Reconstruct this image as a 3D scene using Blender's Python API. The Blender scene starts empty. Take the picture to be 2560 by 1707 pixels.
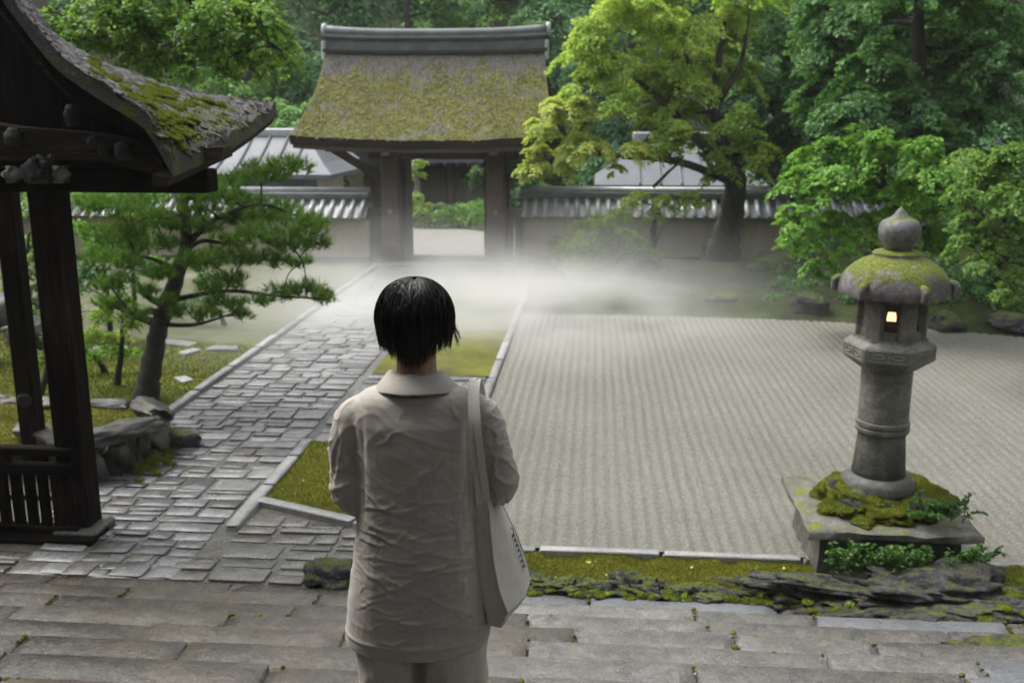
import bpy, bmesh, math, random
import numpy as np
from mathutils import Vector, Matrix, Euler, noise as mnoise

R = math.radians
scene = bpy.context.scene
col = scene.collection
rng = random.Random(7)
nr = np.random.default_rng(11)

# ------------------------------------------------------------------ camera
CAM_H, PITCH, YAW = 3.6, R(13.0), R(4.7)
cd = bpy.data.cameras.new('camera')
cam = bpy.data.objects.new('camera', cd); col.objects.link(cam)
cam.location = (0, 0, CAM_H)
cam.rotation_euler = (R(90) - PITCH, 0, YAW)
cd.lens = 35; cd.sensor_width = 36; cd.clip_start = 0.05; cd.clip_end = 600
cd.dof.use_dof = True; cd.dof.focus_distance = 3.3; cd.dof.aperture_fstop = 4.2
scene.camera = cam

# ------------------------------------------------------------------ sky, sun, exposure
SUN_EL, SUN_AZ = R(60), R(-62)           # high soft sun behind cloud, from the left, ahead of the viewer
world = bpy.data.worlds.new('World'); scene.world = world; world.use_nodes = True
wn = world.node_tree; wn.nodes.clear()
sky = wn.nodes.new('ShaderNodeTexSky'); sky.sky_type = 'NISHITA'; sky.sun_disc = False
sky.sun_elevation = SUN_EL; sky.sun_rotation = SUN_AZ
sky.air_density = 1.0; sky.dust_density = 4.0; sky.ozone_density = 1.0
hs = wn.nodes.new('ShaderNodeHueSaturation'); hs.inputs['Saturation'].default_value = 0.22
bg = wn.nodes.new('ShaderNodeBackground'); bg.inputs['Strength'].default_value = 0.15
wo = wn.nodes.new('ShaderNodeOutputWorld')
wn.links.new(sky.outputs['Color'], hs.inputs['Color']); wn.links.new(hs.outputs['Color'], bg.inputs['Color'])
wn.links.new(bg.outputs['Background'], wo.inputs['Surface'])
sd = bpy.data.lights.new('sun', 'SUN'); sd.energy = 1.0; sd.angle = R(28); sd.color = (1.0, 0.97, 0.92)
sun = bpy.data.objects.new('sun', sd); col.objects.link(sun)
# sun direction vector (towards sun): azimuth measured from +Y towards +X
sv = Vector((math.sin(SUN_AZ) * math.cos(SUN_EL), math.cos(SUN_AZ) * math.cos(SUN_EL), math.sin(SUN_EL)))
sun.rotation_euler = sv.to_track_quat('Z', 'Y').to_euler(); sun.location = (0, 0, 40)

scene.render.engine = 'CYCLES'
scene.view_settings.view_transform = 'Standard'; scene.view_settings.look = 'None'
scene.view_settings.gamma = 1.0; scene.view_settings.use_curve_mapping = False
scene.view_settings.exposure = 1.2
cy = scene.cycles
cy.use_denoising = True; cy.max_bounces = 6; cy.diffuse_bounces = 3; cy.glossy_bounces = 3
cy.transmission_bounces = 3; cy.volume_bounces = 2; cy.transparent_max_bounces = 8
cy.volume_step_rate = 1.5; cy.volume_max_steps = 96; cy.caustics_reflective = False; cy.caustics_refractive = False
cy.sample_clamp_indirect = 4.0

# ------------------------------------------------------------------ helpers
FPX = 2560 * 35 / 36
def at(px, py, Y=None, Z=None):
    """point seen at a photo pixel on the plane y = Y or z = Z"""
    x, y = (px - 1280) / FPX, -(py - 853.5) / FPX
    d = (x, math.cos(PITCH) + y * math.sin(PITCH), -math.sin(PITCH) + y * math.cos(PITCH))
    c, s = math.cos(YAW), math.sin(YAW)
    d = (d[0] * c - d[1] * s, d[0] * s + d[1] * c, d[2])
    t = Y / d[1] if Y is not None else (Z - CAM_H) / d[2]
    return Vector((d[0] * t, d[1] * t, CAM_H + d[2] * t))

def tag(o, label=None, cat=None, group=None, kind=None):
    if label: o['label'] = label
    if cat: o['category'] = cat
    if group: o['group'] = group
    if kind: o['kind'] = kind
    return o

def thing(name, label, cat, loc=(0, 0, 0), rz=0.0, group=None):
    o = bpy.data.objects.new(name, None); col.objects.link(o)
    o.empty_display_size = 0.2
    o.location = loc; o.rotation_euler = (0, 0, rz)
    return tag(o, label, cat, group)

def link_mesh(name, me, parent=None, mat=None):
    o = bpy.data.objects.new(name, me); col.objects.link(o)
    if parent is not None: o.parent = parent
    if mat is not None and not me.materials: me.materials.append(mat)
    return o

def mesh_np(name, V, F, mat=None, smooth=False):
    """V (n,3) array, F (m,k) array of equal-size faces"""
    V = np.asarray(V, dtype=np.float32); F = np.asarray(F, dtype=np.int32)
    me = bpy.data.meshes.new(name)
    m, k = F.shape
    me.vertices.add(len(V)); me.vertices.foreach_set('co', V.ravel())
    me.loops.add(m * k); me.loops.foreach_set('vertex_index', F.ravel())
    me.polygons.add(m); me.polygons.foreach_set('loop_start', np.arange(0, m * k, k, dtype=np.int32))
    me.polygons.foreach_set('loop_total', np.full(m, k, dtype=np.int32))
    if smooth: me.polygons.foreach_set('use_smooth', np.ones(m, dtype=bool))
    me.update(calc_edges=True)
    if mat is not None: me.materials.append(mat)
    return me

class MB:
    """collects shapes into one mesh"""
    def __init__(s): s.v = []; s.f = []
    def add(s, vs, fs):
        b = len(s.v); s.v += [tuple(v) for v in vs]; s.f += [tuple(i + b for i in f) for f in fs]; return s
    def box(s, c, d, rz=0.0, bev=0.0, M=None):
        hx, hy, hz = d[0] / 2, d[1] / 2, d[2] / 2
        if bev <= 0:
            vs = [(x, y, z) for z in (-hz, hz) for x, y in ((-hx, -hy), (hx, -hy), (hx, hy), (-hx, hy))]
            fs = [(3, 2, 1, 0), (4, 5, 6, 7), (0, 1, 5, 4), (1, 2, 6, 5), (2, 3, 7, 6), (3, 0, 4, 7)]
        else:
            b = min(bev, hx * .9, hy * .9, hz * .9)
            def ring(ix, iy, z):
                x, y = hx - ix, hy - iy
                return [(-x + b, -y, z), (x - b, -y, z), (x, -y + b, z), (x, y - b, z), (x - b, y, z), (-x + b, y, z), (-x, y - b, z), (-x, -y + b, z)]
            vs = []
            for ins, z in ((b, -hz), (0, -hz + b), (0, hz - b), (b, hz)):
                vs += ring(ins, ins, z)
            fs = [tuple(range(7, -1, -1)), tuple(range(24, 32))]
            for k in range(3):
                for i in range(8):
                    j = (i + 1) % 8
                    fs.append((k * 8 + i, k * 8 + j, k * 8 + 8 + j, k * 8 + 8 + i))
        T = Matrix.Translation(c) @ (M if M is not None else Matrix.Rotation(rz, 4, 'Z'))
        return s.add([T @ Vector(v) for v in vs], fs)
    def beam(s, a, b, w, h, bev=0.0, up=Vector((0, 0, 1))):
        a, b = Vector(a), Vector(b); d = b - a; L = d.length; d.normalize()
        x = d.cross(up); x = x.normalized() if x.length > 1e-4 else Vector((1, 0, 0)); z = x.cross(d)
        M = Matrix((x, d, z)).transposed().to_4x4()
        return s.box((a + b) / 2, (w, L, h), bev=bev, M=M)
    def loft(s, rings, caps=True, closed=True):
        n = len(rings[0]); vs = [p for r in rings for p in r]; fs = []
        for k in range(len(rings) - 1):
            for i in range(n if closed else n - 1):
                j = (i + 1) % n
                fs.append((k * n + i, k * n + j, (k + 1) * n + j, (k + 1) * n + i))
        if caps and closed:
            fs.append(tuple(range(n - 1, -1, -1))); m = (len(rings) - 1) * n
            fs.append(tuple(range(m, m + n)))
        return s.add(vs, fs)
    def lathe(s, prof, n=24, c=(0, 0, 0), ph=0.0, fn=None):
        rings = []
        for r, z in prof:
            ring = []
            for i in range(n):
                a = ph + 2 * math.pi * i / n
                q = r * (fn(a, z) if fn else 1)
                ring.append((c[0] + q * math.cos(a), c[1] + q * math.sin(a), c[2] + z))
            rings.append(ring)
        return s.loft(rings)
    def tube(s, pts, rad, n=8, caps=True):
        pts = [Vector(p) for p in pts]
        if not hasattr(rad, '__len__'): rad = [rad] * len(pts)
        rings = []; x = None
        for i, p in enumerate(pts):
            d = (pts[min(i + 1, len(pts) - 1)] - pts[max(i - 1, 0)]).normalized()
            if x is None:
                x = d.orthogonal().normalized()
            else:
                x = (x - d * x.dot(d)); x = x.normalized() if x.length > 1e-5 else d.orthogonal().normalized()
            y = d.cross(x)
            rings.append([p + (x * math.cos(2 * math.pi * k / n) + y * math.sin(2 * math.pi * k / n)) * rad[i] for k in range(n)])
        return s.loft(rings, caps)
    def prism(s, poly, axis_vec, base=(0, 0, 0)):
        b = Vector(base); a = Vector(axis_vec); n = len(poly)
        vs = [b + Vector(p) for p in poly] + [b + Vector(p) + a for p in poly]
        fs = [tuple(range(n - 1, -1, -1)), tuple(range(n, 2 * n))] + [(i, (i + 1) % n, n + (i + 1) % n, n + i) for i in range(n)]
        return s.add(vs, fs)
    def grid(s, P):
        """P[i][j] points"""
        n, m = len(P), len(P[0]); vs = [p for r in P for p in r]
        fs = [(i * m + j, i * m + j + 1, (i + 1) * m + j + 1, (i + 1) * m + j) for i in range(n - 1) for j in range(m - 1)]
        return s.add(vs, fs)
    def mesh(s, name, mat, smooth=False, fix=True):
        me = bpy.data.meshes.new(name); me.from_pydata(s.v, [], s.f)
        if fix:
            bm = bmesh.new(); bm.from_mesh(me); bmesh.ops.recalc_face_normals(bm, faces=bm.faces); bm.to_mesh(me); bm.free()
        if smooth: me.polygons.foreach_set('use_smooth', [True] * len(me.polygons))
        me.update(); me.materials.append(mat); return me
    def build(s, name, mat, parent=None, smooth=False, fix=True):
        return link_mesh(name, s.mesh(name, mat, smooth, fix), parent)

def smooth_by_angle(o, deg=40):
    me = o.data
    me.polygons.foreach_set('use_smooth', [True] * len(me.polygons))
    bm = bmesh.new(); bm.from_mesh(me)
    for e in bm.edges:
        if len(e.link_faces) == 2 and e.calc_face_angle(0) > R(deg): e.smooth = False
    bm.to_mesh(me); bm.free()

def catmull(pts, n=8):
    pts = [Vector(p) for p in pts]; out = []
    P = [pts[0] * 2 - pts[1]] + pts + [pts[-1] * 2 - pts[-2]]
    for i in range(1, len(P) - 2):
        for k in range(n):
            t = k / n; a, b, c, d = P[i - 1], P[i], P[i + 1], P[i + 2]
            out.append(0.5 * ((2 * b) + (c - a) * t + (2 * a - 5 * b + 4 * c - d) * t * t + (3 * b - a - 3 * c + d) * t ** 3))
    out.append(pts[-1]); return out

def lerp(a, b, t): return a + (b - a) * t

def rock_mesh(name, size, mat, seed=0, sub=3, rough=0.28, flat=0.35, freq=1.3, strata=0.0):
    bm = bmesh.new(); bmesh.ops.create_icosphere(bm, subdivisions=sub, radius=1.0)
    o = Vector((seed * 13.1, seed * 7.7, seed * 3.3))
    rq = random.Random(seed * 7 + 1)
    cuts = [(Vector((rq.gauss(0, 1), rq.gauss(0, 1), rq.gauss(0, .8))).normalized(), rq.uniform(0.55, 0.92)) for _ in range(12)] if rough >= 0.28 else []
    for v in bm.verts:
        p = v.co.copy()
        # faceted: cut by random planes
        for n_, h_ in cuts:
            q_ = p.dot(n_) - h_
            if q_ > 0: p -= n_ * q_ * 0.92
        q = Vector([math.copysign(abs(c) ** 0.65, c) for c in p]); p = p.lerp(q, 0.25)
        d = mnoise.fractal(p * freq + o, 0.9, 2.0, 4) * rough + (0.5 - abs(mnoise.noise(p * freq * 2.2 + o))) * rough * 0.35
        p *= 1 + d
        p *= 1 + 0.05 * mnoise.fractal(p * 5 + o, 0.6, 2.1, 4) - 0.06 * max(0, 0.25 - abs(mnoise.noise(p * 3 + o * 2))) * 4 * min(1, rough * 3)
        if strata:
            h_ = p.z * 5.5 + p.x * 0.9 + mnoise.noise(p * 1.6 + o) * 1.2; fr = h_ - math.floor(h_); p += Vector((p.x, p.y, 0)) * 0.07 * strata * (fr ** 2 - 0.4)
        if p.z < -flat: p.z = -flat - (p.z + flat) * 0.1 * -1
        v.co = Vector((p.x * size[0], p.y * size[1], (p.z + flat) / (1 + flat) * size[2]))
    me = bpy.data.meshes.new(name); bm.to_mesh(me); bm.free()
    me.polygons.foreach_set('use_smooth', [True] * len(me.polygons)); me.materials.append(mat)
    return me

def leaf_quads(P, Nn, Dd, L, Wd, fold=0.12):
    """P points, Nn normals, Dd directions -> folded diamond leaves"""
    Nn = Nn / np.linalg.norm(Nn, axis=1, keepdims=True)
    Dd = Dd - Nn * (Dd * Nn).sum(1, keepdims=True); Dd /= np.linalg.norm(Dd, axis=1, keepdims=True) + 1e-9
    S = np.cross(Nn, Dd); L = L[:, None]; Wd = Wd[:, None]
    V = np.stack([P - Dd * L * .5, P + S * Wd * .5 + Nn * L * fold - Dd * L * 0.06, P + Dd * L * .5 - Nn * L * 0.1, P - S * Wd * .5 + Nn * L * fold - Dd * L * 0.06], 1).reshape(-1, 3)
    return V
# ------------------------------------------------------------------ materials
class NT:
    def __init__(s, name, world=False):
        s.mat = bpy.data.materials.new(name); s.mat.use_nodes = True
        s.nt = s.mat.node_tree; s.nt.nodes.clear()
        s.out = s.n('ShaderNodeOutputMaterial'); s.bsdf = s.n('ShaderNodeBsdfPrincipled')
        s.l(s.bsdf.outputs[0], s.out.inputs['Surface'])
        tc = s.n('ShaderNodeTexCoord'); oi = s.n('ShaderNodeObjectInfo'); s.oi = oi
        mp = s.n('ShaderNodeVectorMath'); mp.operation = 'MULTIPLY_ADD'
        s.l(oi.outputs['Random'], mp.inputs[0]); mp.inputs[1].default_value = (37.0, 91.0, 53.0)
        s.l(tc.outputs['Object'], mp.inputs[2]); s.co = mp.outputs[0]; s.tc = tc
        if world:                                     # true scale on stretched copies
            g = s.n('ShaderNodeNewGeometry'); s.l(g.outputs['Position'], mp.inputs[2])
    def n(s, t): return s.nt.nodes.new(t)
    def l(s, a, b): s.nt.links.new(a, b)
    def noise(s, scale, detail=4, rough=0.55, vec=None, dist=0.0):
        n = s.n('ShaderNodeTexNoise'); n.inputs['Scale'].default_value = scale; n.inputs['Detail'].default_value = detail
        n.inputs['Roughness'].default_value = rough; n.inputs['Distortion'].default_value = dist
        s.l(vec or s.co, n.inputs['Vector']); return n.outputs['Fac']
    def vor(s, scale, feat='F1', vec=None, out='Distance'):
        n = s.n('ShaderNodeTexVoronoi'); n.feature = feat; n.inputs['Scale'].default_value = scale
        s.l(vec or s.co, n.inputs['Vector']); return n.outputs[out]
    def scaled(s, v3):
        m = s.n('ShaderNodeVectorMath'); m.operation = 'MULTIPLY'; s.l(s.co, m.inputs[0]); m.inputs[1].default_value = v3
        return m.outputs[0]
    def ramp(s, fac, stops):
        r = s.n('ShaderNodeValToRGB'); e = r.color_ramp.elements
        while len(e) < len(stops): e.new(0.5)
        for k, (p, c) in enumerate(stops):
            e[k].position = p; e[k].color = (c if len(c) == 4 else (*c, 1)) if hasattr(c, '__len__') else (c, c, c, 1)
        s.l(fac, r.inputs['Fac']); return r.outputs['Color']
    def mix(s, fac, a, b, mode='MIX'):
        m = s.n('ShaderNodeMix'); m.data_type = 'RGBA'; m.blend_type = mode
        if hasattr(fac, 'links'): s.l(fac, m.inputs['Factor'])
        else: m.inputs['Factor'].default_value = fac
        for v, i in ((a, 6), (b, 7)):
            if hasattr(v, 'links'): s.l(v, m.inputs[i])
            else: m.inputs[i].default_value = (*v, 1) if len(v) == 3 else v
        return m.outputs[2]
    def math(s, op, a, b=None, clamp=False):
        m = s.n('ShaderNodeMath'); m.operation = op; m.use_clamp = clamp
        for v, i in ((a, 0), (b, 1)):
            if v is None: continue
            if hasattr(v, 'links'): s.l(v, m.inputs[i])
            else: m.inputs[i].default_value = v
        return m.outputs[0]
    def nz(s):
        g = s.n('ShaderNodeNewGeometry'); x = s.n('ShaderNodeSeparateXYZ'); s.l(g.outputs['Normal'], x.inputs[0]); return x.outputs['Z']
    def base(s, c):
        if hasattr(c, 'links'): s.l(c, s.bsdf.inputs['Base Color'])
        else: s.bsdf.inputs['Base Color'].default_value = (*c, 1)
    def rough(s, c):
        if hasattr(c, 'links'): s.l(c, s.bsdf.inputs['Roughness'])
        else: s.bsdf.inputs['Roughness'].default_value = c
    def bump(s, h, strength=0.4, dist=0.02):
        b = s.n('ShaderNodeBump'); b.inputs['Strength'].default_value = strength; b.inputs['Distance'].default_value = dist
        s.l(h, b.inputs['Height'])
        prev = s.bsdf.inputs['Normal'].links
        if prev: s.l(prev[0].from_socket, b.inputs['Normal'])
        s.l(b.outputs[0], s.bsdf.inputs['Normal'])
    def rand(s): return s.oi.outputs['Random']

MOSS_D, MOSS_M, MOSS_L = (0.04, 0.052, 0.007), (0.125, 0.155, 0.013), (0.26, 0.29, 0.028)

def stone(name, tones, scale=1.0, wet=(0.25, 0.5), moss=0.0, bump=0.35, speck=0.35, rand_tone=0.6, moss_up=True, dist=0.012, grit=120, rust=0.0, spec=0.5):
    """tones: list of 3 colours dark, mid, light; each object shifts along them"""
    m = NT(name, True)
    big = m.noise(1.3 * scale, 5, 0.6); mid = m.noise(9 * scale, 6, 0.65); fine = m.noise(70 * scale, 4, 0.7)
    # stains and worn patches: big soft shapes, sharper blotches, each object on its own tone
    blot = m.ramp(m.noise(4.2 * scale, 7, 0.72, None, 0.8), [(0.36, 0.0), (0.50, 0.5), (0.62, 1.0)])
    f = m.math('ADD', m.math('MULTIPLY', m.math('SUBTRACT', m.rand(), 0.5), rand_tone * 0.55), m.math('MULTIPLY', big, 0.55))
    f = m.math('ADD', m.math('ADD', f, m.math('MULTIPLY', blot, 0.22)), m.math('MULTIPLY', mid, 0.22))
    c = m.ramp(f, [(0.24, tones[0]), (0.50, tones[1]), (0.76, tones[2])])
    sp = m.ramp(m.math('ADD', m.math('MULTIPLY', fine, 0.5), m.math('MULTIPLY', m.noise(grit, 3, 0.8), 0.5)), [(0.38, 0.30), (0.5, 1.0), (0.62, 1.9)])
    c = m.mix(speck, c, sp, 'MULTIPLY')
    if rust > 0:                                       # iron stains and algae film in the stone
        c = m.mix(m.ramp(m.noise(2.3 * scale, 6, 0.7, None, 1.0), [(0.50, 0), (0.68, rust)]), c, (0.12, 0.08, 0.048))
        c = m.mix(m.ramp(m.noise(3.1 * scale, 6, 0.7), [(0.52, 0), (0.7, rust * 0.8)]), c, (0.10, 0.10, 0.055))
        c = m.mix(m.ramp(m.noise(5.5 * scale, 7, 0.75, None, 1.5), [(0.56, 0), (0.66, rust)]), c, (0.035, 0.033, 0.030))
    rg = m.ramp(m.math('ADD', m.math('MULTIPLY', m.noise(3.1 * scale, 4), 0.6), m.math('MULTIPLY', m.noise(26 * scale, 4), 0.4)), [(0.38, wet[0]), (0.62, wet[1])])
    if moss > 0:
        mk = m.noise(3.4 * scale, 6, 0.7)
        if moss_up: mk = m.math('ADD', m.math('MULTIPLY', mk, 0.75), m.math('MULTIPLY', m.nz(), 0.25))
        msk = m.ramp(mk, [(0.80 - moss * 0.5, 0), (0.88 - moss * 0.5, 1)])
        mc = m.ramp(m.noise(45, 4, 0.7), [(0.3, MOSS_D), (0.5, MOSS_M), (0.72, MOSS_L)])
        c = m.mix(msk, c, mc); rg = m.mix(msk, rg, (0.85, 0.85, 0.85))
    m.base(c); m.rough(rg); m.bsdf.inputs['Specular IOR Level'].default_value = spec
    h = m.math('ADD', m.math('MULTIPLY', mid, 0.7), m.math('MULTIPLY', fine, 0.3)); m.bump(h, bump, dist)
    return m.mat

def wood(name, tones, rough=(0.45, 0.75), bump=0.5, axis='Z', scale=1.0, spec=0.3):
    m = NT(name)
    st = {'Z': (16, 16, 1.2), 'Y': (16, 1.2, 16), 'X': (1.2, 16, 16)}[axis]
    gr = m.noise(scale * 1.6, 6, 0.65, m.scaled(st), 0.6); fine = m.noise(scale * 5, 3, 0.7, m.scaled(st)); big = m.noise(0.9, 4)
    f = m.math('ADD', m.math('MULTIPLY', gr, 0.6), m.math('MULTIPLY', big, 0.4))
    m.base(m.ramp(f, [(0.3, tones[0]), (0.5, tones[1]), (0.72, tones[2])]))
    m.rough(m.ramp(big, [(0.3, rough[0]), (0.7, rough[1])])); m.bump(m.math('ADD', gr, fine), bump, 0.008)
    m.bsdf.inputs['Specular IOR Level'].default_value = spec
    return m.mat

def moss_mat(name, stops, scale=1.0, bump=0.8):
    m = NT(name); a = m.noise(1.1 * scale, 5, 0.65); b = m.noise(9 * scale, 5, 0.7); c = m.noise(90 * scale, 3, 0.75)
    f = m.math('ADD', m.math('MULTIPLY', a, 0.5), m.math('ADD', m.math('MULTIPLY', b, 0.3), m.math('MULTIPLY', c, 0.2)))
    m.base(m.ramp(f, stops)); m.rough(0.9); m.bsdf.inputs['Specular IOR Level'].default_value = 0.25
    m.bump(m.math('ADD', m.math('MULTIPLY', b, 0.8), m.math('MULTIPLY', c, 0.6)), bump, 0.03)
    return m.mat

def leaf_mat(name, stops, transl=0.3, rough=0.4, spec=0.4, big=0.6):
    """each leaf is an island: random tone per leaf, slow drift over the crown"""
    m = NT(name); g = m.n('ShaderNodeNewGeometry')
    f = m.math('ADD', m.math('MULTIPLY', g.outputs['Random Per Island'], 0.55), m.math('MULTIPLY', m.noise(big, 3), 0.45))
    c = m.ramp(f, stops); m.base(c); m.rough(rough); m.bsdf.inputs['Specular IOR Level'].default_value = spec
    t = m.n('ShaderNodeBsdfTranslucent'); m.l(m.mix(1.0, c, (1.25, 1.25, 0.7), 'MULTIPLY'), t.inputs['Color'])
    mx = m.n('ShaderNodeMixShader'); mx.inputs[0].default_value = transl
    m.l(m.bsdf.outputs[0], mx.inputs[1]); m.l(t.outputs[0], mx.inputs[2]); m.l(mx.outputs[0], m.out.inputs['Surface'])
    return m.mat

def plain(name, c, rough=0.6, var=0.25, scale=6, bump=0.15):
    m = NT(name); f = m.noise(scale, 5, 0.6)
    m.base(m.ramp(f, [(0.3, tuple(x * (1 - var) for x in c)), (0.7, tuple(min(1, x * (1 + var)) for x in c))])); m.rough(rough)
    m.bump(m.noise(scale * 6, 4), bump, 0.006); return m.mat

def fabric(name, c, weave=900, var=0.2, rough=0.85):
    m = NT(name)
    wx = m.n('ShaderNodeTexWave'); wx.bands_direction = 'X'; wx.inputs['Scale'].default_value = weave / 6.28; wx.inputs['Distortion'].default_value = 2
    wz = m.n('ShaderNodeTexWave'); wz.bands_direction = 'Z'; wz.inputs['Scale'].default_value = weave / 6.28; wz.inputs['Distortion'].default_value = 2
    m.l(m.co, wx.inputs['Vector']); m.l(m.co, wz.inputs['Vector'])
    slub = m.noise(14, 4, 0.7, m.scaled((18, 18, 1))); slub2 = m.noise(14, 4, 0.7, m.scaled((1, 1, 18))); big = m.noise(5, 4)
    f = m.math('ADD', m.math('MULTIPLY', m.math('ADD', slub, slub2), 0.35), m.math('MULTIPLY', big, 0.3))
    m.base(m.ramp(f, [(0.3, tuple(x * (1 - var) for x in c)), (0.7, tuple(x * (1 + var) for x in c))])); m.rough(rough)
    m.bsdf.inputs['Specular IOR Level'].default_value = 0.2
    if 'Sheen Weight' in m.bsdf.inputs: m.bsdf.inputs['Sheen Weight'].default_value = 0.15
    cr = m.noise(1.0, 5, 0.6, m.scaled((9, 9, 34)), 1.2); cr2 = m.noise(1.0, 4, 0.6, m.scaled((30, 30, 14)), 1.5)
    rid = m.math('ADD', m.math('ABSOLUTE', m.math('SUBTRACT', cr, 0.5)), m.math('MULTIPLY', m.math('ABSOLUTE', m.math('SUBTRACT', cr2, 0.5)), 0.6))
    m.bump(rid, 0.07, 0.006)
    m.bump(m.math('ADD', m.math('MULTIPLY', m.math('ADD', wx.outputs['Fac'], wz.outputs['Fac']), 0.3), m.math('ADD', slub, slub2)), 0.22, 0.0015)
    return m.mat

MT = {}
MT['step'] = stone('wet_step_stone', [(0.052, 0.049, 0.044), (0.112, 0.107, 0.097), (0.205, 0.198, 0.184)], 1.6, (0.07, 0.38), 0.0, 1.0, 1.0, 0.35, rust=0.35, spec=0.75)
MT['step_brown'] = stone('wet_brown_step_stone', [(0.028, 0.023, 0.017), (0.060, 0.052, 0.040), (0.118, 0.107, 0.086)], 1.6, (0.07, 0.36), 0.0, 1.0, 1.0, 0.4, rust=0.4, spec=0.75)  # brown is the stone's own; the darker tone stands in for shade
MT['step_blue'] = stone('wet_blue_step_stone', [(0.07, 0.074, 0.08), (0.115, 0.12, 0.127), (0.17, 0.176, 0.183)], 1.0, (0.22, 0.42), 0.0, 0.7, 0.6, 0.5)
MT['step_red'] = stone('wet_red_step_stone', [(0.05, 0.037, 0.028), (0.095, 0.072, 0.057), (0.15, 0.122, 0.103)], 1.6, (0.25, 0.5), 0.0, 0.9, 0.8, 0.5)
MT['pave'] = stone('wet_paving_stone', [(0.065, 0.067, 0.07), (0.145, 0.148, 0.152), (0.28, 0.28, 0.278)], 1.5, (0.05, 0.26), 0.0, 1.0, 0.7, 0.9, rust=0.35, spec=0.8)
MT['flag'] = stone('wet_flagstone', [(0.065, 0.06, 0.05), (0.125, 0.12, 0.105), (0.2, 0.198, 0.182)], 1.4, (0.06, 0.3), 0.14, 1.0, 0.8, 0.8, rust=0.5, spec=0.8)
MT['joint'] = stone('dark_joint_soil', [(0.05, 0.05, 0.045), (0.10, 0.10, 0.09), (0.16, 0.16, 0.145)], 1.0, (0.5, 0.9), 0.2, 0.4, 0.3, 0.0)
MT['kerb'] = stone('pale_kerb_stone', [(0.14, 0.14, 0.137), (0.225, 0.225, 0.22), (0.32, 0.32, 0.312)], 1.0, (0.25, 0.6), 0.0, 0.7, 0.7, 0.8)
MT['rock'] = stone('dark_wet_rock', [(0.010, 0.011, 0.013), (0.042, 0.044, 0.048), (0.15, 0.15, 0.158)], 4.5, (0.2, 0.5), 0.50, 1.0, 0.8, 0.4, dist=0.06, grit=60)
MT['bigrock'] = stone('layered_wet_rock', [(0.015, 0.015, 0.016), (0.062, 0.06, 0.06), (0.19, 0.182, 0.178)], 4.5, (0.2, 0.55), 0.40, 1.0, 0.8, 0.3, dist=0.06, grit=60)
MT['wallrock'] = stone('rough_wall_stone', [(0.018, 0.017, 0.015), (0.055, 0.053, 0.045), (0.13, 0.126, 0.108)], 3.0, (0.3, 0.6), 0.3, 0.8, 0.4, 0.8)
MT['lantern'] = stone('weathered_lantern_stone', [(0.055, 0.052, 0.041), (0.145, 0.139, 0.114), (0.27, 0.262, 0.22)], 2.4, (0.4, 0.75), 0.16, 0.6, 0.5, 0.0, dist=0.02)
def shaft_mat():
    m_ = stone('stained_lantern_shaft', [(0.055, 0.052, 0.041), (0.15, 0.144, 0.118), (0.28, 0.272, 0.228)], 2.4, (0.4, 0.75), 0.10, 0.9, 0.8, 0.0, dist=0.02)
    nt = m_.node_tree; b = next(n for n in nt.nodes if n.type == 'BSDF_PRINCIPLED'); src = b.inputs['Base Color'].links[0].from_socket
    tc = nt.nodes.new('ShaderNodeTexCoord'); sx = nt.nodes.new('ShaderNodeSeparateXYZ'); nt.links.new(tc.outputs['Object'], sx.inputs[0])
    no = nt.nodes.new('ShaderNodeTexNoise'); no.inputs['Scale'].default_value = 5; no.inputs['Detail'].default_value = 6
    mp = nt.nodes.new('ShaderNodeMapping'); mp.inputs['Scale'].default_value = (2, 2, 0.35); nt.links.new(tc.outputs['Object'], mp.inputs[0]); nt.links.new(mp.outputs[0], no.inputs['Vector'])
    a = nt.nodes.new('ShaderNodeMath'); a.operation = 'MULTIPLY_ADD'; nt.links.new(no.outputs['Fac'], a.inputs[0]); a.inputs[1].default_value = -0.62; nt.links.new(sx.outputs['Z'], a.inputs[2])
    r = nt.nodes.new('ShaderNodeMapRange'); r.inputs[1].default_value = 0.22; r.inputs[2].default_value = -0.22; nt.links.new(a.outputs[0], r.inputs[0])
    mx = nt.nodes.new('ShaderNodeMix'); mx.data_type = 'RGBA'; mx.inputs[7].default_value = (0.022, 0.021, 0.018, 1); nt.links.new(r.outputs[0], mx.inputs[0]); nt.links.new(src, mx.inputs[6]); nt.links.new(mx.outputs[2], b.inputs['Base Color'])
    return m_
MT['shaft'] = shaft_mat()
MT['plinth'] = stone('mossy_plinth_stone', [(0.045, 0.043, 0.034), (0.115, 0.11, 0.09), (0.225, 0.217, 0.185)], 2.2, (0.3, 0.65), 0.36, 0.9, 0.8, 0.0, dist=0.02)
MT['liner'] = plain('warm_lantern_liner', (0.20, 0.12, 0.065), 0.8)
MT['lantern_dark'] = stone('sooty_lantern_stone', [(0.03, 0.03, 0.028), (0.085, 0.085, 0.075), (0.2, 0.195, 0.17)], 1.6, (0.4, 0.7), 0.05, 0.6, 0.5, 0.0, dist=0.02)
MT['lantern_roof'] = stone('mossy_lantern_roof_stone', [(0.045, 0.04, 0.038), (0.12, 0.108, 0.108), (0.33, 0.31, 0.32)], 3.0, (0.25, 0.55), 0.70, 0.8, 0.5, 0.0, dist=0.03)
MT['lantern_cap'] = stone('finial_stone', [(0.045, 0.042, 0.042), (0.12, 0.115, 0.115), (0.25, 0.24, 0.25)], 3.0, (0.25, 0.5), 0.46, 0.7, 0.5, 0.0, dist=0.02)
MT['moss'] = moss_mat('green_moss', [(0.3, (0.045, 0.036, 0.010)), (0.42, (0.08, 0.078, 0.012)), (0.55, (0.14, 0.15, 0.016)), (0.7, (0.23, 0.245, 0.028))])
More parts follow.
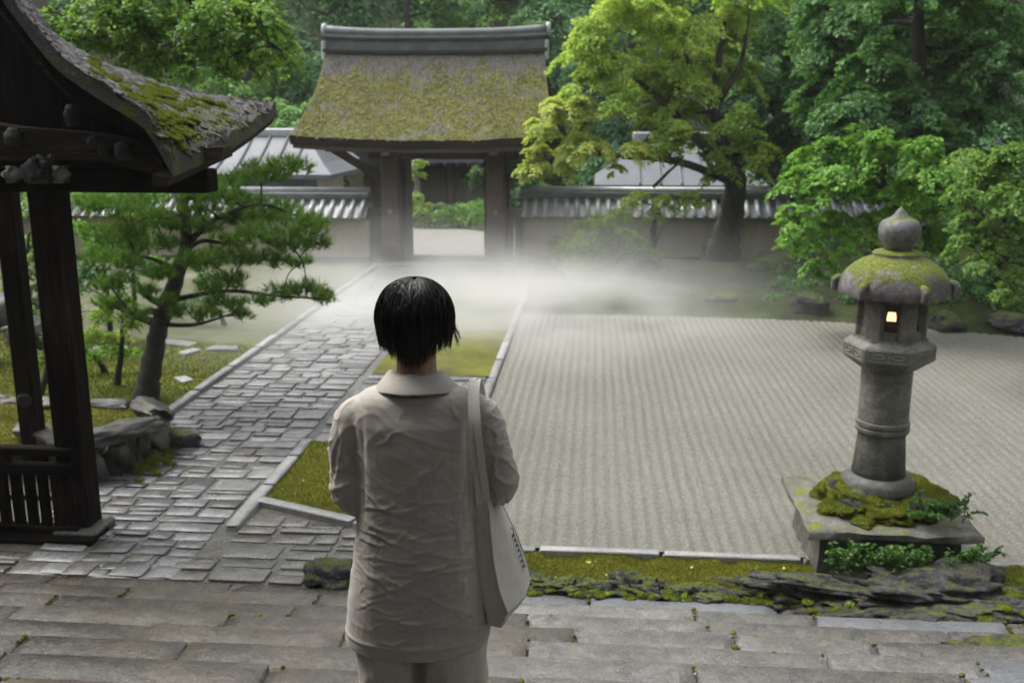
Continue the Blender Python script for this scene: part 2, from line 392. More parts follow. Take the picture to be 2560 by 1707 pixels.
MT['lawn'] = moss_mat('moss_lawn', [(0.36, (0.035, 0.035, 0.012)), (0.46, (0.075, 0.088, 0.014)), (0.55, (0.13, 0.165, 0.02)), (0.66, (0.21, 0.26, 0.03))])
MT['bank'] = moss_mat('dark_bank_moss', [(0.36, (0.012, 0.015, 0.006)), (0.5, (0.032, 0.044, 0.010)), (0.64, (0.085, 0.115, 0.016))], 0.8)
MT['brightmoss'] = moss_mat('bright_moss', [(0.3, (0.04, 0.05, 0.008)), (0.46, (0.105, 0.135, 0.013)), (0.66, (0.22, 0.27, 0.025))], 2.0)
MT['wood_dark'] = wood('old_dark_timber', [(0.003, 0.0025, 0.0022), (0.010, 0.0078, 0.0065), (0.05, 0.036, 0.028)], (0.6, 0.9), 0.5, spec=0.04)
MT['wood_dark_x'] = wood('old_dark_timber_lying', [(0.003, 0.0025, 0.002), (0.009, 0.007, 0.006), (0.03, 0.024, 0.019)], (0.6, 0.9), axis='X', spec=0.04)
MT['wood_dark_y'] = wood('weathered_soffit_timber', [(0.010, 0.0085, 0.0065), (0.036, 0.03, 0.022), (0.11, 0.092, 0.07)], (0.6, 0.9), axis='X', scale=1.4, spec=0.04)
MT['carve'] = plain('grey_carved_timber', (0.022, 0.020, 0.018), 0.7, 0.45, 12, 0.5)
MT['whitecap'] = plain('worn_white_paint', (0.24, 0.225, 0.18), 0.7, 0.35, 14, 0.3)
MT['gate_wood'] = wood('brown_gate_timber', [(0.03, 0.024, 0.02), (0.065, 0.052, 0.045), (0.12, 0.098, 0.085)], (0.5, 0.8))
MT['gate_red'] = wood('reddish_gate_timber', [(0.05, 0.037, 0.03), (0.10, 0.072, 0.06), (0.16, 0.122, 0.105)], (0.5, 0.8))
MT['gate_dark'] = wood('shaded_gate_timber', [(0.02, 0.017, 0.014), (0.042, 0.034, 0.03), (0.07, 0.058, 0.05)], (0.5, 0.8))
MT['tile'] = plain('grey_roof_tile', (0.16, 0.17, 0.18), 0.32, 0.3, 3, 0.15)
MT['tile_light'] = plain('pale_cover_tile', (0.36, 0.375, 0.38), 0.3, 0.25, 3, 0.15)
MT['ridge'] = plain('verdigris_ridge_metal', (0.085, 0.105, 0.103), 0.55, 0.35, 2.5, 0.15)
def plaster_mat():
    m = NT('streaked_beige_plaster'); st = m.noise(1.0, 6, 0.7, m.scaled((7, 7, 0.8))); bl = m.noise(1.6, 6, 0.7)
    f = m.math('ADD', m.math('MULTIPLY', st, 0.55), m.math('MULTIPLY', bl, 0.45))
    m.base(m.ramp(f, [(0.3, (0.22, 0.19, 0.145)), (0.46, (0.335, 0.29, 0.22)), (0.7, (0.42, 0.365, 0.28))])); m.rough(0.9); m.bump(bl, 0.2, 0.01); return m.mat
MT['plaster'] = plaster_mat()
MT['plaster2'] = plain('pale_plaster', (0.52, 0.47, 0.40), 0.85, 0.1, 1.2, 0.1)
MT['paleroof'] = plain('wet_pale_roof', (0.135, 0.145, 0.162), 0.55, 0.12, 2.0, 0.1)
MT['bluegrey'] = plain('bluegrey_board', (0.13, 0.155, 0.16), 0.6, 0.2, 3, 0.1)
MT['court'] = plain('pale_sand_court', (0.23, 0.222, 0.195), 0.7, 0.12, 2.0, 0.3)
MT['court_dim'] = moss_mat('mossy_sand', [(0.34, (0.05, 0.06, 0.022)), (0.5, (0.10, 0.106, 0.055)), (0.66, (0.18, 0.178, 0.135))], 0.7, 0.4)
MT['darkroof'] = plain('dark_slate_roof', (0.085, 0.09, 0.12), 0.5, 0.2, 4, 0.2)
MT['soil'] = moss_mat('forest_floor', [(0.3, (0.012, 0.014, 0.008)), (0.5, (0.03, 0.035, 0.014)), (0.7, (0.06, 0.07, 0.02))], 0.5)
MT['bark'] = stone('wet_bark', [(0.012, 0.010, 0.009), (0.03, 0.026, 0.022), (0.065, 0.058, 0.05)], 3.0, (0.45, 0.75), 0.10, 1.0, 0.5, 0.2, moss_up=False, dist=0.04)
MT['bark_moss'] = stone('mossy_bark', [(0.015, 0.013, 0.011), (0.04, 0.036, 0.03), (0.085, 0.08, 0.07)], 2.4, (0.5, 0.8), 0.34, 1.0, 0.5, 0.2, moss_up=False, dist=0.04)

def thatch():
    m = NT('mossy_bark_thatch')
    st = m.noise(2.0, 5, 0.7, m.scaled((14, 2.5, 2.5))); cr = m.noise(2.0, 4, 0.6, m.scaled((1.5, 9, 9)))
    big = m.noise(0.8, 5, 0.65); mid = m.noise(4.5, 6, 0.72); fine = m.noise(40, 4, 0.75)
    bark = m.ramp(m.math('ADD', m.math('MULTIPLY', st, 0.6), m.math('MULTIPLY', fine, 0.4)), [(0.3, (0.06, 0.055, 0.048)), (0.5, (0.13, 0.12, 0.107)), (0.7, (0.215, 0.203, 0.188))])
    mo = m.ramp(m.math('ADD', m.math('MULTIPLY', fine, 0.4), m.math('MULTIPLY', mid, 0.6)), [(0.3, (0.075, 0.075, 0.025)), (0.5, (0.135, 0.137, 0.042)), (0.68, (0.235, 0.235, 0.065))])
    sx = m.n('ShaderNodeSeparateXYZ'); m.l(m.tc.outputs['Object'], sx.inputs[0])
    # moss thins out close to the ridge, where the metal above keeps it off
    ht = m.n('ShaderNodeMapRange'); ht.inputs[1].default_value = 4.9; ht.inputs[2].default_value = 4.3; ht.inputs[3].default_value = -0.45; ht.inputs[4].default_value = 0.12
    m.l(sx.outputs['Z'], ht.inputs[0])
    k = m.math('ADD', m.math('ADD', m.math('MULTIPLY', mid, 0.55), m.math('MULTIPLY', big, 0.55)), m.math('MULTIPLY', ht.outputs[0], 0.75))
    k = m.math('ADD', k, m.math('MULTIPLY', m.math('SUBTRACT', cr, 0.5), 0.25))
    m.base(m.mix(m.ramp(k, [(0.47, 0.05), (0.56, 0.6), (0.68, 0.92)]), bark, mo)); m.rough(0.85)
    m.bump(m.math('ADD', m.math('ADD', st, mid), fine), 0.7, 0.03); return m.mat
MT['thatch'] = thatch()
MT['thatch_edge'] = wood('dark_thatch_edge', [(0.012, 0.010, 0.008), (0.035, 0.028, 0.023), (0.075, 0.06, 0.05)], (0.7, 0.9), 0.8, axis='X', spec=0.15)

def pav_roof():
    m = NT('mossy_shingle_roof')
    st = m.noise(2.2, 6, 0.75, m.scaled((3, 14, 3))); mid = m.noise(6.5, 6, 0.75); fine = m.noise(45, 4, 0.75)
    bark = m.ramp(m.math('ADD', m.math('MULTIPLY', st, 0.6), m.math('MULTIPLY', fine, 0.4)), [(0.34, (0.016, 0.014, 0.013)), (0.52, (0.062, 0.056, 0.053)), (0.68, (0.22, 0.205, 0.205))])
    mo = m.ramp(m.math('ADD', m.math('MULTIPLY', fine, 0.5), m.math('MULTIPLY', st, 0.5)), [(0.34, (0.02, 0.02, 0.005)), (0.5, (0.095, 0.095, 0.01)), (0.66, (0.22, 0.21, 0.018))])
    at_ = m.n('ShaderNodeAttribute'); at_.attribute_name = 'moss'
    k = m.math('ADD', mid, at_.outputs['Fac'])
    m.base(m.mix(m.ramp(k, [(0.48, 0), (0.6, 1)]), bark, mo)); m.rough(m.ramp(st, [(0.4, 0.35), (0.6, 0.75)]))
    m.bump(m.math('ADD', m.math('ADD', st, mid), fine), 1.0, 0.04); return m.mat
MT['pav_roof'] = pav_roof()

def gravel():
    m = NT('raked_gravel')
    gr = m.vor(75, 'F1'); gc = m.vor(75, 'F1', None, 'Color'); big = m.noise(0.5, 4); fine = m.noise(170, 3, 0.8)
    sx = m.n('ShaderNodeSeparateColor'); m.l(gc, sx.inputs[0])
    f = m.math('ADD', m.math('MULTIPLY', sx.outputs[0], 0.42), m.math('ADD', m.math('MULTIPLY', big, 0.4), m.math('MULTIPLY', fine, 0.2)))
    m.base(m.ramp(f, [(0.15, (0.105, 0.102, 0.084)), (0.5, (0.205, 0.20, 0.168)), (0.85, (0.315, 0.308, 0.266))])); m.rough(0.8)
    m.bsdf.inputs['Specular IOR Level'].default_value = 0.3
    m.bump(m.math('ADD', gr, fine), 0.9, 0.012); return m.mat
MT['gravel'] = gravel()

G = lambda *s: list(s)
MT['leaf_yellow'] = leaf_mat('yellow_green_maple_leaf', G((0.2, (0.189, 0.330, 0.066)), (0.45, (0.354, 0.531, 0.104)), (0.62, (0.472, 0.620, 0.141)), (0.85, (0.620, 0.620, 0.208))), 0.42, 0.55, 0.2, 0.45)
MT['leaf_gold'] = leaf_mat('golden_maple_leaf', G((0.2, (0.354, 0.496, 0.114)), (0.5, (0.519, 0.614, 0.170)), (0.8, (0.620, 0.590, 0.245))), 0.42, 0.55, 0.2, 0.45)
MT['leaf_lime'] = leaf_mat('lime_maple_leaf', G((0.2, (0.153, 0.283, 0.056)), (0.5, (0.307, 0.460, 0.085)), (0.8, (0.472, 0.578, 0.133))), 0.42, 0.55, 0.2, 0.45)
MT['leaf_bright'] = leaf_mat('bright_green_maple_leaf', G((0.2, (0.077, 0.201, 0.033)), (0.5, (0.165, 0.354, 0.058)), (0.8, (0.295, 0.507, 0.089))), 0.4, 0.5, 0.25)
MT['leaf_deep'] = leaf_mat('deep_green_maple_leaf', G((0.2, (0.040, 0.118, 0.046)), (0.5, (0.100, 0.224, 0.075)), (0.8, (0.189, 0.342, 0.108))), 0.36, 0.5, 0.25)
MT['leaf_olive'] = leaf_mat('olive_green_leaf', G((0.2, (0.079, 0.171, 0.044)), (0.5, (0.149, 0.277, 0.061)), (0.8, (0.258, 0.395, 0.096))), 0.38, 0.5, 0.22)
MT['leaf_gloss'] = leaf_mat('glossy_broad_leaf', G((0.2, (0.059, 0.147, 0.027)), (0.5, (0.147, 0.289, 0.052)), (0.8, (0.330, 0.472, 0.082))), 0.38, 0.42, 0.3)
MT['leaf_wood'] = leaf_mat('hill_wood_leaf', G((0.2, (0.034, 0.092, 0.053)), (0.5, (0.092, 0.207, 0.106)), (0.8, (0.185, 0.330, 0.140))), 0.35, 0.6, 0.15, 0.25)
MT['leaf_wood2'] = leaf_mat('pale_hill_wood_leaf', G((0.2, (0.122, 0.261, 0.106)), (0.5, (0.230, 0.415, 0.140)), (0.8, (0.368, 0.568, 0.194))), 0.35, 0.6, 0.15, 0.25)
MT['needle'] = leaf_mat('pine_needle', G((0.2, (0.059, 0.142, 0.030)), (0.5, (0.130, 0.266, 0.048)), (0.8, (0.260, 0.401, 0.068))), 0.3, 0.5, 0.25, 0.8)
MT['leaf_small'] = leaf_mat('small_dark_leaf', G((0.2, (0.016, 0.05, 0.008)), (0.5, (0.035, 0.10, 0.012)), (0.8, (0.10, 0.20, 0.025))), 0.25, 0.42, 0.2)
MT['thatch_moss'] = leaf_mat('roof_moss_tuft', G((0.2, (0.085, 0.085, 0.025)), (0.5, (0.16, 0.165, 0.04)), (0.8, (0.27, 0.27, 0.06))), 0.1, 0.9, 0.1, 1.0)
MT['thatch_shred'] = leaf_mat('roof_thatch_shred', G((0.2, (0.05, 0.045, 0.04)), (0.5, (0.125, 0.115, 0.10)), (0.8, (0.23, 0.215, 0.2))), 0.0, 0.8, 0.15, 1.0)
MT['bark_shred'] = leaf_mat('roof_bark_shred', G((0.15, (0.012, 0.010, 0.009)), (0.5, (0.05, 0.045, 0.042)), (0.85, (0.20, 0.19, 0.185))), 0.0, 0.6, 0.25, 2.5)
MT['moss_nap'] = leaf_mat('moss_shoot', G((0.2, (0.06, 0.062, 0.012)), (0.5, (0.14, 0.155, 0.018)), (0.8, (0.25, 0.26, 0.03))), 0.3, 0.8, 0.1, 1.2)
MT['moss_nap_bright'] = leaf_mat('bright_moss_shoot', G((0.2, (0.06, 0.08, 0.010)), (0.5, (0.14, 0.18, 0.015)), (0.8, (0.27, 0.31, 0.03))), 0.3, 0.8, 0.1, 3.0)
MT['linen'] = fabric('crumpled_linen', (0.46, 0.428, 0.375))
MT['trouser'] = fabric('linen_trouser', (0.52, 0.475, 0.405))
MT['canvas'] = fabric('bag_canvas', (0.58, 0.55, 0.48), 700)
MT['ink'] = plain('dark_ink', (0.09, 0.088, 0.085), 0.8, 0.2)
MT['skin'] = plain('skin', (0.42, 0.25, 0.17), 0.5, 0.08, 20, 0.1)
MT['shoe'] = plain('dark_shoe', (0.03, 0.028, 0.026), 0.5)
def hair_mat():
    m = NT('black_hair'); g = m.n('ShaderNodeNewGeometry')
    m.base(m.ramp(g.outputs['Random Per Island'], [(0.1, (0.004, 0.004, 0.0045)), (0.9, (0.022, 0.018, 0.017))])); m.rough(0.46)
    m.bsdf.inputs['Specular IOR Level'].default_value = 0.35
    return m.mat
MT['hair'] = hair_mat()
def lamp_mat():
    m = NT('lit_lamp'); m.bsdf.inputs['Emission Color'].default_value = (1.0, 0.70, 0.36, 1); m.bsdf.inputs['Emission Strength'].default_value = 0.75
    m.base((0.5, 0.3, 0.14)); return m.mat
MT['lamp'] = lamp_mat()
# ------------------------------------------------------------------ the setting
def fbm(x, y, s=1.0, o=0.0, oct=4):
    return mnoise.fractal(Vector((x * s + o, y * s - o, o * 0.37)), 1.0, 2.0, oct)

def sheet(name, x0, x1, y0, y1, nx, ny, zf, mat, keep=None, parent=None, kind='structure'):
    xs = np.linspace(x0, x1, nx); ys = np.linspace(y0, y1, ny)
    V = [(x, y, zf(x, y)) for y in ys for x in xs]
    F = []
    for j in range(ny - 1):
        for i in range(nx - 1):
            if keep and not keep((xs[i] + xs[i + 1]) / 2, (ys[j] + ys[j + 1]) / 2): continue
            a = j * nx + i; F.append((a, a + 1, a + nx + 1, a + nx))
    o = link_mesh(name, mesh_np(name, V, F, mat, True), parent)
    if kind: o['kind'] = kind
    return o

# far ground: flat court, wooded hill rising beyond the walls and to the right
def sstep(a, b, x):
    t = max(0.0, min(1.0, (x - a) / (b - a))); return t * t * (3 - 2 * t)
def hill_z(x, y):
    h = sstep(36, 85, y) * 26 + sstep(11, 40, x) * 16 + sstep(-16, -60, x) * 10
    return -0.10 + h + fbm(x, y, 0.06, 3) * (0.05 + h * 0.08)
sheet('ground', -80, 80, -25, 110, 81, 69, hill_z, MT['soil'])

# moss ground between path and gravel, and beyond the gravel
def gravel_back(x):                                   # far rim of the raked court, curving nearer on the right
    return 17.75 - 0.10 * sstep(1.0, 3.0, x) - max(0, x - 3.2) ** 1.45 * 0.17
def bank_z(x, y):
    b = gravel_back(x)
    t = max(0.0, y - b)
    return -0.03 + 0.10 * sstep(0, 0.7, t) + 0.16 * t * sstep(3.2, 7.5, x) + 0.07 * fbm(x, y, 0.7, 5) * sstep(0, 1, t) + 0.10 * sstep(0, 5, t)
sheet('moss_bank', -1.3, 22, 13.5, 25.9, 90, 70, bank_z, MT['bank'], keep=lambda x, y: y > gravel_back(x) - 0.35 and not (y > 24.0 and x < 7.5))
def strip_z(x, y): return 0.022 + 0.022 * fbm(x, y, 1.4, 9)
sheet('moss_strip', -3.08, -1.40, 7.9, 23.4, 30, 130, strip_z, MT['moss'], keep=lambda x, y: y > 7.86 + (-x - 1.3) * 0.42 + 0.06 and (y < 10.35 or 13.25 < y < 16.2))
sheet('strip_gravel', -3.1, -1.40, 16.0, 23.4, 12, 50, lambda x, y: 0.004 + 0.010 * fbm(x, y, 0.9, 6), MT['court_dim'])
sheet('front_moss', -1.75, 4.6, 6.9, 7.74, 150, 30, lambda x, y: 0.0 + 0.05 * fbm(x, y, 2.2, 2) + 0.02 * fbm(x, y, 9, 4), MT['moss'])
def lawn_z(x, y): return 0.0 + 0.05 * fbm(x, y, 0.8, 1) + 0.10 * sstep(-6.5, -12, x)
sheet('moss_lawn', -16, -5.24, 10.3, 15.3, 70, 40, lawn_z, MT['lawn'])
sheet('side_court', -20, -5.26, 14.9, 24.2, 30, 30, lambda x, y: 0.02 + 0.012 * fbm(x, y, 0.8, 1) - 0.05 * sstep(15.6, 14.9, y), MT['court_dim'])
sheet('path_bed', -5.24, -1.25, 6.3, 24.6, 6, 20, lambda x, y: -0.014, MT['joint'])
sheet('pavilion_floor', -14, -4.98, 4.8, 10.4, 40, 30, lambda x, y: -0.02 + 0.02 * fbm(x, y, 1.3, 8), MT['flag'])
sheet('inner_court', -14, 6, 24.7, 32, 30, 14, lambda x, y: 0.0 + 0.01 * fbm(x, y, 0.8, 1), MT['court'])
sheet('gate_apron', -6.4, -1.4, 21.6, 24.72, 30, 14, lambda x, y: -0.004 + 0.002 * fbm(x, y, 0.8, 1), MT['flag'])

# raked gravel: real furrows running away from the viewer
pitch = 0.118
gx0, gx1, gy0, gy1 = -1.28, 11.6, 7.82, 18.2
xs = np.arange(gx0, gx1, pitch / 8); ys = np.arange(gy0, gy1, 0.075)
X, Y = np.meshgrid(xs, ys)
W = np.array([[fbm(x, y, 0.45, 4, 3) for x in xs[::16]] for y in ys[::8]])
from_x = np.interp(np.arange(len(xs)), np.arange(0, len(xs), 16), np.arange(W.shape[1]))
from_y = np.interp(np.arange(len(ys)), np.arange(0, len(ys), 8), np.arange(W.shape[0]))
ix = np.floor(from_x).astype(int).clip(0, W.shape[1] - 2); iy = np.floor(from_y).astype(int).clip(0, W.shape[0] - 2)
fx = (from_x - ix)[None, :]; fy = (from_y - iy)[:, None]
WW = (W[iy][:, ix] * (1 - fx) + W[iy][:, ix + 1] * fx) * (1 - fy) + (W[iy + 1][:, ix] * (1 - fx) + W[iy + 1][:, ix + 1] * fx) * fy
kk_ = np.floor(X / pitch).astype(int); AM = nr.random(400)[kk_ - kk_.min()] * (0.6 + 0.4 * np.sin(Y * 0.9 + kk_ * 1.7))
Z = 0.0068 * np.sin(2 * np.pi * (X + 0.016 * WW + 0.003 * np.sin(Y * 2.1 + kk_ * 0.9)) / pitch) * (0.75 + 0.6 * AM) + 0.012 * WW + nr.normal(0, 0.0032, X.shape)
GB = np.array([gravel_back(x) for x in xs])
n = len(xs); F = []
jj, ii = np.nonzero((Y[:-1, :-1] < GB[None, :-1]))
a = jj * n + ii
F = np.stack([a, a + 1, a + n + 1, a + n], 1)
o = link_mesh('raked_gravel', mesh_np('raked_gravel', np.stack([X, Y, Z], -1).reshape(-1, 3), F, MT['gravel'], True)); o['kind'] = 'structure'

# ---- stones in shared meshes
def slab_mesh(name, mat, seed, dome=0.05, bev=0.10, jag=0.06):
    """unit slab 1 x 1 x 1 (top at z = 0), uneven rim, slightly domed"""
    rr = random.Random(seed); mb = MB(); n = 16
    cs = [(-.5 + rr.uniform(0, jag), -.5 + rr.uniform(0, jag)), (.5 - rr.uniform(0, jag), -.5 + rr.uniform(0, jag)), (.5 - rr.uniform(0, jag), .5 - rr.uniform(0, jag)), (-.5 + rr.uniform(0, jag), .5 - rr.uniform(0, jag))]
    pts = []
    for k in range(4):
        p, q = cs[k], cs[(k + 1) % 4]
        for t in (0.06, 0.36, 0.66, 0.94): pts.append((lerp(p[0], q[0], t), lerp(p[1], q[1], t)))
    def rim(ins, z, jit):
        return [(x * (1 - 2 * ins) * (1 - jit[i] * .5), y * (1 - 2 * ins) * (1 - jit[i] * .5), z) for i, (x, y) in enumerate(pts)]
    j = [rr.uniform(0, jag) for _ in range(n)]
    mb.loft([rim(0.01, -1, j), rim(0.0, -0.25, j), rim(0.025, -0.06, j), rim(bev, 0.0 + dome * 0.4, j)], caps=False)
    top = rim(bev, 0.0 + dome * 0.4, j); b = len(mb.v) - n
    mb.v.append((0, 0, dome)); c = len(mb.v) - 1
    for i in range(n): mb.f.append((b + i, b + (i + 1) % n, c))
    me = mb.mesh(name, mat, True); return me

pave_meshes = [slab_mesh('paving_stone', MT['pave'], 40 + k, 0.03, 0.02, 0.06) for k in range(8)]
flag_meshes = [slab_mesh('flagstone', MT['flag'], 60 + k, 0.03, 0.02, 0.06) for k in range(6)]
kerb_meshes = [slab_mesh('kerb_stone', MT['kerb'], 80 + k, 0.01, 0.012, 0.008) for k in range(4)]

def place(name, me, parent, x, y, z, sx, sy, sz, rz=0.0, tilt=0.0):
    o = link_mesh(name, me, parent); o.location = (x, y, z); o.scale = (sx, sy, sz)
    o.rotation_euler = (rng.uniform(-tilt, tilt), rng.uniform(-tilt, tilt), rz); return o

# stone path to the gate: coursed stones, each one an object; the far ones joined
path = thing('stone_path', None, None, (0, 0, 0)); path['kind'] = 'structure'
far = MB(); count = 0
def guillotine(x0, y0, x1, y1, out, big):
    """uneven ashlar: cut a rectangle at random until the stones are small enough"""
    w, d = x1 - x0, y1 - y0
    mw, md = rng.uniform(0.38, 0.72) * big, rng.uniform(0.20, 0.36) * big
    if w > mw and (w / mw >= d / md or d <= md):
        c = x0 + w * rng.uniform(0.34, 0.66); guillotine(x0, y0, c, y1, out, big); guillotine(c, y0, x1, y1, out, big)
    elif d > md:
        c = y0 + d * rng.uniform(0.36, 0.64); guillotine(x0, y0, x1, c, out, big); guillotine(x0, c, x1, y1, out, big)
    else: out.append((x0, y0, x1, y1))
y = 7.0
while y < 23.2:
    L = rng.uniform(0.9, 1.5); L = min(L, 23.25 - y)
    xl, xr = (-5.08 if y > 9 else -5.0 + 0.3 * max(0, 8.2 - y)), (-3.2 if y > 9 else -3.25)
    cells = []; guillotine(xl, y, xr, y + L, cells, 1.0)
    cells.sort(key=lambda c: c[1])
    for x0, y0, x1, y1 in cells:
        w, d, cx, cyy = x1 - x0, y1 - y0, (x0 + x1) / 2, (y0 + y1) / 2; sunk = rng.uniform(-0.008, 0.010)
        if count < 290 and y0 < 19:
            place('paving_stone', pave_meshes[rng.randrange(8)], path, cx, cyy, sunk, w - 0.010, d - 0.009, 0.08, rng.uniform(-0.02, 0.02) + R(180) * rng.randrange(2), 0.014); count += 1
        else:
            far.box((cx, cyy, -0.02 + sunk), (w - 0.02, d - 0.02, 0.05), rng.uniform(-0.02, 0.02), 0.012)
    y += L
o = far.build('far_paving', MT['pave'], path); o['kind'] = 'stuff'

# edging of the path, of the moss and of the raked gravel
def kerb_line(parent, a, b, w, h, zt, lens=(0.8, 1.3)):
    a, b = Vector(a), Vector(b); d = b - a; L = d.length; u = d / L; s = 0
    ang = math.atan2(u.y, u.x)
    while s < L - 0.05:
        l = rng.uniform(*lens); l = L - s if L - s - l < 0.4 else l
        c = a + u * (s + l / 2)
        place('kerb_stone', kerb_meshes[rng.randrange(4)], parent, c.x, c.y, zt + rng.uniform(-0.006, 0.006), l - 0.014, w, h, ang + rng.uniform(-0.004, 0.004), 0.004)
        s += l
pk = thing('path_kerb', None, None); pk['kind'] = 'structure'
kerb_line(pk, (-5.17, 10.2, 0), (-5.17, 23.2, 0), 0.13, 0.14, 0.035)
kerb_line(pk, (-3.14, 7.95, 0), (-3.14, 10.4, 0), 0.13, 0.14, 0.035)
kerb_line(pk, (-3.12, 8.62, 0), (-1.42, 7.90, 0), 0.13, 0.14, 0.04)
gk = thing('gravel_kerb', None, None); gk['kind'] = 'structure'
kerb_line(gk, (-1.40, 7.76, 0), (6.5, 7.76, 0), 0.105, 0.14, 0.022, (0.9, 1.25))
kerb_line(gk, (-1.35, 7.85, 0), (-1.35, 18.6, 0), 0.12, 0.14, 0.035, (0.9, 1.25))

# flagstones between the stair foot, the path and the moss: a broken patchwork
flagging = thing('flagstone_paving', None, None); flagging['kind'] = 'structure'
sheet('flagging_bed', -6.2, -1.2, 5.9, 8.62, 20, 12, lambda x, y: -0.030, MT['joint'], keep=lambda x, y: not (x > -3.1 and y > 8.62 - (x + 3.12) * 0.42 + 0.2)); bpy.data.objects['flagging_bed'].data.materials[0] = MT['flag']; bpy.data.objects['flagging_bed'].location.z = 0.018
for bx0, bx1, by0, by1 in ((-5.2, -1.32, 6.98, 7.42), (-3.1, -1.32, 7.42, 8.62)):
    cells = []; guillotine(bx0, by0, bx1, by1, cells, 1.1)
    for x0, y0, x1, y1 in cells:
        lim = 8.62 - (min(x1, -1.3) + 3.12) * 0.42 - 0.05
        if y0 > lim - 0.08: continue
        y1 = min(y1, lim)
        place('flagstone', flag_meshes[rng.randrange(6)], flagging, (x0 + x1) / 2, (y0 + y1) / 2, rng.uniform(-0.008, 0.012), x1 - x0 - 0.012, y1 - y0 - 0.011, 0.08, rng.uniform(-0.02, 0.02), 0.012)
# a paved band crosses from the path to the gravel
y = 10.42
while y < 13.2:
    d = rng.uniform(0.24, 0.36); x = -3.14
    while x < -1.5:
        w = rng.uniform(0.35, 0.75); w = -1.42 - x if -1.42 - x - w < 0.25 else w
        place('flagstone', pave_meshes[rng.randrange(8)], flagging, x + w / 2, y + d / 2, rng.uniform(-0.01, 0.01), w - 0.012, d - 0.011, 0.08, rng.uniform(-0.02, 0.02), 0.012)
        x += w
    y += d

# ---- broad stone stair the person stands on (rises towards the viewer)
TREAD, RISE, SY0 = 0.457, 0.165, 6.98
stair = thing('stone_stair', None, None); stair['kind'] = 'structure'
step_meshes = {}
def step_mesh(mat, seed):
    """unit block: long slab with a worn, slightly wavy front arris and shallow hollows"""
    rr = random.Random(seed); nx, ny = 14, 5; P = []
    V = []; F = []
    for j in range(ny + 1):
        for i in range(nx + 1):
            u, v = i / nx - 0.5, j / ny - 0.5
            edge = min(0.5 - abs(u), (0.5 - abs(v)) * 0.6)
            z = 0.025 * mnoise.noise(Vector((u * 3 + seed, v * 2, seed))) - (0.10 if edge < 0.005 else 0.0)
            vv = v + (0.012 * mnoise.noise(Vector((u * 5, seed * 3.1, 0))) if j == ny else 0)
            V.append((u, vv, z))
    n = nx + 1
    for j in range(ny):
        for i in range(nx):
            a = j * n + i; F.append((a, a + 1, a + n + 1, a + n))
    def skirt(idx):
        b = len(V)
        for k in idx: V.append((V[k][0], V[k][1], -1.0))
        for k in range(len(idx) - 1): F.append((idx[k], b + k, b + k + 1, idx[k + 1]))
    skirt([i for i in range(n)]); skirt([ny * n + i for i in range(n)]); skirt([j * n for j in range(ny + 1)]); skirt([j * n + nx for j in range(ny + 1)])
    mb = MB(); mb.v = V; mb.f = F
    me = mb.mesh('step_stone', mat, True)
    bm = bmesh.new(); bm.from_mesh(me)
    for e in bm.edges:
        if len(e.link_faces) == 2 and e.calc_face_angle(0) > R(50): e.smooth = False
    bm.to_mesh(me); bm.free(); return me
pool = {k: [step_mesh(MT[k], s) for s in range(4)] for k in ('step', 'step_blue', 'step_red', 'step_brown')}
NSTEP = 14
for k in range(NSTEP):
    yc = SY0 - TREAD * (k + 0.5); zt = RISE * k + 0.02
    x = -5.6 + rng.uniform(0, 0.6); 
    while x < 4.3:
        w = rng.uniform(0.8, 1.75)
        kind = 'step'
        q = rng.random()
        if x + w / 2 < -0.4 + rng.uniform(-0.5, 0.5): kind = 'step_brown'  # left steps: browner stone, with shade put into its colour
        if q < 0.22 and x > -1.5: kind = 'step_blue'
        if q > 0.985 and x < -2.5: kind = 'step_red'
        if k == 0 and -2.6 < x < -1.6: kind = 'step_red'
        if k == 0 and -1.5 < x < 0.4: kind = 'step_blue'
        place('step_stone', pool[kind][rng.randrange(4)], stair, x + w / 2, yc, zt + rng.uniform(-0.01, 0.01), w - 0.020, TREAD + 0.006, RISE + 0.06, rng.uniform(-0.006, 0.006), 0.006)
        x += w
core = MB()
for k in range(NSTEP):
    core.box((-0.65, SY0 - TREAD * (k + 0.5) - 0.02, RISE * k / 2 - 0.10 ), (9.7, TREAD, max(0.05, RISE * k + 0.10)))
core.build('stair_core', MT['joint'], stair)
# landing at the head of the stair, under the hall the picture is taken from
LZ = RISE * NSTEP
ld = MB(); ld.box((-0.65, -1.4, LZ / 2 - 0.05), (12, SY0 * 2 - TREAD * NSTEP * 2 + 2.8, LZ + 0.1)); o = ld.build('stair_landing', MT['step']); o['kind'] = 'structure'
# moss creeping along the stair foot and in joints
def moss_clump(name, size, seed, mat):
    return rock_mesh(name, size, mat, seed, 3, 0.30, 0.1, 1.6)
